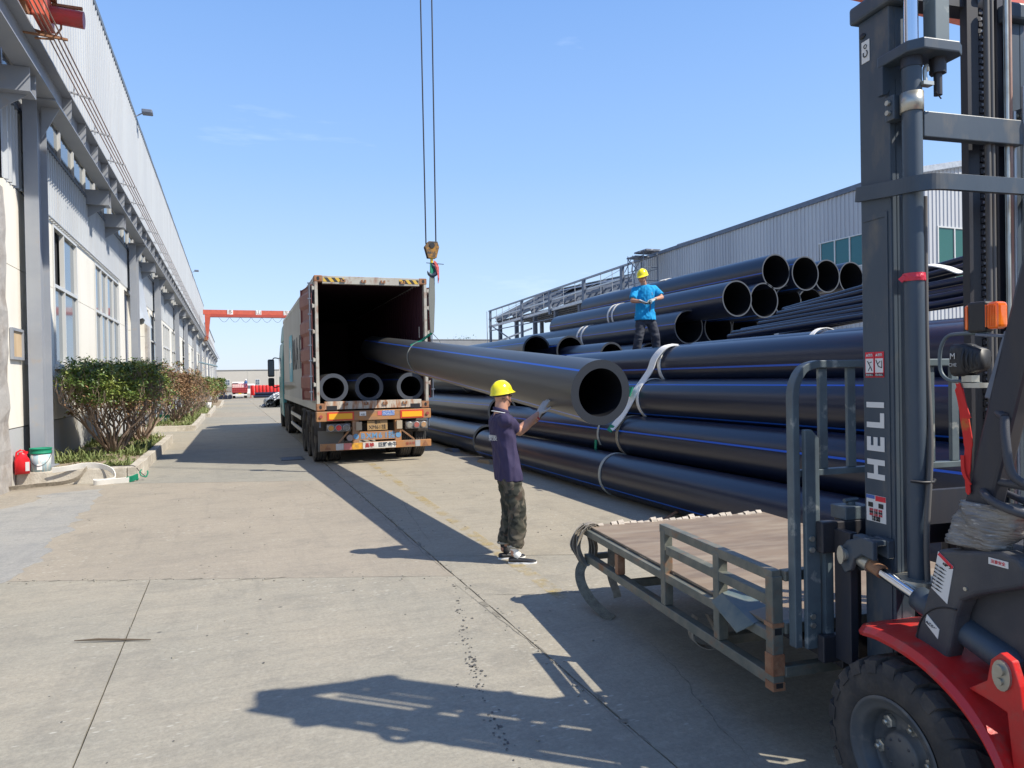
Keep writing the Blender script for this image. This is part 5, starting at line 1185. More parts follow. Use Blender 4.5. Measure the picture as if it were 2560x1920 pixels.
# mud guards, flaps, side guards, landing gear, tank, battery boxes
for sx in (-1, 1):
    for y_ in (0.85, 2.15, 3.45):
        b = MB(); ang = [R(a) for a in range(25, 171, 12)]
        rings = [[Vector((sx*x_, y_+rad*math.cos(a), 0.5+rad*math.sin(a))) for x_, rad in ((0.66, 0.585), (1.26, 0.585), (1.26, 0.60), (0.66, 0.60))] for a in ang]
        b.loft(rings); b.build('mudguard', 'chassis', tk)
    b = MB(); b.box((min(sx*0.66, sx*1.2), 0.12, 0.28), (max(sx*0.66, sx*1.2), 0.14, 0.72)); 
    if sx < 0: b.build('mud_flap', mat('pale muddy flap', (0.16, 0.145, 0.12), 0.85), tk)
    for z in (0.45, 0.78):
        MB().bar((sx*1.18, 4.3, z), (sx*1.18, 9.0, z), 0.03, 0.10).build('side_guard', 'galv', tk)
    MB().box((min(sx*0.9, sx*0.78), 7.6, 0.15), (max(sx*0.9, sx*0.78), 7.74, 1.0)).build('landing_leg', 'chassis', tk)
    MB().box((min(sx*0.6, sx*1.15), 9.05, 0.45), (max(sx*0.6, sx*1.15), 9.7, 0.95)).build('fuel_tank', 'galv' if sx > 0 else 'chassis', tk, bevel=0.05)
MB().box((-1.16, 4.0, 0.92), (-0.9, 4.2, 1.06)).build('side_marker', 'orange', tk)
b = MB(); b.box((-0.9, 0.3, 0.55), (0.9, 4.2, 0.85)); b.build('suspension', 'chassis', tk)
teal = mat('teal cab paint', (0.03, 0.22, 0.26), 0.35, col2=(0.05, 0.27, 0.31), sc=2)
b = MB(); b.loft([[Vector((sx*x_, y_, z)) for sx, y_ in ((-1, 12.75), (1, 12.75), (1, 15.3), (-1, 15.3))] for x_, z in ((1.22, 0.45), (1.25, 1.6), (1.24, 2.7), (1.18, 3.35))], smooth=False)
cab = b.build('cab', teal, tk, bevel=0.07)
MB().loft([[Vector((sx*x_, y_, z)) for sx, y_ in ((-1, 12.7), (1, 12.7), (1, y2), (-1, y2))] for x_, z, y2 in ((1.19, 3.36, 14.9), (1.17, 3.9, 14.1), (1.1, 4.12, 13.3))], smooth=False).build('air_deflector', teal, tk, bevel=0.05)
for sx in (-1, 1):
    MB().box((min(sx*1.245, sx*1.262), 13.9, 2.0), (max(sx*1.245, sx*1.262), 15.0, 2.75)).build('side_window', 'glass', cab)
    m = bpy.data.objects
    g = MB(); g.tube(smooth_pts([(sx*1.25, 15.2, 2.75), (sx*1.42, 15.25, 2.78), (sx*1.52, 15.2, 2.66)]), 0.022, 8); g.tube(smooth_pts([(sx*1.25, 15.2, 1.62), (sx*1.42, 15.25, 1.56), (sx*1.52, 15.2, 1.66)]), 0.022, 8)
    mo = g.build('mirror_arm', 'black', cab)
    MB().box((sx*1.56-0.13, 15.12, 2.0), (sx*1.56+0.13, 15.22, 2.72)).build('mirror', 'black', mo, bevel=0.05); MB().box((sx*1.56-0.12, 15.11, 1.62), (sx*1.56+0.12, 15.21, 1.96)).build('mirror', 'black', mo, bevel=0.05)
    MB().box((sx*1.56-0.10, 15.112, 2.06), (sx*1.56+0.10, 15.118, 2.66)).build('mirror_glass', 'glass', mo)
MB().box((-1.2, 12.3, 1.3), (-0.9, 12.62, 3.2)).build('air_intake', 'chassis', tk, bevel=0.03)
MB().box((-1.2, 12.72, 0.5), (1.2, 15.3, 1.0)).build('cab_skirt', 'chassis', tk)

# ================================================================== RIGHT SIDE BUILDINGS
XR = 30.0
rw_ = thing('ribbed_warehouse', 'large grey ribbed warehouse behind the pipe stacks with teal windows', 'building', (XR, 25.8, 0))
RW0, RW1 = 25.8, 49.0
lm = mat('pale ribbed steel', (0.50, 0.515, 0.53), 0.5, 0.0, col2=(0.40, 0.415, 0.44), sc=0.3, stretch=(1, 1, 0.1))
def wb(mb, name, m, par=None, **k):
    o = mb.build(name, m, par or rw_, **k)
    if par is None: o.location = (-XR, -25.8, 0)
    return o
for a, e in ((25.8, 31.6), (31.6, 37.4), (37.4, 43.2), (43.2, 49.0)):
    ribbed(a, e, 8.75 if a < 26 else 0, 11.15, XR, 0.28, 0.05, lambda x, y, z: (2*XR-x, y, z)); q = MB()
    def fl(x, y, z): return (2*XR-x, y, z)
    if a < 26:
        wb(ribbed(a, e, 8.80, 11.15, XR, 0.28, 0.05, fl), 'cladding_sheet', lm); wb(ribbed(a, e, 0, 7.2, XR, 0.28, 0.05, fl), 'cladding_sheet', lm); wb(ribbed(30.0, e, 7.2, 8.8, XR, 0.28, 0.05, fl), 'cladding_sheet', lm)
    else: wb(ribbed(a, e, 0, 11.0 if a > 40 else 11.15, XR, 0.28, 0.05, fl), 'cladding_sheet', lm)
wb(MB().box((XR+0.06, 26.0, 0), (58, 48.9, 11.0)), 'hall_core', 'clad2')
fr = MB(); 
for k in range(5): fr.box((XR-0.06, 25.9+k*0.98, 7.2), (XR+0.03, 25.97+k*0.98, 8.8))
fr.box((XR-0.062, 25.85, 8.74), (XR+0.02, 30.0, 8.80)); fr.box((XR-0.062, 25.85, 7.15), (XR+0.02, 30.0, 7.21))
f = wb(fr, 'window', 'alu')
for k in range(4): MB().box((XR-0.01, 25.975+k*0.98, 7.22), (XR+0.0, 26.87+k*0.98, 8.73)).build('pane', 'teal_glass', f)
b = MB(); b.prism([(25.7, 11.1), (49.0, 10.72), (49.0, 10.95), (25.7, 11.38)], lambda p, d: (d, p[0], p[1]), XR-0.12, XR+0.3); wb(b, 'eave_trim', 'steel_d')
# sunlit gable end facing the camera
def gab(x0, x1, z0, z1):
    b = MB(); xs_ = []; x = x0
    while x < x1-1e-3:
        for dx, d in ((0, 0), (0.20, 0), (0.23, -0.04), (0.25, -0.04)):
            if x+dx < x1: xs_.append((x+dx, d))
        x += 0.28
    xs_.append((x1, 0)); b.add([(x, 25.8+d, z) for x, d in xs_ for z in (z0, z1 if not callable(z1) else z1(x))], [(2*i, 2*i+2, 2*i+3, 2*i+1) for i in range(len(xs_)-1)]); return b
zt = lambda x: 11.2+(x-XR)*0.20
wb(gab(XR+0.0, 33.6, 0, zt), 'gable_sheet', lm); wb(gab(33.6, 37.4, 9.1, zt), 'gable_sheet', lm); wb(gab(33.6, 37.4, 0, 6.2), 'gable_sheet', lm); wb(gab(37.4, 56, 0, lambda x: 12.6), 'gable_sheet', lm)
fr = MB()
for x_ in (33.6, 34.8, 36.0, 37.3): fr.box((x_, 25.74, 6.2), (x_+0.08, 25.83, 9.1))
fr.box((33.6, 25.742, 9.05), (37.4, 25.82, 9.12)); fr.box((33.6, 25.742, 6.18), (37.4, 25.82, 6.24)); fr.box((33.6, 25.742, 6.85), (37.4, 25.82, 6.92))
f = wb(fr, 'window', 'alu')
for x_ in (33.69, 34.89, 36.09): MB().box((x_, 25.79, 6.25), (x_+1.1, 25.8, 9.04)).build('pane', mat('green window glass', (0.03, 0.12, 0.10), 0.1), f)
b = MB(); b.add([(XR-0.1, 25.6, 11.2), (60, 25.6, 17.2), (60, 25.6, 17.5), (XR-0.1, 25.6, 11.5), (XR-0.1, 26.1, 11.2), (60, 26.1, 17.2), (60, 26.1, 17.5), (XR-0.1, 26.1, 11.5)], [(0, 1, 2, 3), (7, 6, 5, 4), (0, 4, 5, 1), (3, 2, 6, 7)]); wb(b, 'gable_trim', 'galv')

# open steel frame with canopy beyond the warehouse
sf = thing('steel_frame', 'open dark steel frame with railing-like beams left of the ribbed warehouse', 'steel frame', (XR, 49, 0))
def sb_(mb, name, m):
    o = mb.build(name, m, sf); o.location = (-XR, -49, 0); return o
ztop = lambda y: 10.78-(y-49)*0.0205
for nm, dz, m_, w_, h_ in (('top_beam', 0, 'steel', 0.16, 0.16), ('middle_beam', -1.0, 'galv', 0.14, 0.14), ('lower_beam', -1.95, 'galv', 0.16, 0.26)):
    sb_(MB().bar((XR, 49.2, ztop(49)+dz), (XR, 83.4, ztop(83.4)+dz), w_, h_), nm, m_)
for y_ in (50.8, 57.6, 65.0, 72.4, 82.6):
    sb_(MB().box((XR-0.22, y_-0.20, ztop(y_)-2.4 if y_ < 70 else 0), (XR-0.02, y_+0.20, ztop(y_)-0.07)), 'post', 'steel_d')
for y_ in (52.8, 54.8, 59.8, 62.3, 67, 69.5, 74.6, 76.8, 79, 81):
    sb_(MB().cyl((XR+0.1, y_, ztop(y_)-2.1), (XR+0.1, y_, ztop(y_)), 0.03, n=6), 'tie_rod', 'galv')
for y0_, y1_ in ((57.6, 50.8), (65, 57.6), (72.4, 65), (82.6, 72.4)):
    sb_(MB().cyl((XR+0.15, y0_, ztop(y0_)-0.9), (XR+0.15, y1_, ztop(y1_)-0.1), 0.02, n=6), 'diagonal_wire', 'galv')
for y_, z_ in ((74, 7.6), (78, 7.6)): pass
sb_(MB().bar((XR, 83.4, 7.62), (XR, 64, 7.62), 0.08, 0.10), 'tie_beam', 'steel_d'); sb_(MB().bar((XR, 83.4, 8.25), (XR, 68, 8.25), 0.08, 0.10), 'tie_beam', 'steel_d')
sb_(MB().bar((XR, 82.2, 8.1), (XR, 74.0, 5.5), 0.10, 0.12), 'brace', 'steel_d'); sb_(MB().bar((XR, 83.4, 5.9), (XR, 70, 7.0), 0.14, 0.16), 'sloping_beam', 'galv')
sb_(MB().tube([(XR-0.1, 83.9, 10.1), (XR-0.1, 83.9, 0)], 0.05, 8), 'down_pipe', 'galv')
sb_(MB().tube([(XR-0.1, 49.1, 10.7), (XR-0.15, 49.2, 10.2), (XR-0.1, 49.1, 9.6), (XR-0.1, 49.1, 0)], 0.07, 8), 'down_pipe', 'galv')
cp = thing('canopy_roof', 'dark canopy roof on rafters behind the open steel frame', 'canopy', (38, 70, 0))
def cb(mb, name, m, **k):
    o = mb.build(name, m, cp, **k); o.location = (-38, -70, 0); return o
E0 = (31, 84, 9.1); RG0 = (38, 84, 12.6); RG1 = (38, 54, 11.6); E1_ = (31, 54, 9.6)
roofm = mat('weathered canopy sheet', (0.36, 0.36, 0.31), 0.7)
def slab3(p, th, m, nm):
    b = MB(); b.add([Vector(q) for q in p]+[Vector(q)-Vector((0, 0, th)) for q in p], [(0, 1, 2, 3), (7, 6, 5, 4), (0, 4, 5, 1), (1, 5, 6, 2), (2, 6, 7, 3), (3, 7, 4, 0)]); return cb(b, nm, m)
slab3([RG0, (46, 84, 9.3), (46, 54, 9.3), RG1], 0.12, 'steel_d', 'roof_sheet'); slab3([(37.6, 84, 12.75), (38.6, 84, 12.75), (38.6, 54, 11.75), (37.6, 54, 11.75)], 0.1, roofm, 'ridge_cap')  # roof sheets coloured dark: the shade of the underside is painted in
slab3([(35.2, 76, 11.7), (38, 76, 12.4), (38, 54, 11.6), (35.2, 54, 10.9)], 0.06, 'steel_d', 'roof_sheet')
for k in range(9): cb(MB().bar((31.2+k*0.8, 84, 9.15+k*0.4), (31.2+k*0.8, 54, 9.55+k*0.26), 0.10, 0.14), 'purlin', 'steel_d')
slab3([(31, 84, 8.9), (31, 54, 8.9), (46, 54, 8.9), (46, 84, 8.9)], 0.05, 'steel_d', 'ceiling_deck')
for y_ in (83.5, 78, 72.5, 67, 61.5, 56):
    f = (84-y_)/30; zr = 12.45-f; ze = 9.0+0.4*f
    cb(MB().bar((31, y_, ze), (38, y_, zr), 0.2, 0.75), 'rafter', 'steel_d'); cb(MB().bar((46, y_, 9.1), (38, y_, zr), 0.2, 0.55), 'rafter', 'steel_d')
    for x_ in (31.5, 37.2, 44): cb(MB().box((x_-0.2, y_-0.2, 0), (x_+0.2, y_+0.2, 9.0)), 'post', 'steel_d')
for k in range(14): cb(MB().box((31.3+k*1.05, 54.5, 8.72), (31.42+k*1.05, 83.5, 8.84)), 'purlin', 'steel_d')
st = thing('scaffold_tower', 'thin scaffold ladder tower against the left end of the ribbed warehouse', 'scaffold', (28.9, 46.1, 0))
b = MB()
for x_, y_ in ((-0.6, -1.1), (0.6, -1.1), (-0.6, 1.1), (0.6, 1.1)): b.tube([(x_, y_, 0), (x_, y_, 10.85)], 0.035, 6)
b.build('upright', 'steel_d', st)
for k in range(11):
    z = 0.8+k*0.98; b = MB(); b.tube([(-0.6, -1.1, z), (-0.6, 1.1, z)], 0.025, 6); b.tube([(0.6, -1.1, z), (0.6, 1.1, z)], 0.025, 6); b.tube([(-0.6, -1.1, z+0.1), (0.6, -1.1, z+0.1)], 0.025, 6); b.build('rung', 'steel_d', st)
b = MB(); b.tube([(-0.6, 1.1, 9.0), (-0.6, -1.1, 10.6)], 0.03, 6); b.tube([(-0.6, -1.1, 9.0), (-0.6, 1.1, 10.6)], 0.03, 6); b.tube([(-0.6, 1.6, 9.7), (-0.6, 0.4, 10.8)], 0.03, 6); b.build('brace', 'steel_d', st)
b = MB(); b.box((-0.6, -1.5, 10.88), (0.6, 0.2, 11.0)); b.box((-0.6, 0.0, 10.66), (0.6, 1.3, 10.76)); b.build('platform', mat('platform boards', (0.14, 0.15, 0.18), 0.8, col2=(0.4, 0.42, 0.45), sc=3, lo=0.5, hi=0.55), st)
gw = MB(); gw.box((20, 90, -1), (36.5, 90.5, 6.88)); gw.box((19.9, 89.95, 6.88), (36.6, 90.55, 6.98))
tag(gw.build('grey_wall', mat('grey concrete wall', (0.30, 0.31, 0.32), 0.9, col2=(0.25, 0.26, 0.27), sc=0.5)), 'long grey concrete wall behind the hanging pipe, left of the steel frame', 'wall')
tr = thing('distant_tree', 'tree top peeping over the left end of the grey wall', 'tree', (29.6, 93, 0))
MB().tube([(0, 0, -0.5), (0, 0, 6)], [0.18, 0.08], 8).build('trunk', 'bark', tr)
b = MB(); rr = random.Random(4)
for k in range(900):
    p = Vector((rr.gauss(0, 0.75), rr.gauss(0, 0.6), 6.3+rr.gauss(0, 0.5))); d = Vector((rr.uniform(-1, 1), rr.uniform(-1, 1), rr.uniform(-1, 1))).normalized()*0.14; w = d.cross(Vector((rr.uniform(-1, 1), 0.3, 1))).normalized()*0.07
    b.add([p-d, p+w, p+d, p-w], [(0, 1, 2, 3)])
b.build('crown', 'leaf', tr, kind='stuff')

# ================================================================== FORKLIFT
FL = (2.87, 1.88, 0); FR = R(-6.3)
M['mast'] = mat('slate grey mast paint', (0.046, 0.066, 0.090), 0.42, 0.1, col2=(0.064, 0.082, 0.102), sc=3, dust=(0.17, 0.15, 0.12), dsc=9, dlo=0.55, dhi=0.85, stretch=(1, 1, 0.4), bump=0.05, bsc=20)
M['mast_d'] = mat('greasy dark mast channel', (0.028, 0.032, 0.045), 0.45, 0.2, col2=(0.05, 0.045, 0.045), sc=5, stretch=(1, 1, 0.2))
M['mast_l'] = mat('scuffed guard steel', (0.11, 0.145, 0.16), 0.5, 0.1, col2=(0.08, 0.10, 0.115), sc=5, dust=(0.33, 0.34, 0.31), dsc=9, dlo=0.6, dhi=0.7)
M['chrome'] = mat('chromed rod', (0.75, 0.76, 0.78), 0.12, 1.0)
M['zinc'] = mat('zinc plated steel', (0.55, 0.54, 0.48), 0.35, 0.7, col2=(0.38, 0.36, 0.30), sc=8)
M['fl_red'] = mat('forklift red paint', (0.60, 0.020, 0.018), 0.38, col2=(0.50, 0.03, 0.025), sc=5, dust=(0.26, 0.10, 0.08), dsc=11, dlo=0.52, dhi=0.8, coat=0.1, bump=0.08, bsc=40)
M['plastic'] = mat('dark grey moulded plastic', (0.045, 0.048, 0.058), 0.5, bump=0.12, bsc=260, dust=(0.10, 0.095, 0.09), dsc=3, dlo=0.5, dhi=0.85)
M['amber'] = mat('orange indicator lens', (0.90, 0.13, 0.01), 0.15, col2=(0.98, 0.24, 0.02), sc=9, coat=0.5)
M['film'] = mat('dusty stretch film', (0.27, 0.255, 0.23), 0.32, col2=(0.16, 0.15, 0.14), sc=9, stretch=(1, 1, 5), bump=1.0, bsc=14, dust=(0.5, 0.48, 0.44), dsc=20, dlo=0.6, dhi=0.68)
M['hose'] = mat('hydraulic hose', (0.10, 0.095, 0.09), 0.6)
fk = thing('forklift', 'red forklift with tall slate grey mast and white lettering standing at the right edge', 'forklift', FL, FR)
def fkp(mb, name, m, par=None, **k): return mb.build(name, m, par or fk, **k)
def sgn(s, a, b_): return (min(s*a, s*b_), max(s*a, s*b_))
for s in (-1, 1):
    # outer channel: web outside, flanges turned inwards
    b = MB(); x0, x1 = sgn(s, 0.36, 0.332); b.box((x0, 0.232, 0.30), (x1, 0.40, 3.30)); x0, x1 = sgn(s, 0.332, 0.265)
    b.box((x0, 0.232, 0.30), (x1, 0.252, 3.30)); b.box((x0, 0.38, 0.30), (x1, 0.40, 3.30)); och = fkp(b, 'outer_channel', 'mast', bevel=0.004)
    # raised rib plate on the outside of the channel
    if s < 0:
        b = MB(); b.box((-0.364, 0.25, 0.62), (-0.3602, 0.262, 2.46)); b.box((-0.364, 0.262, 2.44), (-0.3602, 0.385, 2.462)); b.build('web_rib', 'mast', och)
    b = MB(); x0, x1 = sgn(s, 0.325, 0.30); b.box((x0, 0.262, 0.36), (x1, 0.37, 3.46)); x0, x1 = sgn(s, 0.30, 0.235)
    b.box((x0, 0.262, 0.36), (x1, 0.278, 3.46)); b.box((x0, 0.354, 0.36), (x1, 0.37, 3.46)); fkp(b, 'inner_channel', 'mast_d', bevel=0.003)
    b = MB(); x0, x1 = sgn(s, 0.385, 0.24); b.box((x0, 0.20, 3.30), (x1, 0.43, 3.375)); fkp(b, 'mast_cap', 'mast', bevel=0.012)
    # lift cylinder behind each channel
    cx_ = s*0.335; cyy = 0.145
    fkp(MB().cyl((cx_, cyy, 0.96), (cx_, cyy, 3.02), 0.037, n=24), 'lift_cylinder', 'mast')
    fkp(MB().cyl((cx_, cyy, 3.02), (cx_, cyy, 3.45), 0.027, n=24), 'cylinder_rod', 'chrome')
    fkp(MB().cyl((cx_, cyy, 3.005), (cx_, cyy, 3.045), 0.040, n=24), 'cylinder_gland', 'mast_d')
    b = MB(); b.lathe([(0.038, 0), (0.043, 0), (0.043, 0.075), (0.038, 0.075)], 28, Matrix.Translation((cx_, cyy, 2.83))); b.box((cx_-s*0.02-0.03, 0.165, 2.83), (cx_-s*0.02+0.03, 0.228, 2.90)); fkp(b, 'clamp_ring', 'zinc')
    b = MB(); x0, x1 = sgn(s, 0.39, 0.35); b.box((cx_-0.05, 0.185, 2.815), (cx_+0.0, 0.231, 2.915)); pf = fkp(b, 'clamp_block', 'mast', bevel=0.004)
    for z in (2.845, 2.885): MB().cyl((cx_-0.052, 0.208, z), (cx_-0.064, 0.208, z), 0.011, n=6).build('bolt', 'zinc', pf)
    fkp(MB().cyl((cx_, cyy, 0.93), (cx_, cyy, 0.965), 0.085, n=24), 'cylinder_foot', 'zinc')
    # hoses beside the cylinder
    for k, (dx, dy, r_, m_) in enumerate(((0.052, 0.03, 0.010, 'galv'), (0.078, 0.055, 0.008, 'galv'), (0.066, 0.01, 0.011, 'hose'))):
        x_ = cx_-s*dx
        if k == 2: pts = smooth_pts([(x_, cyy+dy, 2.5), (x_, cyy+dy, 1.9), (cx_-s*0.03, cyy-0.04, 1.5), (cx_+s*0.01, cyy-0.055, 1.15), (cx_, cyy-0.05, 0.9)])
        else: pts = [(x_, cyy+dy, 0.95), (x_, cyy+dy, 2.9 if k else 3.0)]
        fkp(MB().tube(pts, r_, 8), 'hose', m_)
b = MB(); b.tube(smooth_pts([(-0.30, 0.11, 2.93), (-0.30, 0.115, 2.99), (-0.285, 0.12, 3.01), (-0.275, 0.125, 2.99)]), 0.008, 8); b.box((-0.325, 0.095, 2.925), (-0.275, 0.125, 2.94)); fkp(b, 'hose_clip', 'zinc')
b = MB(); b.box((-0.26, 0.16, 2.745), (0.26, 0.20, 2.85)); fkp(b, 'cross_tie', 'mast', bevel=0.004)
b = MB(); b.box((-0.33, 0.245, 0.34), (0.33, 0.39, 0.46)); fkp(b, 'cross_tie', 'mast_d')
b = MB(); b.box((-0.24, 0.20, 1.16), (0.24, 0.23, 1.30)); fkp(b, 'cross_tie', 'mast_d')
b = MB(); b.box((-0.235, 0.27, 3.36), (0.235, 0.36, 3.46)); fkp(b, 'cross_tie', 'mast_d')
# wrap-round brace
pth = smooth_pts([(-0.368, 0.41, 2.565), (-0.370, 0.30, 2.552), (-0.374, 0.20, 2.54), (-0.372, 0.11, 2.532), (-0.34, 0.052, 2.528), (-0.28, 0.04, 2.528)], 5)
pth += [Vector((0.28, 0.04, 2.528))] + smooth_pts([(0.28, 0.04, 2.528), (0.34, 0.052, 2.528), (0.372, 0.11, 2.532), (0.374, 0.2, 2.54), (0.370, 0.41, 2.565)], 5)
ribbon(pth, (0, 0, 1), 0.062, 0.022).build('mast_brace', 'mast', fk, bevel=0.003)
# upper bracket carrying the rods
b = MB(); P_ = [(-0.44, 0.20), (-0.375, 0.20), (-0.375, 0.10), (-0.30, 0.07), (-0.18, 0.06), (-0.155, 0.09), (-0.155, 0.15), (-0.18, 0.175), (-0.40, 0.19)]
b.prism([(-0.395, 0.26), (-0.40, 0.10), (-0.36, 0.055), (-0.19, 0.055), (-0.15, 0.08), (-0.15, 0.16), (-0.19, 0.19), (-0.30, 0.19), (-0.36, 0.26)], lambda p, d: (p[0], p[1], d), 3.045, 3.09); fkp(b, 'rod_bracket', 'mast', bevel=0.006)
b = MB(); b.prism([(-0.395, 3.045), (-0.395, 2.93), (-0.375, 2.93), (-0.30, 3.045)], lambda p, d: (p[0], d, p[1]), 0.23, 0.26); fkp(b, 'bracket_gusset', 'mast')
b = MB(); b.box((-0.26, 0.10, 3.09), (-0.19, 0.16, 3.45)); fkp(b, 'lift_bar', 'mast_l', bevel=0.003)
b = MB(); b.cyl((-0.225, 0.125, 3.045), (-0.225, 0.125, 2.985), 0.032, n=6); b.cyl((-0.225, 0.125, 2.985), (-0.225, 0.125, 2.90), 0.016, n=12); b.tube([(-0.25, 0.11, 2.905), (-0.2, 0.135, 2.893)], 0.003, 6); fkp(b, 'chain_anchor', 'mast_d')
# lift chains
ch = MB()
for k in range(92):
    z = 0.95+k*0.0265
    for x_ in (-0.035, 0.035):
        xx = 0.165; ch.box((xx-0.022, 0.262+(0.004 if k % 2 else 0), z), (xx-0.006, 0.284, z+0.020)); ch.box((xx+0.006, 0.262, z+0.004), (xx+0.022, 0.284-(0.004 if k % 2 else 0), z+0.024)); break
for k in range(92):
    z = 0.95+k*0.0265; ch.box((0.155, 0.266, z+0.006), (0.175, 0.28, z+0.016), 1)
ch.build('lift_chain', ['mast_d', 'steel'], fk, kind='stuff')
for z in (3.42,): fkp(MB().cyl((0.13, 0.29, z), (0.20, 0.29, z), 0.06, n=24), 'chain_sheave', 'steel')
for x_, m_, r_ in ((0.205, 'zinc', 0.010), (0.222, 'rail_rust', 0.010), (0.10, 'hose', 0.012), (0.125, 'hose', 0.010)):
    fkp(MB().tube([(x_, 0.19, 0.9), (x_, 0.19, 3.42)], r_, 8), 'hose', m_)
b = MB(); b.box((0.07, 0.255, 0.5), (0.13, 0.29, 3.45)); b.box((0.235, 0.255, 0.5), (0.262, 0.30, 3.45)); fkp(b, 'inner_guide', 'mast_d')
# red tape round the left cylinder
tp, wd_ = [], []
b = MB(); b.lathe([(0.041, 0), (0.043, 0.005), (0.042, 0.02), (0.041, 0.032)], 20, Matrix.Translation((-0.335, 0.145, 2.155))); b.bar((-0.372, 0.15, 2.175), (-0.384, 0.165, 2.158), 0.012, 0.02)
fkp(b, 'red_tape', mat('red tape', (0.65, 0.03, 0.06), 0.3, bump=0.5, bsc=60))
fkp(MB().tube([(-0.39, 0.12, 1.36), (-0.36, 0.09, 1.357), (-0.31, 0.09, 1.355), (-0.28, 0.11, 1.36), (-0.28, 0.17, 1.36)], 0.006, 6), 'cable_tie', 'black')
# stickers and lettering on the outer channel web
def sticker(y0, y1, z0, z1, m, x=-0.3612, par=None): return MB().box((x-0.0012, y0, z0), (x, y1, z1)).build('sticker', m, par or fk)
sred = mat('sticker warning red', (0.70, 0.02, 0.04), 0.4); M['sred'] = sred; M['paper'] = mat('sticker white', (0.72, 0.70, 0.66), 0.5)
for k in (0, 1):
    y0 = 0.279+k*0.054; q = sticker(y0, y0+0.051, 1.772, 1.880, 'sred')
    MB().box((-0.3640, y0+0.004, 1.792), (-0.3626, y0+0.047, 1.852)).build('panel', 'paper', q); MB().box((-0.3640, y0+0.003, 1.776), (-0.3626, y0+0.048, 1.789)).build('panel', 'black', q)
    text('lettering', '▲警告', 0.013, (-0.3642, y0+0.025, 1.866), (0, -1, 0), (0, 0, 1), 'paper', q); text('lettering', '禁止站人', 0.010, (-0.3645, y0+0.025, 1.782), (0, -1, 0), (0, 0, 1), 'paper', q)
    g = MB(); 
    if k: g.bar((-0.3645, y0+0.036, 1.842), (-0.3645, y0+0.018, 1.815), 0.004, 0.001, (1, 0, 0)); g.bar((-0.3645, y0+0.018, 1.815), (-0.3645, y0+0.010, 1.80), 0.004, 0.001, (1, 0, 0)); g.bar((-0.3645, y0+0.030, 1.832), (-0.3645, y0+0.012, 1.838), 0.003, 0.001, (1, 0, 0)); g.bar((-0.3645, y0+0.02, 1.818), (-0.3645, y0+0.032, 1.80), 0.003, 0.001, (1, 0, 0))
    else: g.bar((-0.3645, y0+0.042, 1.846), (-0.3645, y0+0.028, 1.818), 0.004, 0.001, (1, 0, 0)); g.bar((-0.3645, y0+0.028, 1.818), (-0.3645, y0+0.008, 1.812), 0.004, 0.001, (1, 0, 0)); g.bar((-0.3645, y0+0.033, 1.828), (-0.3645, y0+0.018, 1.84), 0.003, 0.001, (1, 0, 0)); g.bar((-0.3645, y0+0.01, 1.812), (-0.3645, y0+0.01, 1.842), 0.003, 0.001, (1, 0, 0))
    g.build('pictogram', 'black', q)
q = sticker(0.278, 0.388, 1.155, 1.268, 'paper'); MB().box((-0.3640, 0.279, 1.245), (-0.3626, 0.335, 1.267)).build('panel', 'sred', q); MB().box((-0.3640, 0.340, 1.252), (-0.3626, 0.387, 1.267)).build('panel', mat('sticker heading blue', (0.07, 0.14, 0.40), 0.5), q)
for k in range(5): text('lettering', '操作 注意 事项' if k < 3 else '不得 超载', 0.011, (-0.3645, 0.333, 1.205-k*0.0105), (0, -1, 0), (0, 0, 1), 'sred' if k in (0, 2) else 'black', q)
MB().box((-0.3642, 0.292, 1.216), (-0.3630, 0.318, 1.236)).build('pictogram', 'black', q); MB().box((-0.3642, 0.35, 1.216), (-0.3630, 0.376, 1.236)).build('pictogram', 'black', q)
q = sticker(0.336, 0.381, 3.118, 3.21, 'paper'); g = MB(); g.tube([(-0.3645, 0.358+0.012*math.sin(a), 3.155-0.014*math.cos(a)) for a in [R(-150+30*k) for k in range(10)]], 0.0022, 5); g.tube([(-0.3645, 0.358+0.008*math.cos(a), 3.185+0.008*math.sin(a)) for a in [R(30*k) for k in range(13)]], 0.0015, 5); g.build('pictogram', 'black', q)
b = MB(); b.lathe([(0, 0), (0.011, 0), (0.011, 0.004), (0, 0.004)], 14, Matrix.Translation((-0.3602, 0.375, 3.237)) @ Matrix.Rotation(-PI/2, 4, 'Y') @ Matrix.Scale(1.6, 4, Vector((0, 1, 0)))); fkp(b, 'plug', 'black')
for ch_, z_ in (('H', 1.380), ('E', 1.486), ('L', 1.585), ('I', 1.655)): text('lettering', ch_, 0.128, (-0.3625, 0.325, z_), (0, 0, 1), (0, 1, 0), 'paper', fk, 0.0008, sx=1.0, bold=0.0055)
# tilt cylinder with its ear
b = MB(); ear = [(0.235, 1.10), (0.30, 1.105), (0.385, 1.075), (0.43, 1.03), (0.435, 0.97), (0.40, 0.93), (0.365, 0.95), (0.345, 1.00), (0.30, 1.03), (0.235, 1.02)]
b.prism(ear, lambda p, d: (d, p[0], p[1]), -0.47, -0.445); b.prism(ear, lambda p, d: (d, p[0], p[1]), -0.395, -0.3605); b.box((-0.445, 0.24, 1.075), (-0.395, 0.38, 1.10)); fkp(b, 'tilt_bracket', 'mast', bevel=0.006)
pin = fkp(MB().cyl((-0.485, 0.40, 1.01), (-0.35, 0.40, 1.01), 0.026, n=20), 'tilt_pin', 'zinc')
MB().prism([(0.40+0.02*math.cos(a), 1.01+0.04*math.sin(a)) for a in [2*PI*k/16 for k in range(16)]], lambda p, d: (d, p[0], p[1]), -0.492, -0.486).build('lock_plate', 'zinc', pin)
A0 = Vector((-0.42, 0.385, 1.01)); A1 = Vector((-0.42, -0.40, 0.79)); dA = (A1-A0).normalized()
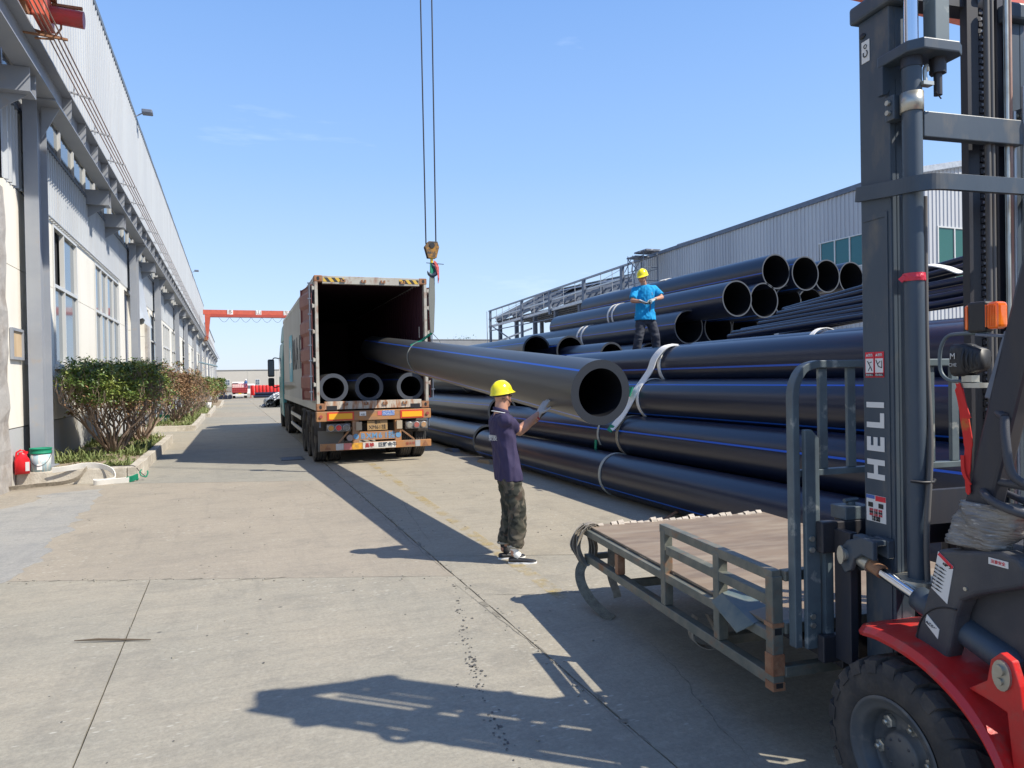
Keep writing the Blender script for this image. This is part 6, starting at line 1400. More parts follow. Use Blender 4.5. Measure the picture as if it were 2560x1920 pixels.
fkp(MB().cyl(A0-dA*0.035, A0+dA*0.09, 0.036, n=20), 'rod_eye', 'zinc', bevel=0.004); fkp(MB().cyl(A0+dA*0.09, A0+dA*0.15, 0.028, n=20), 'rod_end', 'rust')
fkp(MB().cyl(A0+dA*0.12, A0+dA*0.42, 0.022, n=24), 'tilt_rod', 'chrome'); fkp(MB().tube([A0+dA*0.335, A0+dA*0.34, A0+dA*0.38, A0+dA*0.74, A0+dA*0.77], [0.03, 0.047, 0.050, 0.050, 0.03], 24), 'tilt_cylinder', 'mast')
# carriage, backrest and forks
for s in (-1, 1):
    b = MB(); x0, x1 = sgn(s, 0.44, 0.40); b.box((x0, 0.40, 0.52), (x1, 0.50, 1.10)); fkp(b, 'carriage_side', 'mast_d', bevel=0.004)
    b = MB(); x0, x1 = sgn(s, 0.27, 0.24); b.box((x0, 0.36, 0.55), (x1, 0.50, 1.12)); fkp(b, 'carriage_roller_plate', 'mast_d')
fkp(MB().box((-0.50, 0.50, 0.99), (0.50, 0.545, 1.13)), 'carriage_bar', 'mast_d', bevel=0.006); fkp(MB().box((-0.50, 0.50, 0.50), (0.50, 0.545, 0.62)), 'carriage_bar', 'mast_d', bevel=0.006)
for s in (-1, 1):
    fo = thing('x', 'x', 'x') if 0 else None
    b = MB(); x0, x1 = sgn(s, 0.36, 0.25); b.box((x0, 0.55, 0.44), (x1, 0.595, 1.18)); b.box((x0, 0.596, 0.44), (x1, 1.65, 0.482)); fkp(b, 'fork', 'mast_d', bevel=0.006)
    b = MB(); xc = s*0.305; b.box((xc-0.07, 0.50, 1.13), (xc+0.07, 0.60, 1.19)); b.cyl((xc, 0.55, 1.19), (xc, 0.55, 1.205), 0.02, n=10); b.tube([(xc-0.035, 0.55, 1.208), (xc+0.035, 0.55, 1.212)], 0.011, 8); fkp(b, 'fork_latch', 'mast_l', bevel=0.006)
gl = MB(); pts = [(-0.57, 0.60, 0.55), (-0.57, 0.60, 1.60)] + smooth_pts([(-0.57, 0.60, 1.62), (-0.565, 0.60, 1.73), (-0.52, 0.60, 1.81), (-0.45, 0.60, 1.835)], 5) + smooth_pts([(0.45, 0.60, 1.835), (0.52, 0.60, 1.81), (0.565, 0.60, 1.73), (0.57, 0.60, 1.62)], 5) + [(0.57, 0.60, 0.55)]
ribbon(pts, (0, 1, 0), 0.05, 0.035).build('backrest_frame', 'mast_l', fk, bevel=0.004)
for x_ in (-0.41, -0.255, 0.20, 0.345): fkp(MB().box((x_-0.022, 0.592, 1.355), (x_+0.022, 0.612, 1.817)), 'backrest_bar', 'mast_l', bevel=0.003)
fkp(MB().box((-0.548, 0.585, 1.325), (0.548, 0.625, 1.354)), 'backrest_rail', 'mast_l', bevel=0.003)
for s in (-1, 1):
    b = MB(); x0, x1 = sgn(s, 0.545, 0.47); b.prism([(0.50 if 0 else 0, 0)]*0 or [(x0, 0.55), (x1, 0.55), (x1, 1.50), ((x0+x1)/2, 1.54), (x0, 1.54)], lambda p, d: (p[0], d, p[1]), 0.55, 0.575)
    o = fkp(b, 'backrest_plate', 'mast_l', bevel=0.004)
    for z in (0.66, 0.70, 1.0, 1.05): MB().cyl((s*0.52, 0.549, z), (s*0.52, 0.538, z), 0.013, n=6).build('bolt', 'zinc', o)
    b = MB(); x0, x1 = sgn(s, 0.46, 0.42); b.box((x0, 0.53, 0.50), (x1, 0.57, 1.12)); o = fkp(b, 'fork_guide', 'mast_l')
    for z in (0.55, 1.02, 1.07): MB().cyl((s*0.44, 0.5295, z), (s*0.44, 0.527, z), 0.008, n=10).build('bolt_hole', 'black', o)
# wheels with block tread
def flwheel(s, y, r, w, xo, nm='wheel'):
    mm = Matrix.Translation((s*(xo-w/2), y, r)) @ Matrix.Rotation(PI/2, 4, 'Y'); h = w/2
    b = MB(); b.lathe([(r*0.60, -h*0.90), (r*0.66, -h), (r*0.86, -h*0.98), (r*0.925, -h*0.86), (r*0.93, 0), (r*0.925, h*0.86), (r*0.86, h*0.98), (r*0.66, h), (r*0.60, h*0.90)], 56, mm)
    rr = random.Random(3)
    for k in range(22):
        for side in (-1, 1):
            a = 2*PI*(k+(0.5 if side > 0 else 0))/22; da = 2*PI/22*0.34
            ring = []
            for (z, sk) in ((side*h*0.03, 0.35), (side*h*0.5, 0.0), (side*h*0.93, -0.1)):
                for q, rad in ((-da, r*0.91), (da, r*0.91), (da, r), (-da, r)):
                    ang = a+q+sk*2*PI/22; rd = rad if abs(z) < h*0.9 or rad < r*0.95 else r*0.965
                    ring.append(Vector((rd*math.cos(ang), rd*math.sin(ang), z)))
            rings = [[mm @ v for v in ring[i*4:i*4+4]] for i in range(3)]; b.loft(rings, smooth=False)
            # shoulder block running down the side wall
            z0 = side*h*0.93; sh = []
            for rad, z in ((r*0.965, z0), (r*0.84, side*h*1.02)):
                for q in (-da*0.9, da*0.9): sh.append(mm @ Vector((rad*math.cos(a+q-0.1*2*PI/22), rad*math.sin(a+q-0.1*2*PI/22), z)))
                for q in (da*0.9, -da*0.9): sh.append(mm @ Vector((rad*math.cos(a+q-0.1*2*PI/22), rad*math.sin(a+q-0.1*2*PI/22), z-side*h*0.12)))
            b.add(sh, [(0, 1, 2, 3), (7, 6, 5, 4), (0, 4, 5, 1), (1, 5, 6, 2), (2, 6, 7, 3), (3, 7, 4, 0)])
    o = b.build(nm, 'rubber', fk)
    t = Matrix.Translation((0, 0, 0)); so = s
    b = MB(); f_ = so*h
    b.lathe([(r*0.61, f_*0.96), (r*0.595, f_*1.0), (r*0.57, f_*0.99), (r*0.55, f_*0.90), (r*0.50, f_*0.86), (r*0.465, f_*0.80), (r*0.455, f_*0.35), (r*0.44, f_*0.28), (r*0.24, f_*0.30), (r*0.235, f_*0.55), (r*0.21, f_*0.62), (0, f_*0.63)], 48, mm)
    b.lathe([(r*0.61, -f_*0.96), (r*0.55, -f_*0.5), (r*0.4, -f_*0.2), (0, -f_*0.2)], 32, mm)
    ri = b.build('rim', mat('slate wheel rim', (0.055, 0.065, 0.075), 0.5, col2=(0.10, 0.10, 0.095), sc=6, dust=(0.25, 0.22, 0.18), dsc=7, dlo=0.62, dhi=0.8), o)
    for k in range(6):
        a = 2*PI*k/6+0.35; x_, y_ = r*0.34*math.cos(a), r*0.34*math.sin(a)
        b = MB(); b.lathe([(0.0, f_*0.50), (0.012, f_*0.50), (0.015, f_*0.46), (0.024, f_*0.44), (0.026, f_*0.30)], 6, mm @ Matrix.Translation((x_, y_, 0)), smooth=False); b.lathe([(0, f_*0.60), (0.010, f_*0.60), (0.010, f_*0.48)], 10, mm @ Matrix.Translation((x_, y_, 0)))
        b.build('wheel_nut', 'zinc', ri)
    b = MB()
    for k in range(8):
        a = 2*PI*k/8; b.lathe([(0, f_*0.64), (0.006, f_*0.64), (0.006, f_*0.60)], 6, mm @ Matrix.Translation((r*0.17*math.cos(a), r*0.17*math.sin(a), 0)))
    b.build('hub_studs', 'plastic', ri, kind='stuff')
    return o
flwheel(-1, 0.0, 0.355, 0.22, 0.615); flwheel(1, 0.0, 0.355, 0.22, 0.615)
flwheel(-1, -1.65, 0.27, 0.18, 0.55, 'rear_wheel'); flwheel(1, -1.65, 0.27, 0.18, 0.55, 'rear_wheel')
# mudguard: pressed sheet over the wheel
fprof = [(0.30, 0.735), (0.15, 0.785), (0.03, 0.79), (-0.10, 0.772), (-0.20, 0.737), (-0.285, 0.69), (-0.36, 0.625), (-0.42, 0.54), (-0.46, 0.44), (-0.49, 0.32)]
fprof_s = [(p.x, p.y) for p in smooth_pts([Vector((a_, b_, 0)) for a_, b_ in fprof], 4)]
for s in (-1, 1):
    b = MB(); rings = []
    for i, (y_, z_) in enumerate(fprof_s):
        xo = 0.60-0.15*max(0, 1-i/4)**1.5; ring = []
        ring = [Vector((s*0.27, y_, z_+0.012)), Vector((s*(xo-0.02), y_, z_+0.010)), Vector((s*xo, y_, z_-0.012)), Vector((s*(xo-0.004), y_, z_-0.028)), Vector((s*(xo-0.02), y_, z_-0.008)), Vector((s*0.27, y_, z_-0.004))]
        rings.append(ring)
    b.loft(rings, smooth=False); fkp(b, 'mudguard', 'fl_red', bevel=0.004)
    b = MB(); x0, x1 = sgn(s, 0.27, 0.25); b.prism([(y_, z_) for y_, z_ in fprof[2:]]+[(-0.49, 0.2), (0.1, 0.3)], lambda p, d: (d, p[0], p[1]), x0, x1); fkp(b, 'mudguard_side', 'fl_red')
    b = MB(); x0, x1 = sgn(s, 0.545, 0.515); b.prism([(-0.27, 0.72), (-0.34, 0.775), (-0.355, 0.85), (-0.39, 0.885), (-0.43, 0.87), (-0.455, 0.80), (-0.50, 0.45), (-0.43, 0.52), (-0.41, 0.70), (-0.36, 0.71)], lambda p, d: (d, p[0], p[1]), x0, x1); fkp(b, 'tilt_ear', 'fl_red', bevel=0.004)
    b = MB(); xx = s*0.548; b.prism([(-0.398+0.032*math.cos(a)*(1.0), 0.815+0.05*math.sin(a)) for a in [2*PI*k/16 for k in range(16)]], lambda p, d: (d, p[0], p[1]), xx-0.006, xx+0.006); b.cyl((xx+s*0.006, -0.395, 0.832), (xx+s*0.016, -0.395, 0.832), 0.018, n=14); b.cyl((xx+s*0.006, -0.395, 0.795), (xx+s*0.014, -0.395, 0.795), 0.012, n=12); fkp(b, 'pin_cover', 'zinc')
# moulded front cover beside the driver's feet
b = MB(); cov = [(-0.105, 1.150), (-0.075, 1.03), (-0.035, 0.90), (0.012, 0.78), (0.018, 0.735), (-0.03, 0.715), (-0.10, 0.720), (-0.135, 0.75), (-0.155, 0.81), (-0.180, 0.93), (-0.205, 0.99), (-0.26, 1.025), (-0.40, 1.085), (-0.43, 1.10), (-0.44, 1.165), (-0.42, 1.19), (-0.36, 1.20)]
b.prism(cov, lambda p, d: (d, p[0], p[1]), -0.50, -0.42); cv = fkp(b, 'front_cover', 'plastic', bevel=0.016, segs=3)
b = MB(); arc = [(-0.185+0.17*math.cos(a), 0.80+0.155*math.sin(a)) for a in [R(-5+8*k) for k in range(13)]]
b.tube([(-0.5005, p[0], p[1]) for p in arc], 0.003, 6); b.build('cover_groove', 'black', cv)
def fst(ys, zs, txt, m_='paper'):
    b = MB(); b.add([(-0.5025, ys[k], zs[k]) for k in range(4)]+[(-0.5005, ys[k], zs[k]) for k in range(4)], [(0, 1, 2, 3), (7, 6, 5, 4), (0, 4, 5, 1), (1, 5, 6, 2), (2, 6, 7, 3), (3, 7, 4, 0)]); return b.build('sticker', m_, cv)
q = fst((-0.115, -0.178, -0.150, -0.083), (1.145, 1.105, 0.965, 1.005), 0); b = MB(); b.bar((-0.5032, -0.117, 1.138), (-0.5032, -0.176, 1.10), 0.012, 0.001, (1, 0, 0)); b.build('panel', 'sred', q)
for k in range(7): text('lettering', '禁止人员乘坐货叉升降', 0.0062, (-0.5032, -0.135+0.0035*k, 1.085-k*0.0135), (0, -0.83, -0.52), (0, -0.2, 1), 'black', q)
text('lettering', '☞✖', 0.018, (-0.5032, -0.158, 1.100), (0, -0.83, -0.52), (0, -0.2, 1), 'black', q)
q = fst((-0.062, -0.115, -0.108, -0.052), (0.900, 0.862, 0.825, 0.868), 0); text('lettering', 'JAC0486', 0.017, (-0.5032, -0.084, 0.864), (0, -0.83, -0.55), (0, -0.2, 1), 'letter_dk', q)
for y_, z_ in ((-0.225, 1.04), (-0.09, 0.755)): MB().cyl((-0.500, y_, z_), (-0.505, y_, z_), 0.007, n=10).build('screw', 'zinc', cv)
q = MB().box((-0.503, -0.385, 1.150), (-0.5005, -0.315, 1.172)).build('sticker', 'paper', cv); text('lettering', '注意安全', 0.013, (-0.5036, -0.35, 1.161), (0, -1, 0), (0, 0, 1), 'sred', q)
b = MB(); b.box((-0.42, -0.44, 1.14), (0.42, -0.12, 1.19)); fkp(b, 'dashboard', 'plastic', bevel=0.012)
# guard post wrapped in film at its foot
for s in (-1, 1):
    p0 = Vector((s*0.44, -0.20, 1.16)); p1 = Vector((s*0.44, -0.47, 2.16)); p2 = Vector((s*0.44, -0.60, 2.24))
    b = MB(); b.bar(p0, p1, 0.065, 0.10, up=(0, 1, 0.2)); b.bar(p1, (s*0.44, -0.62, 2.25), 0.065, 0.08, up=(0, 0.5, 1)); fkp(b, 'guard_post', 'plastic' if 0 else 'mast_d', bevel=0.012)
    b = MB(); b.box((min(s*0.47, s*0.40), -1.75, 2.20), (max(s*0.47, s*0.40), -0.60, 2.27)); fkp(b, 'guard_side_beam', 'mast_d', bevel=0.01)
    fkp(MB().bar((s*0.44, -1.72, 2.22), (s*0.44, -1.62, 0.95), 0.07, 0.08, up=(0, 1, 0)), 'guard_post', 'mast_d', bevel=0.01)
for k in range(7): fkp(MB().box((-0.40, -0.68-k*0.16, 2.215), (0.40, -0.62-k*0.16, 2.255)), 'guard_bar', 'mast_d')
rings = []; rr = random.Random(12)
for k in range(15):
    t = k/14; c = Vector((-0.44, -0.195-0.012*k*0.55, 1.185+0.155*t)); ring = []
    for j in range(26):
        a = 2*PI*j/26; rx_ = 0.062+0.010*math.sin(5*a+k*0.6); ry_ = 0.105+0.02*t+0.010*math.sin(3*a+k)
        q = 1+rr.uniform(-0.05, 0.05); ring.append(c+Vector((math.copysign(abs(math.cos(a))**0.7, math.cos(a))*rx_*q, -0.02+math.copysign(abs(math.sin(a))**0.7, math.sin(a))*ry_*q, 0)))
    rings.append(ring)
b = MB(); b.loft(rings, smooth=True); fkp(b, 'stretch_film', 'film')
b = MB(); b.tube([(-0.36+0.15*math.cos(a), -0.36+0.13*math.sin(a), 1.355+0.04*math.sin(a)) for a in [2*PI*k/28 for k in range(29)]], 0.014, 10); b.tube([(-0.36, -0.50, 1.30), (-0.36, -0.35, 1.345), (-0.36, -0.24, 1.375)], 0.012, 8); b.cyl((-0.36, -0.36, 1.15), (-0.36, -0.36, 1.35), 0.03, n=14); fkp(b, 'steering_wheel', 'plastic')
b = MB(); b.tube(smooth_pts([(-0.47, -0.44, 1.42), (-0.50, -0.40, 1.46), (-0.50, -0.38, 1.56), (-0.48, -0.36, 1.64)]), 0.014, 10); b.tube([(-0.45, -0.30, 1.66), (-0.48, -0.36, 1.64)], 0.014, 8); b.tube([(-0.45, -0.30, 1.42), (-0.47, -0.44, 1.42)], 0.014, 8); fkp(b, 'grab_handle', 'plastic')
# work lamp with turn signal on a bracket
b = MB(); b.box((-0.47, -0.285, 1.925), (-0.43, -0.215, 2.03)); lp = fkp(b, 'turn_signal', 'black', bevel=0.008)
b = MB(); b.box((-0.475, -0.335, 1.932), (-0.425, -0.287, 2.024)); b.build('lens', 'amber', lp, bevel=0.014, segs=3)
b = MB()
for k in range(7): b.box((-0.4775, -0.331+k*0.0062, 1.94), (-0.4755, -0.3285+k*0.0062, 2.015))
b.build('lens_rib', 'amber', lp)
MB().box((-0.472, -0.218, 1.935), (-0.435, -0.205, 2.020)).build('lens', 'amber', lp, bevel=0.01)
b = MB(); b.bar((-0.45, -0.24, 1.918), (-0.45, -0.36, 1.905), 0.03, 0.01); b.bar((-0.45, -0.36, 1.92), (-0.45, -0.285, 1.70), 0.03, 0.025, up=(0, 1, 0)); fkp(b, 'lamp_bracket', 'steel_d', bevel=0.003)
b = MB(); rings = []
for y_, q in ((-0.165, 0.86), (-0.170, 1.0), (-0.205, 1.0), (-0.225, 0.86), (-0.27, 0.6)):
    rings.append([Vector((-0.455+0.0*q+0.045*q*math.copysign(abs(math.cos(a))**0.5, math.cos(a)), y_, 1.832+0.058*q*math.copysign(abs(math.sin(a))**0.5, math.sin(a)))) for a in [2*PI*k/24 for k in range(24)]])
b.loft(rings); wl = fkp(b, 'work_lamp', 'black')
for k in range(4): b = MB(); b.lathe([(0.05-k*0.006, 0), (0.055-k*0.006, 0.004), (0.05-k*0.006, 0.008)], 20, Matrix.Translation((-0.455, -0.218-k*0.014, 1.832)) @ Matrix.Rotation(PI/2, 4, 'X')); b.build('cooling_fin', 'black', wl)
text('lettering', 'M', 0.03, (-0.502, -0.185, 1.845), (0, -1, 0), (0, 0, 1), 'galv', wl); text('lettering', 'CHE', 0.017, (-0.502, -0.185, 1.815), (0, -1, 0), (0, 0, 1), 'galv', wl)
fkp(MB().box((-0.475, -0.235, 1.755), (-0.44, -0.195, 1.778)), 'lamp_foot', 'zinc'); fkp(MB().box((-0.48, -0.27, 1.735), (-0.435, -0.18, 1.752)), 'lamp_foot', 'zinc')
fkp(MB().tube(smooth_pts([(-0.45, -0.275, 1.922), (-0.45, -0.16, 1.925), (-0.45, -0.115, 1.918), (-0.45, -0.09, 1.885), (-0.45, -0.082, 1.84), (-0.45, -0.088, 1.79), (-0.45, -0.12, 1.762), (-0.45, -0.18, 1.755), (-0.45, -0.25, 1.748)]), 0.0065, 8), 'lamp_guard', 'mast_l')
b = MB(); ribbon(smooth_pts([(-0.475, -0.178, 1.752), (-0.48, -0.197, 1.70), (-0.48, -0.212, 1.62), (-0.478, -0.222, 1.54), (-0.48, -0.218, 1.45), (-0.48, -0.222, 1.365)]), (0, 1, 0.2), [0.012]*3+[0.03]*8+[0.034]*8+[0.026]*6+[0.018]*5+[0.006], 0.004, mb=b); ribbon(smooth_pts([(-0.484, -0.19, 1.75), (-0.49, -0.225, 1.66), (-0.49, -0.238, 1.63)]), (0, 1, 0.4), 0.016, 0.003, mb=b); ribbon(smooth_pts([(-0.486, -0.205, 1.50), (-0.489, -0.212, 1.44), (-0.486, -0.235, 1.40)]), (0, 1, 0.2), 0.013, 0.003, mb=b)
fkp(b, 'red_ribbon', mat('red cloth ribbon', (0.60, 0.025, 0.02), 0.8, col2=(0.5, 0.16, 0.03), sc=9, lo=0.6, hi=0.7))
# body behind (beside the camera)
fkp(MB().box((-0.50, -1.75, 0.20), (0.50, -0.45, 0.72)), 'chassis', 'fl_red', bevel=0.03)
fkp(MB().box((-0.48, -1.7, 0.72), (0.48, -0.95, 1.05)), 'engine_hood', 'fl_red', bevel=0.05)
b = MB(); b.loft([[Vector((x_, y_, z_)) for x_, z_ in ((-0.56*q, 0.2), (0.56*q, 0.2), (0.56*q, 0.98), (-0.56*q, 0.98))] for y_, q in ((-1.75, 1), (-2.1, 1), (-2.45, 0.72))], smooth=False); fkp(b, 'counterweight', 'fl_red', bevel=0.06)
fkp(MB().box((-0.26, -1.35, 1.05), (0.26, -0.9, 1.18)), 'seat', 'plastic', bevel=0.04); fkp(MB().box((-0.24, -1.50, 1.15), (0.24, -1.38, 1.65)), 'seat_back', 'plastic', bevel=0.04)
fkp(MB().box((-0.45, -0.46, 0.40), (0.45, -0.10, 0.46)), 'floor_plate', 'plastic'); fkp(MB().box((-0.25, -0.55, 0.25), (0.25, 0.22, 0.40)), 'front_axle', 'chassis', bevel=0.03)
fkp(MB().prism([(-0.12, 0.95), (-0.42, 0.62), (-0.46, 0.62), (-0.46, 1.1), (-0.30, 1.14)], lambda p, d: (d, p[0], p[1]), -0.415, 0.415), 'cowl', 'plastic')
fkp(MB().box((-0.44, -0.75, 0.70), (-0.30, -0.50, 0.88)), 'side_panel', 'fl_red', bevel=0.03)
b = MB()
for k in range(5): b.tube(smooth_pts([(-0.36+0.02*k, -0.18, 0.95-0.03*k), (-0.38, -0.26-0.02*k, 0.90), (-0.34, -0.36, 0.86-0.02*k), (-0.3, -0.5, 0.88)]), 0.009, 6)
fkp(b, 'hose_bundle', 'hose', kind='stuff')

# ---- loading platform on the forks
pf = thing('loading_platform', 'home made plywood platform with rusty square tube rails on the forklift forks', 'platform', FL, FR)
M['tube'] = mat('weathered square tube', (0.125, 0.135, 0.115), 0.55, 0.15, col2=(0.20, 0.19, 0.15), sc=9, dust=(0.26, 0.12, 0.055), dsc=5, dlo=0.57, dhi=0.70, bump=0.1, bsc=60)
M['ply'] = mat('worn brown film plywood', (0.235, 0.175, 0.12), 0.6, col2=(0.17, 0.125, 0.09), sc=3, lo=0.45, hi=0.7, stretch=(0.4, 1.5, 1), dust=(0.34, 0.28, 0.205), dsc=5, dlo=0.45, dhi=0.8, bump=0.1, bsc=50)
def pp(mb, name, m, par=None, **k): return mb.build(name, m, par or pf, **k)
XL, XRr = -0.625, 0.985; YB, YF = 0.66, 3.10; DZ = 0.60
b = MB(); n = 12; top = []
b.box((XL+0.015, YB+0.02, DZ+0.002), (XRr-0.0, YF-0.01, DZ+0.018)); pp(b, 'plywood_deck', 'ply', bevel=0.003)
def tb(a, c, w=0.05, nm='rail', m='tube'): return pp(MB().bar(a, c, w, w), nm, m, bevel=0.004)
tb((XL, YB+0.03, DZ-0.027), (XL, YF, DZ-0.027)); tb((XRr-0.025, YB, DZ-0.027), (XRr-0.025, YF, DZ-0.027)); tb((XL+0.025, YF-0.025, DZ-0.027), (XRr-0.05, YF-0.025, DZ-0.027))
tb((XL, YB+0.03, 0.375), (XL, YF-0.03, 0.375), 0.055); tb((XRr-0.025, YB, 0.375), (XRr-0.025, YF, 0.375)); tb((XL+0.03, YF-0.03, 0.375), (XRr-0.05, YF-0.03, 0.375), 0.045)
for y_ in (0.95, 1.5, 2.05, 2.6): tb((XL+0.025, y_, DZ-0.03), (XRr-0.05, y_, DZ-0.03), 0.05, 'cross_member')
for y_ in (1.2, 2.3): tb((XL+0.028, y_, 0.375), (XRr-0.05, y_, 0.375), 0.05, 'cross_member')
for y_, z1, m_ in ((YB, 0.86, 'tube'), (1.12, 0.86, 'tube'), (1.72, 0.86, 'tube'), (2.42, DZ-0.055, 'rust')):
    o = pp(MB().bar((XL, y_+0.02, 0.34 if y_ == YB else 0.405), (XL, y_+0.02, z1-0.0), 0.056, 0.056, up=(0, 1, 0)), 'post', m_, bevel=0.004)
pp(MB().box((XL-0.033, YB-0.012, 0.40), (XL+0.033, YB+0.052, 0.50)), 'rust_patch', 'rust', bevel=0.003); pp(MB().box((XL-0.033, YB-0.012, 0.625), (XL+0.033, YB+0.052, 0.645)), 'weld_seam', 'rust'); pp(MB().box((XL-0.033, YB-0.012, 0.33), (XL+0.033, YB+0.052, 0.37)), 'rust_patch', 'rust', bevel=0.003)
pp(MB().box((XL-0.018, YB-0.0135, 0.345), (XL+0.018, YB-0.0125, 0.368)), 'tube_mouth', 'black'); pp(MB().box((XL-0.018, YB-0.0095, 0.59), (XL+0.018, YB-0.0085, 0.62)), 'tube_mouth', 'black')
tb((XL, YB, 0.862), (XL, 1.78, 0.862), 0.05); tb((XL, YB+0.05, 0.742), (XL, 1.70, 0.742), 0.05)
tb((XL+0.03, YB-0.0, 0.862), (XL+0.24, YB, 0.862), 0.048); tb((XL+0.028, YB, 0.62), (XRr-0.05, YB, 0.62), 0.05, 'cross_member'); tb((XL+0.028, YB, 0.42), (XRr-0.05, YB, 0.42), 0.05, 'cross_member')
pp(MB().prism([(XL-0.02, 0.66), (XL+0.14, 0.70), (XL+0.16, 0.60), (XL-0.06, 0.52)], lambda p, d: (p[0]-0.02, d+(0.66-p[1])*0.5, p[1]), 0.82, 1.06), 'bent_plate', mat('bluish sheet', (0.08, 0.12, 0.13), 0.5, col2=(0.14, 0.16, 0.15), sc=8)) if 0 else None
b = MB(); v = [(XL-0.03, 0.80, 0.60), (XL-0.03, 1.08, 0.665), (XL+0.12, 1.16, 0.66), (XL+0.16, 0.86, 0.60), (XL-0.085, 0.86, 0.545), (XL-0.075, 1.10, 0.62)]
b.add([Vector(q) for q in v]+[Vector(q)-Vector((0, 0, 0.006)) for q in v], [(0, 1, 2, 3), (0, 4, 5, 1), (9, 8, 7, 6), (6, 7, 11, 10), (0, 3, 9, 6), (4, 0, 6, 10), (1, 5, 11, 7), (2, 1, 7, 8), (3, 2, 8, 9), (5, 4, 10, 11)]); pp(b, 'bent_plate', mat('bluish steel plate', (0.075, 0.115, 0.125), 0.5, col2=(0.15, 0.17, 0.15), sc=9))
for x_ in (-0.1, 0.45): pp(MB().box((x_-0.12, YB+0.1, 0.44), (x_+0.12, YF-0.6, 0.50)), 'fork_pocket', 'chassis')
pp(MB().box((XL+0.24, 1.85, 0.46), (XL+0.62, 2.0, 0.52)), 'loose_board', mat('old board', (0.13, 0.12, 0.10), 0.9))
# webbing wound along the far tube and hanging at the corner
wr = thing('webbing_wrap', 'dirty pale webbing wound along the far edge of the forklift platform', 'strap', FL, FR)
rr = random.Random(6); n = 30; b = MB(); pts = []; wd = []
N = 26
for k in range(N*10+1):
    t = k/10; a = 2*PI*t; x_ = XL+0.06+(XRr-XL-0.12)*(t/N); rd = 0.048+0.009*math.sin(t*5.1)+0.009*math.sin(t*2.2)
    pts.append(Vector((x_, YF-0.020+math.sin(a)*rd, DZ-0.022+math.cos(a)*rd))); wd.append(Vector((1, 0.12*math.sin(t*3), 0.25*math.cos(a+1))))
rng_ = []
ribbon(pts, wd, 0.044, 0.009).build('strap', mat('pale webbing', (0.60, 0.52, 0.42), 0.9, col2=(0.44, 0.38, 0.30), sc=9, bump=0.3, bsc=120), wr)
b = MB(); sp = []
for k in range(60): a = 2*PI*k/20; rd = 0.018+0.0011*k; sp.append(Vector((XL+0.03+rd*math.cos(a)*0.9, YF-0.055, DZ+0.01+rd*math.sin(a)*0.55)))
ribbon(sp, (0, 1, 0.05), 0.06, 0.004, mb=b); b.build('coil', 'sling_dirty', wr)
b = MB()
for k, (dx, dy) in enumerate(((0, 0), (0.012, -0.035), (-0.008, 0.03), (0.006, 0.065))):
    lp_ = smooth_pts([(XL-0.02+dx, YF-0.06+dy, DZ+0.03), (XL-0.075+dx, YF-0.06+dy, DZ-0.02), (XL-0.085-0.01*k, YF-0.055+dy, DZ-0.12), (XL-0.07, YF-0.05+dy, DZ-0.21), (XL-0.02, YF-0.05+dy, DZ-0.26-0.008*k), (XL+0.03, YF-0.05+dy, DZ-0.24), (XL+0.04+dx, YF-0.05+dy, DZ-0.14), (XL+0.02, YF-0.05+dy, DZ-0.03)])
    ribbon(lp_, (0.75, 0.65, 0.0), 0.055, 0.005, mb=b)
b.build('loops', 'sling_dirty', wr)
t1 = smooth_pts([(XL-0.03, YF-0.06, DZ-0.24), (XL-0.09, YF-0.10, DZ-0.31), (XL-0.10, YF-0.16, DZ-0.40), (XL-0.06, YF-0.25, DZ-0.50), (XL-0.0, YF-0.36, DZ-0.57), (XL+0.04, YF-0.42, DZ-0.593)])
ribbon(t1, (1, -0.25, 0.1), 0.075, 0.006).build('tail', mat('frayed olive webbing', (0.20, 0.185, 0.14), 0.95, col2=(0.13, 0.12, 0.095), sc=25, bump=0.4, bsc=100), wr)
t2 = smooth_pts([(XL+0.20, YF-0.05, DZ-0.05), (XL+0.19, YF-0.06, DZ-0.25), (XL+0.18, YF-0.07, DZ-0.38), (XL+0.21, YF-0.10, DZ-0.50), (XL+0.22, YF-0.10, DZ-0.55)])
ribbon(t2, (1, -0.2, 0), 0.06, 0.006).build('tail', M['sling_dirty'], wr)
t3 = smooth_pts([(XL+0.12, 1.62, 0.36), (XL+0.09, 1.62, 0.25), (XL+0.13, 1.60, 0.19), (XL+0.21, 1.6, 0.17), (XL+0.25, 1.60, 0.24), (XL+0.2, 1.62, 0.36)])
ribbon([p for p in t3], (0, 1, 0.1), 0.06, 0.006).build('hanging_loop', 'sling_dirty', wr)

# ================================================================== PEOPLE
M['skin'] = mat('tanned skin', (0.46, 0.235, 0.15), 0.5, col2=(0.50, 0.265, 0.18), sc=14)
M['hair'] = mat('short black hair', (0.02, 0.017, 0.015), 0.7)
M['helmet'] = mat('yellow hard hat', (0.85, 0.72, 0.01), 0.22, coat=0.4, dust=(0.5, 0.42, 0.05), dsc=9, dlo=0.68, dhi=0.75)
M['glove'] = mat('grey knitted glove', (0.42, 0.42, 0.42), 0.9, col2=(0.48, 0.48, 0.47), sc=60, bump=0.5, bsc=220)
M['polo'] = mat('dark violet polo', (0.030, 0.023, 0.066), 0.85, col2=(0.040, 0.031, 0.082), sc=5)
M['tee'] = mat('bright blue t-shirt', (0.0, 0.30, 0.62), 0.85, col2=(0.0, 0.25, 0.54), sc=6)
M['dark_cloth'] = mat('dark work trousers', (0.028, 0.032, 0.048), 0.9, col2=(0.045, 0.048, 0.06), sc=8)
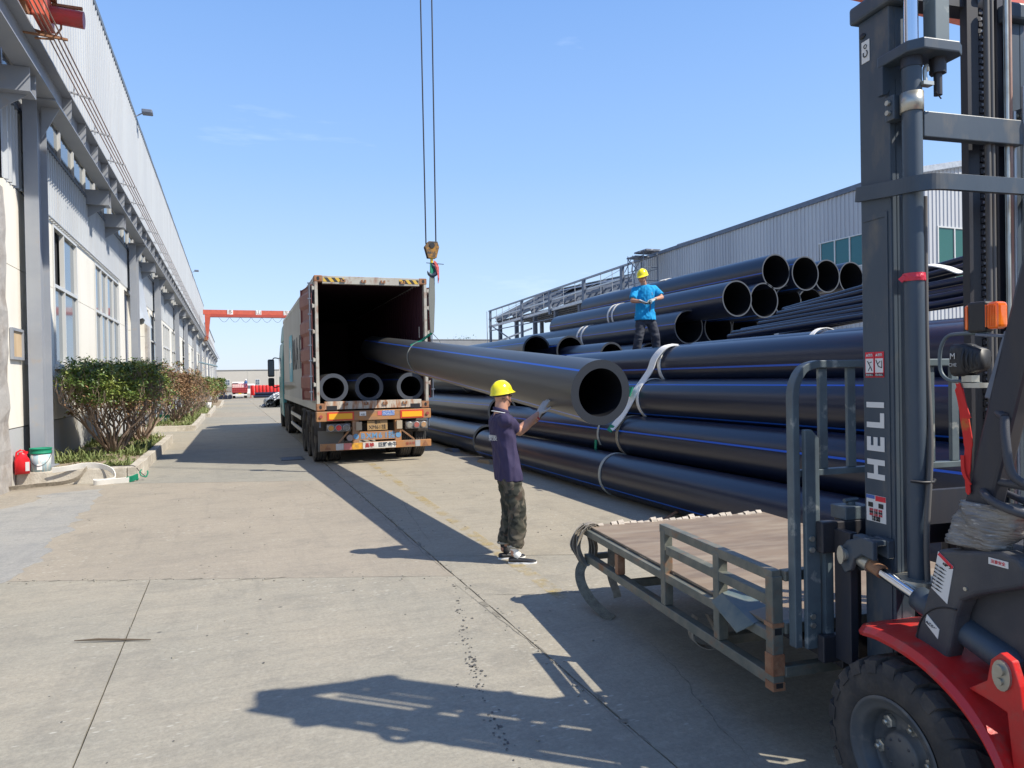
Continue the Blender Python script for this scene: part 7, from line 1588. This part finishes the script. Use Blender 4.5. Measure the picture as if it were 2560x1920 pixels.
def camo():
    m = mat('camouflage cloth', (0.05, 0.05, 0.036), 0.9); t = m.node_tree; b = t.nodes['Principled BSDF']; c = t.nodes.new('ShaderNodeTexCoord'); prev = None
    for k, (col, sc, lo, hi) in enumerate((((0.095, 0.082, 0.06), 9, 0.50, 0.52), ((0.022, 0.024, 0.018), 11, 0.55, 0.57), ((0.07, 0.05, 0.036), 13, 0.60, 0.62))):
        mp_ = t.nodes.new('ShaderNodeMapping'); mp_.inputs['Location'].default_value = (k*3.3, k*7.1, k); mp_.inputs['Scale'].default_value = (1, 1, 0.8); n = t.nodes.new('ShaderNodeTexNoise'); n.inputs['Scale'].default_value = sc; n.inputs['Detail'].default_value = 1.5; n.inputs['Distortion'].default_value = 0.7
        r = t.nodes.new('ShaderNodeMapRange'); r.inputs[1].default_value = lo; r.inputs[2].default_value = hi; x = t.nodes.new('ShaderNodeMixRGB'); x.inputs[2].default_value = (*col, 1)
        t.links.new(c.outputs['Object'], mp_.inputs[0]); t.links.new(mp_.outputs[0], n.inputs['Vector']); t.links.new(n.outputs['Fac'], r.inputs[0]); t.links.new(r.outputs[0], x.inputs[0])
        if prev is None: x.inputs[1].default_value = (0.05, 0.05, 0.036, 1)
        else: t.links.new(prev, x.inputs[1])
        prev = x.outputs[0]
    t.links.new(prev, b.inputs['Base Color']); return m
M['camo'] = camo()
def ell(c, u, v, w, ru, rv, rw, n=16, k=10):
    """ellipsoid as lofted rings"""
    c, u, v, w = Vector(c), Vector(u).normalized(), Vector(v).normalized(), Vector(w).normalized(); rings = []
    for i in range(k+1):
        t = -PI/2+PI*i/k*0.98+0.02; rings.append([c+w*(math.sin(t)*rw)+u*(math.cos(t)*ru*math.cos(2*PI*j/n))+v*(math.cos(t)*rv*math.sin(2*PI*j/n)) for j in range(n)])
    return rings
def capsule(b, pts, rs, n=14):
    P = [Vector(p) for p in pts]
    b.tube(P, rs, n)
    for p, r in zip(P, rs): b.loft(ell(p, (1, 0, 0), (0, 1, 0), (0, 0, 1), r, r, r, 12, 8))
def organic(name, b, m, parent, voxel=0.012, it=4, amp=0.0, sc=8.0, org=(0, 0, 0), stretch=(1, 1, 1), fac=0.5):
    me = b.mesh(name+'_raw'); o = bpy.data.objects.new(name, me); COL.objects.link(o)
    r = o.modifiers.new('r', 'REMESH'); r.mode = 'VOXEL'; r.voxel_size = voxel; r.use_smooth_shade = True
    s = o.modifiers.new('s', 'SMOOTH'); s.iterations = it; s.factor = fac
    dg_ = bpy.context.evaluated_depsgraph_get(); ev = o.evaluated_get(dg_); nm = bpy.data.meshes.new_from_object(ev, depsgraph=dg_); bpy.data.objects.remove(o)
    if amp:
        nm.update(); norms = [v.normal.copy() for v in nm.vertices]
        for v, q in zip(nm.vertices, norms):
            p = Vector((v.co.x*stretch[0], v.co.y*stretch[1], v.co.z*stretch[2])); d = noise.noise(p*sc)+0.5*noise.noise(p*sc*2.1)
            v.co += q*(abs(d)*-amp*1.2+amp*0.35)
    for v in nm.vertices: v.co -= Vector(org)
    nm.materials.clear(); nm.materials.append(M[m] if isinstance(m, str) else m)
    for p_ in nm.polygons: p_.use_smooth = True
    nm.name = name; q = bpy.data.objects.new(name, nm); COL.objects.link(q); q.parent = parent; return q
def frame(f, up):
    f = Vector(f).normalized(); u = Vector(up); r = f.cross(u).normalized(); u = r.cross(f).normalized(); return f, r, u      # forward, right, up
def hard_hat(parent, c, f, up, org, s=1.0):
    f, r, u = frame(f, up); c = Vector(c)-Vector(org); mm = Matrix(((r.x, f.x, u.x, c.x), (r.y, f.y, u.y, c.y), (r.z, f.z, u.z, c.z), (0, 0, 0, 1)))
    b = MB(); n = 40; rings = []
    for i in range(15):
        t = i/14; rings_ = []
        for j in range(n):
            a = 2*PI*j/n; fx, fy = math.cos(a), math.sin(a); front = max(0, fy)
            if i == 0: rx, ry, z = 0.118+0.004*front, 0.140+0.045*front**3, -0.012-0.010*front**3
            elif i == 1: rx, ry, z = 0.112, 0.134+0.012*front**3, 0.004
            else:
                q = (t-1/14)/(13/14); e = math.cos(q*PI/2)**0.78; rx, ry, z = 0.108*e, 0.130*e, 0.004+0.125*math.sin(q*PI/2)
            ridge = 0.009*math.exp(-(fx*rx/0.020)**2)*min(1, max(0, (z-0.03)/0.04)) if i > 1 else 0
            rings_.append(mm @ (Vector((fx*rx*s, fy*ry*s, (z+ridge)*s))))
        rings.append(rings_)
    b.loft(rings, caps=False); b.loft([[p.lerp(mm.translation, 0.03) for p in g] for g in rings], caps=False)
    b.add(rings[0]+[p.lerp(mm.translation, 0.03) for p in rings[0]], [(j, (j+1) % n, n+(j+1) % n, n+j) for j in range(n)])
    h = b.build('hard_hat', 'helmet', parent)
    st = MB()
    for sx in (-1, 1): st.tube([mm @ Vector(p) for p in ((sx*0.098*s, 0.03*s, 0.0), (sx*0.085*s, 0.035*s, -0.06*s), (sx*0.060*s, 0.05*s, -0.115*s), (0, 0.06*s, -0.142*s))], 0.004, 6)
    st.tube([mm @ Vector((0.090*math.cos(R(a))*s, (0.105*math.sin(R(a)))*s, -0.022*s)) for a in range(180, 361, 20)], 0.010, 6)
    st.build('chin_strap', 'black', h); return mm
def hand(parent, wrist, dirv, palm, org, m='glove', curl=0.25, s=1.0, spread=0.16, side=1, cuff=True):
    """dirv: wrist to fingertips, palm: the way the palm faces; side=+1 right hand"""
    d, _, _ = frame(dirv, palm); pl_ = Vector(palm).normalized(); pl_ = (pl_-d*pl_.dot(d)).normalized(); w = d.cross(pl_).normalized()*side   # w: thumb side
    W0 = Vector(wrist); b = MB()
    b.loft([[W0+d*t+w*(math.cos(2*PI*j/14)*a)+pl_*(math.sin(2*PI*j/14)*c) for j in range(14)] for t, a, c in ((-0.05*s, 0.031*s, 0.027*s), (0, 0.030*s, 0.022*s), (0.03*s, 0.040*s, 0.019*s), (0.07*s, 0.045*s, 0.016*s), (0.098*s, 0.042*s, 0.013*s))])
    for k, (off, ln) in enumerate(((0.030, 0.072), (0.0105, 0.082), (-0.010, 0.077), (-0.030, 0.060))):
        p = W0+d*0.088*s+w*off*s; e = (d+w*(off*spread*12)).normalized(); pts = [p]; c = 0
        for q in (0.42, 0.32, 0.26):
            c += curl; e2 = (e*math.cos(c)+pl_*math.sin(c)).normalized(); p = p+e2*ln*q*s; pts.append(p)
        capsule(b, pts, [0.0098*s, 0.0095*s, 0.0088*s, 0.0078*s], 10)
    p = W0+d*0.025*s+w*0.030*s; e = (d*0.62+w*0.72+pl_*0.25).normalized(); pts = [p, p+e*0.035*s]; e = (d*0.85+w*0.42+pl_*0.3).normalized(); pts += [pts[-1]+e*0.030*s, pts[-1]+e*0.030*s+(d*0.95+w*0.1+pl_*0.3).normalized()*0.026*s]
    capsule(b, pts, [0.014*s, 0.012*s, 0.0105*s, 0.009*s], 10)
    g = organic('glove', b, m, parent, 0.0042, 2, org=org)
    if cuff:
        q = MB(); q.lathe([(0.030*s, 0), (0.034*s, 0.004*s), (0.034*s, 0.016*s), (0.030*s, 0.02*s)], 18, Matrix.Translation(W0-d*0.052*s-Vector(org)) @ d.to_track_quat('Z', 'Y').to_matrix().to_4x4()); q.build('cuff', mat('red cuff edge', (0.35, 0.05, 0.06), 0.9) if cuff == 2 else 'glove', g)
    return g
def head(b, c, f, up, s=1.0):
    f, r, u = frame(f, up); c = Vector(c)
    b.loft(ell(c+u*0.025*s-f*0.008*s, f, r, u, 0.094*s, 0.074*s, 0.100*s)); b.loft(ell(c-u*0.035*s+f*0.022*s, f, r, u, 0.066*s, 0.060*s, 0.070*s)); b.loft(ell(c-u*0.088*s+f*0.055*s, f, r, u, 0.026*s, 0.030*s, 0.022*s))
    b.loft(ell(c-u*0.012*s+f*0.092*s, f, r, u, 0.017*s, 0.012*s, 0.024*s, 10, 6)); b.loft(ell(c-u*0.055*s+f*0.080*s, f, r, u, 0.010*s, 0.024*s, 0.010*s, 10, 6)); b.loft(ell(c+u*0.022*s+f*0.082*s, f, r, u, 0.010*s, 0.045*s, 0.009*s, 10, 6))
    for sg in (-1, 1): b.loft(ell(c-u*0.005*s+r*(sg*0.077*s)-f*0.008*s, f, r, u, 0.017*s, 0.010*s, 0.031*s, 10, 6))
def face_bits(parent, c, f, up, org, s=1.0):
    f, r, u = frame(f, up); c = Vector(c)-Vector(org)
    for sg in (-1, 1):
        b = MB(); b.loft(ell(c+u*0.008*s+f*0.083*s+r*(sg*0.031*s), f, r, u, 0.008*s, 0.013*s, 0.006*s, 10, 6)); b.build('eye', 'hair', parent)
        b = MB(); b.tube([c+u*0.026*s+f*0.090*s+r*(sg*0.016*s), c+u*0.031*s+f*0.088*s+r*(sg*0.033*s), c+u*0.026*s+f*0.078*s+r*(sg*0.050*s)], 0.0035*s, 6); b.build('eyebrow', 'hair', parent)
    b = MB(); b.tube([c-u*0.056*s+f*0.090*s+r*(0.022*s), c-u*0.058*s+f*0.095*s, c-u*0.056*s+f*0.090*s-r*(0.022*s)], 0.0035*s, 6); b.build('mouth', mat('lips', (0.26, 0.09, 0.07), 0.5), parent)
    b = MB(); b.loft([[c+u*(z*s)+f*((math.cos(2*PI*j/20)*a-0.010)*s)+r*(math.sin(2*PI*j/20)*w_*s) for j in range(20)] for z, a, w_ in ((-0.045, 0.060, 0.050), (-0.02, 0.075, 0.066), (0.03, 0.088, 0.0775), (0.06, 0.092, 0.079))])
    hr = b; vs = hr.v
    for v in vs:
        e = (v-c).dot(f)
        if e > 0.0: v -= f*(e+0.012)            # hair only on the back of the head and over the ears
    hr.build('hair', 'hair', parent)
def shoe(parent, ankle, toe, org, m='black', sole='white', flat=True):
    A_ = Vector(ankle); T_ = Vector(toe); d = (T_-A_); d.z = 0; ln = 0.27; d.normalize(); r = Vector((d.y, -d.x, 0)); heel = Vector((A_.x, A_.y, 0))-d*0.055; z0 = A_.z-0.085
    b = MB(); rings = []
    for t, w_, h_, zz in ((0.0, 0.024, 0.045, 0.030), (0.05, 0.034, 0.058, 0.034), (0.30, 0.036, 0.060, 0.036), (0.48, 0.040, 0.044, 0.030), (0.72, 0.046, 0.030, 0.024), (0.90, 0.040, 0.022, 0.019), (1.0, 0.020, 0.014, 0.016)):
        c = heel+d*(t*ln); rings.append([Vector((c.x, c.y, z0))+r*(math.cos(2*PI*j/16)*w_)+Vector((0, 0, 0.012+zz*0.55+math.sin(2*PI*j/16)*(h_*0.5 if math.sin(2*PI*j/16) > 0 else zz*0.5)-0.0)) for j in range(16)])
    b.loft(rings); o = organic('shoe', b, m, parent, 0.006, 2, org=org)
    b = MB(); pts = []
    for j in range(28):
        a = 2*PI*j/28; x_ = math.cos(a); y_ = math.sin(a); w_ = 0.043-0.008*(x_ < 0); pts.append((0.5+0.52*x_, y_*w_))
    b.prism(pts, lambda p, dd: heel-Vector(org)+d*(p[0]*ln)+r*p[1]+Vector((0, 0, z0+dd)), 0.0, 0.016); b.build('sole', sole, o)
    return o

# ---- worker in front, guiding the hanging pipe
P1 = (2.53, 6.47, 0); O1 = Vector(P1)
w1 = thing('person', 'worker in violet polo, camouflage trousers and yellow helmet pushing the hanging pipe', 'person', P1)
f1 = Vector((0.985, -0.02, 0)); r1 = Vector((-0.02, -0.985, 0)); up1 = Vector((0, 0, 1))
rs_, ls_ = Vector((2.435, 6.35, 1.385)), Vector((2.47, 6.70, 1.375))
re_, le_ = Vector((2.634, 6.50, 1.268)), Vector((2.73, 6.80, 1.25)); rw2, lw2 = Vector((2.87, 6.565, 1.425)), Vector((2.96, 6.83, 1.36))
hc = Vector((2.475, 6.52, 1.612)); hf = Vector((0.93, 0.30, 0.02))
b = MB(); head(b, hc, hf, (-0.06, 0, 1), 0.95)
capsule(b, [(2.46, 6.525, 1.56), (2.452, 6.525, 1.44)], [0.062, 0.072]); capsule(b, [(2.45, 6.525, 1.38), (2.47, 6.50, 1.15), (2.50, 6.49, 0.92)], [0.09, 0.095, 0.10])
for s_, e_, w_ in ((rs_, re_, rw2), (ls_, le_, lw2)):
    capsule(b, [(2.455, 6.52, 1.38), s_], [0.06, 0.052]); capsule(b, [s_, s_.lerp(e_, 0.5), e_], [0.056, 0.051, 0.045]); capsule(b, [e_, e_.lerp(w_, 0.3), w_], [0.047, 0.051, 0.032])
HR = (Vector((2.495, 6.405, 0.86)), Vector((2.548, 6.385, 0.475)), Vector((2.512, 6.395, 0.10))); HL = (Vector((2.52, 6.58, 0.86)), Vector((2.555, 6.57, 0.475)), Vector((2.485, 6.60, 0.10)))
for a_, k_, n_ in (HR, HL): capsule(b, [(2.505, 6.49, 0.9), a_], [0.10, 0.078]); capsule(b, [a_, k_], [0.075, 0.052]); capsule(b, [k_, k_.lerp(n_, 0.35), n_], [0.052, 0.054, 0.036])
organic('body', b, 'skin', w1, 0.009, 4, org=O1)
face_bits(w1, hc, hf, (-0.06, 0, 1), O1, 0.95)
# polo shirt
b = MB(); rings = []
for z, cx_, cy_, a, c in ((1.455, 2.452, 6.525, 0.075, 0.085), (1.425, 2.450, 6.525, 0.095, 0.150), (1.38, 2.447, 6.525, 0.118, 0.190), (1.28, 2.455, 6.52, 0.132, 0.190), (1.12, 2.475, 6.51, 0.130, 0.178), (0.98, 2.492, 6.50, 0.142, 0.186), (0.86, 2.506, 6.49, 0.150, 0.192), (0.80, 2.508, 6.488, 0.151, 0.193)):
    rings.append([Vector((cx_, cy_, z))+f1*(math.copysign(abs(math.cos(2*PI*j/24))**0.85, math.cos(2*PI*j/24))*a*0.84)+r1*(math.copysign(abs(math.sin(2*PI*j/24))**0.85, math.sin(2*PI*j/24))*c) for j in range(24)])
b.loft(rings)
for s_, e_ in ((rs_, re_), (ls_, le_)): capsule(b, [(2.452, 6.52, 1.375), s_], [0.085, 0.072]); b.tube([s_, s_.lerp(e_, 0.45), s_.lerp(e_, 0.66)], [0.070, 0.070, 0.071], 16)
sh1 = organic('shirt', b, 'polo', w1, 0.0085, 2, amp=0.016, sc=7.5, org=O1, stretch=(1.5, 1.5, 0.55))
b = MB(); b.tube([Vector((2.455, 6.525, 1.475+0.022*math.cos(a)*-1))+f1*(math.cos(a)*0.076)+r1*(math.sin(a)*0.078)-O1 for a in [2*PI*k/24 for k in range(25)]], 0.012, 8, flat=(0.012, 0.04), up=(0, 0, 1)); cl = b.build('collar', 'polo', sh1)
b = MB(); b.tube([Vector((2.452, 6.525, 1.458-0.020*math.cos(a)))+f1*(math.cos(a)*0.094)+r1*(math.sin(a)*0.092)-O1 for a in [R(70+10*k) for k in range(21)]], 0.0042, 6); b.build('collar_stripe', 'white', cl)
text('lettering', '塑胶', 0.06, Vector((2.346, 6.475, 1.215))-O1, (0.42, -0.90, 0), (0.05, 0, 1), 'paper', sh1, 0.002)
# trousers
b = MB(); b.loft([[Vector((2.505, 6.492, z))+f1*(math.cos(2*PI*j/20)*a)+r1*(math.sin(2*PI*j/20)*c) for j in range(20)] for z, a, c in ((0.93, 0.090, 0.140), (0.86, 0.098, 0.150), (0.78, 0.102, 0.152), (0.74, 0.085, 0.135))])
for (a_, k_, n_), q in ((HR, 1), (HL, 1)):
    h_ = n_+Vector((0.005, 0, 0.065)); m1 = a_.lerp(k_, 0.5)+Vector((0.004, 0, 0)); m2 = k_.lerp(h_, 0.5)+Vector((0.018, 0, 0))
    b.tube([a_+Vector((0, 0, -0.02)), m1, k_, m2, h_+Vector((0.012, 0, 0.03)), h_], [0.092, 0.097, 0.088, 0.086, 0.080, 0.070], 20)
tr1 = organic('trousers', b, 'camo', w1, 0.009, 2, amp=0.020, sc=6.5, org=O1, stretch=(1, 1, 1.6))
for (a_, k_, n_) in (HR, HL):
    b = MB(); b.lathe([(0.070, 0), (0.073, 0.004), (0.073, 0.016), (0.069, 0.02)], 20, Matrix.Translation(n_+Vector((0.005, 0, 0.058))-O1)); b.build('hem', mat('pale hem', (0.30, 0.28, 0.22), 0.9), tr1)
    b = MB(); b.tube([n_+Vector((0.0, 0, 0.08))-O1, n_+Vector((0.01, 0, 0.0))-O1, n_+Vector((0.045, -0.01, -0.035))-O1], [0.040, 0.041, 0.037], 14); b.build('sock', 'white' if n_ is HR[2] else 'black', w1)
shoe(w1, HR[2]+Vector((0.0, 0, -0.015)), (2.75, 6.30, 0), O1); shoe(w1, HL[2]+Vector((0.0, 0, -0.015)), (2.72, 6.57, 0), O1)
hand(w1, rw2, (0.115, 0.035, 0.148), (0.86, 0.3, -0.45), O1, curl=0.06, side=-1, cuff=2, spread=0.13, s=1.12)
hand(w1, lw2, (0.13, 0.02, 0.075), (0.45, 0.2, 0.85), O1, curl=0.10, side=1, m=M['plastic'])
hard_hat(w1, hc+Vector((-0.014, 0, 0.040)), (0.93, 0.30, 0.14), (-0.15, -0.02, 1), O1, 0.90)

# ---- worker in blue on the stack
P2 = (7.58, 11.98, 2.17); O2 = Vector(P2)
w2 = thing('person', 'worker in bright blue t-shirt and yellow helmet standing on the pipe stack looking down', 'person', P2)
f2 = Vector((-0.52, -0.85, 0)).normalized(); r2 = Vector((f2.y, -f2.x, 0))
rs_, ls_ = Vector((7.355, 12.02, 3.455)), Vector((7.735, 11.93, 3.480)); re_, le_ = Vector((7.235, 11.93, 3.235)), Vector((7.80, 11.77, 3.30)); rw2, lw2 = Vector((7.315, 11.73, 3.205)), Vector((7.56, 11.67, 3.245))
hc = Vector((7.440, 11.88, 3.685)); hf = Vector((-0.78, -0.52, -0.38))
b = MB(); head(b, hc, hf, (-0.25, -0.2, 1)); capsule(b, [(7.48, 11.93, 3.63), (7.54, 11.98, 3.52)], [0.055, 0.062]); capsule(b, [(7.545, 11.98, 3.45), (7.55, 11.98, 3.2), (7.55, 11.98, 3.0)], [0.09, 0.095, 0.10])
for s_, e_, w_ in ((rs_, re_, rw2), (ls_, le_, lw2)):
    capsule(b, [(7.545, 11.98, 3.46), s_], [0.06, 0.052]); capsule(b, [s_, s_.lerp(e_, 0.5), e_], [0.052, 0.048, 0.041]); capsule(b, [e_, e_.lerp(w_, 0.3), w_], [0.041, 0.044, 0.028])
HR = (Vector((7.475, 12.0, 2.93)), Vector((7.40, 11.97, 2.56)), Vector((7.37, 12.05, 2.215))); HL = (Vector((7.635, 11.95, 2.93)), Vector((7.72, 11.90, 2.56)), Vector((7.80, 11.98, 2.24)))
for a_, k_, n_ in (HR, HL): capsule(b, [(7.55, 11.98, 2.98), a_], [0.10, 0.078]); capsule(b, [a_, k_], [0.075, 0.052]); capsule(b, [k_, n_], [0.052, 0.036])
organic('body', b, 'skin', w2, 0.010, 4, org=O2); face_bits(w2, hc, hf, (-0.25, -0.2, 1), O2)
b = MB(); rings = []
for z, a, c in ((3.555, 0.075, 0.085), (3.525, 0.098, 0.155), (3.465, 0.120, 0.205), (3.35, 0.130, 0.20), (3.2, 0.128, 0.185), (3.05, 0.128, 0.182), (2.93, 0.155, 0.208), (2.87, 0.160, 0.212)):
    rings.append([Vector((7.548, 11.978, z))+f2*(math.cos(2*PI*j/24)*a)+r2*(math.copysign(abs(math.sin(2*PI*j/24))**0.85, math.sin(2*PI*j/24))*c) for j in range(24)])
b.loft(rings)
for s_, e_ in ((rs_, re_), (ls_, le_)): capsule(b, [(7.545, 11.98, 3.46), s_], [0.085, 0.072]); b.tube([s_, s_.lerp(e_, 0.45), s_.lerp(e_, 0.80)], [0.070, 0.072, 0.074], 16)
sh2 = organic('shirt', b, 'tee', w2, 0.010, 2, amp=0.018, sc=7.0, org=O2, stretch=(1.4, 1.4, 0.8))
text('lettering', '山东', 0.035, Vector((7.60, 11.835, 3.385))-O2, (0.85, -0.52, 0), (0, 0, 1), 'white', sh2, 0.003); text('lettering', '管道科技', 0.020, Vector((7.60, 11.835, 3.355))-O2, (0.85, -0.52, 0), (0, 0, 1), 'white', sh2, 0.003)
b = MB(); b.loft([[Vector((7.548, 11.978, z))+f2*(math.cos(2*PI*j/20)*a)+r2*(math.sin(2*PI*j/20)*c) for j in range(20)] for z, a, c in ((2.97, 0.10, 0.145), (2.9, 0.11, 0.158), (2.82, 0.112, 0.162), (2.78, 0.09, 0.15))])
for (a_, k_, n_) in (HR, HL):
    h_ = n_+Vector((0, 0, 0.02)); b.tube([a_+Vector((0, 0, -0.02)), a_.lerp(k_, 0.5), k_, k_.lerp(h_, 0.5), h_], [0.094, 0.096, 0.086, 0.080, 0.078], 20)
organic('trousers', b, 'dark_cloth', w2, 0.010, 2, amp=0.018, sc=6, org=O2, stretch=(1, 1, 1.5))
shoe(w2, HR[2]+Vector((0, 0, 0.0)), HR[2]+Vector((-0.1, -0.2, 0)), O2, 'dark_cloth', 'black'); shoe(w2, HL[2]+Vector((0, 0, 0.0)), HL[2]+Vector((0.05, -0.2, 0)), O2, 'dark_cloth', 'black')
gm = mat('pale work glove', (0.45, 0.46, 0.44), 0.9, col2=(0.10, 0.16, 0.13), sc=14, lo=0.5, hi=0.58)
hand(w2, rw2, (0.10, -0.07, -0.06), (0.4, 0.1, 0.7), O2, curl=0.55, side=-1, m=gm, cuff=False); hand(w2, lw2, (-0.13, -0.03, -0.05), (0.1, 0.3, -0.7), O2, curl=0.5, side=-1, m=gm, cuff=False)
hard_hat(w2, hc+Vector((0.0, 0.0, 0.045)), (-0.80, -0.52, -0.28), (-0.22, -0.14, 1), O2, 0.97)
o = MB().tube([(0, 0, 0), (0.005, -0.01, -0.1), (-0.004, 0, -0.2)], [0.012, 0.010, 0.007], 8).build('hand_tool', 'black'); o.location = (7.43, 11.62, 3.19); tag(o, 'short dark tool hanging from the gloved hands of the worker in blue', 'tool')
# ---- tiny worker on the far red truck
P3 = (1.85, 108.6, gz(108.6)+1.5); w3 = thing('person', 'tiny worker in blue overalls and pale helmet on top of the far red truck', 'person', P3)
b = MB(); capsule(b, [(0, 0, 0.0), (0.02, 0, 0.45), (0.08, 0, 0.75)], [0.16, 0.2, 0.22]); capsule(b, [(0.08, 0, 0.72), (-0.2, -0.1, 0.5), (-0.38, -0.1, 0.42)], [0.1, 0.08, 0.06]); capsule(b, [(-0.12, 0, -0.4), (0, 0, 0.1)], [0.09, 0.14]); capsule(b, [(0.14, 0, -0.4), (0.02, 0, 0.1)], [0.09, 0.14])
organic('overalls', b, mat('blue overalls', (0.04, 0.12, 0.30), 0.9), w3, 0.03, 2)
b = MB(); head(b, (0.1, 0, 1.02), (-1, -0.2, 0), (0, 0, 1)); organic('body', b, 'skin', w3, 0.012, 2); b = MB(); b.loft(ell((0.1, 0, 1.08), (1, 0, 0), (0, 1, 0), (0, 0, 1), 0.14, 0.14, 0.12)); b.build('hard_hat', 'white', w3)
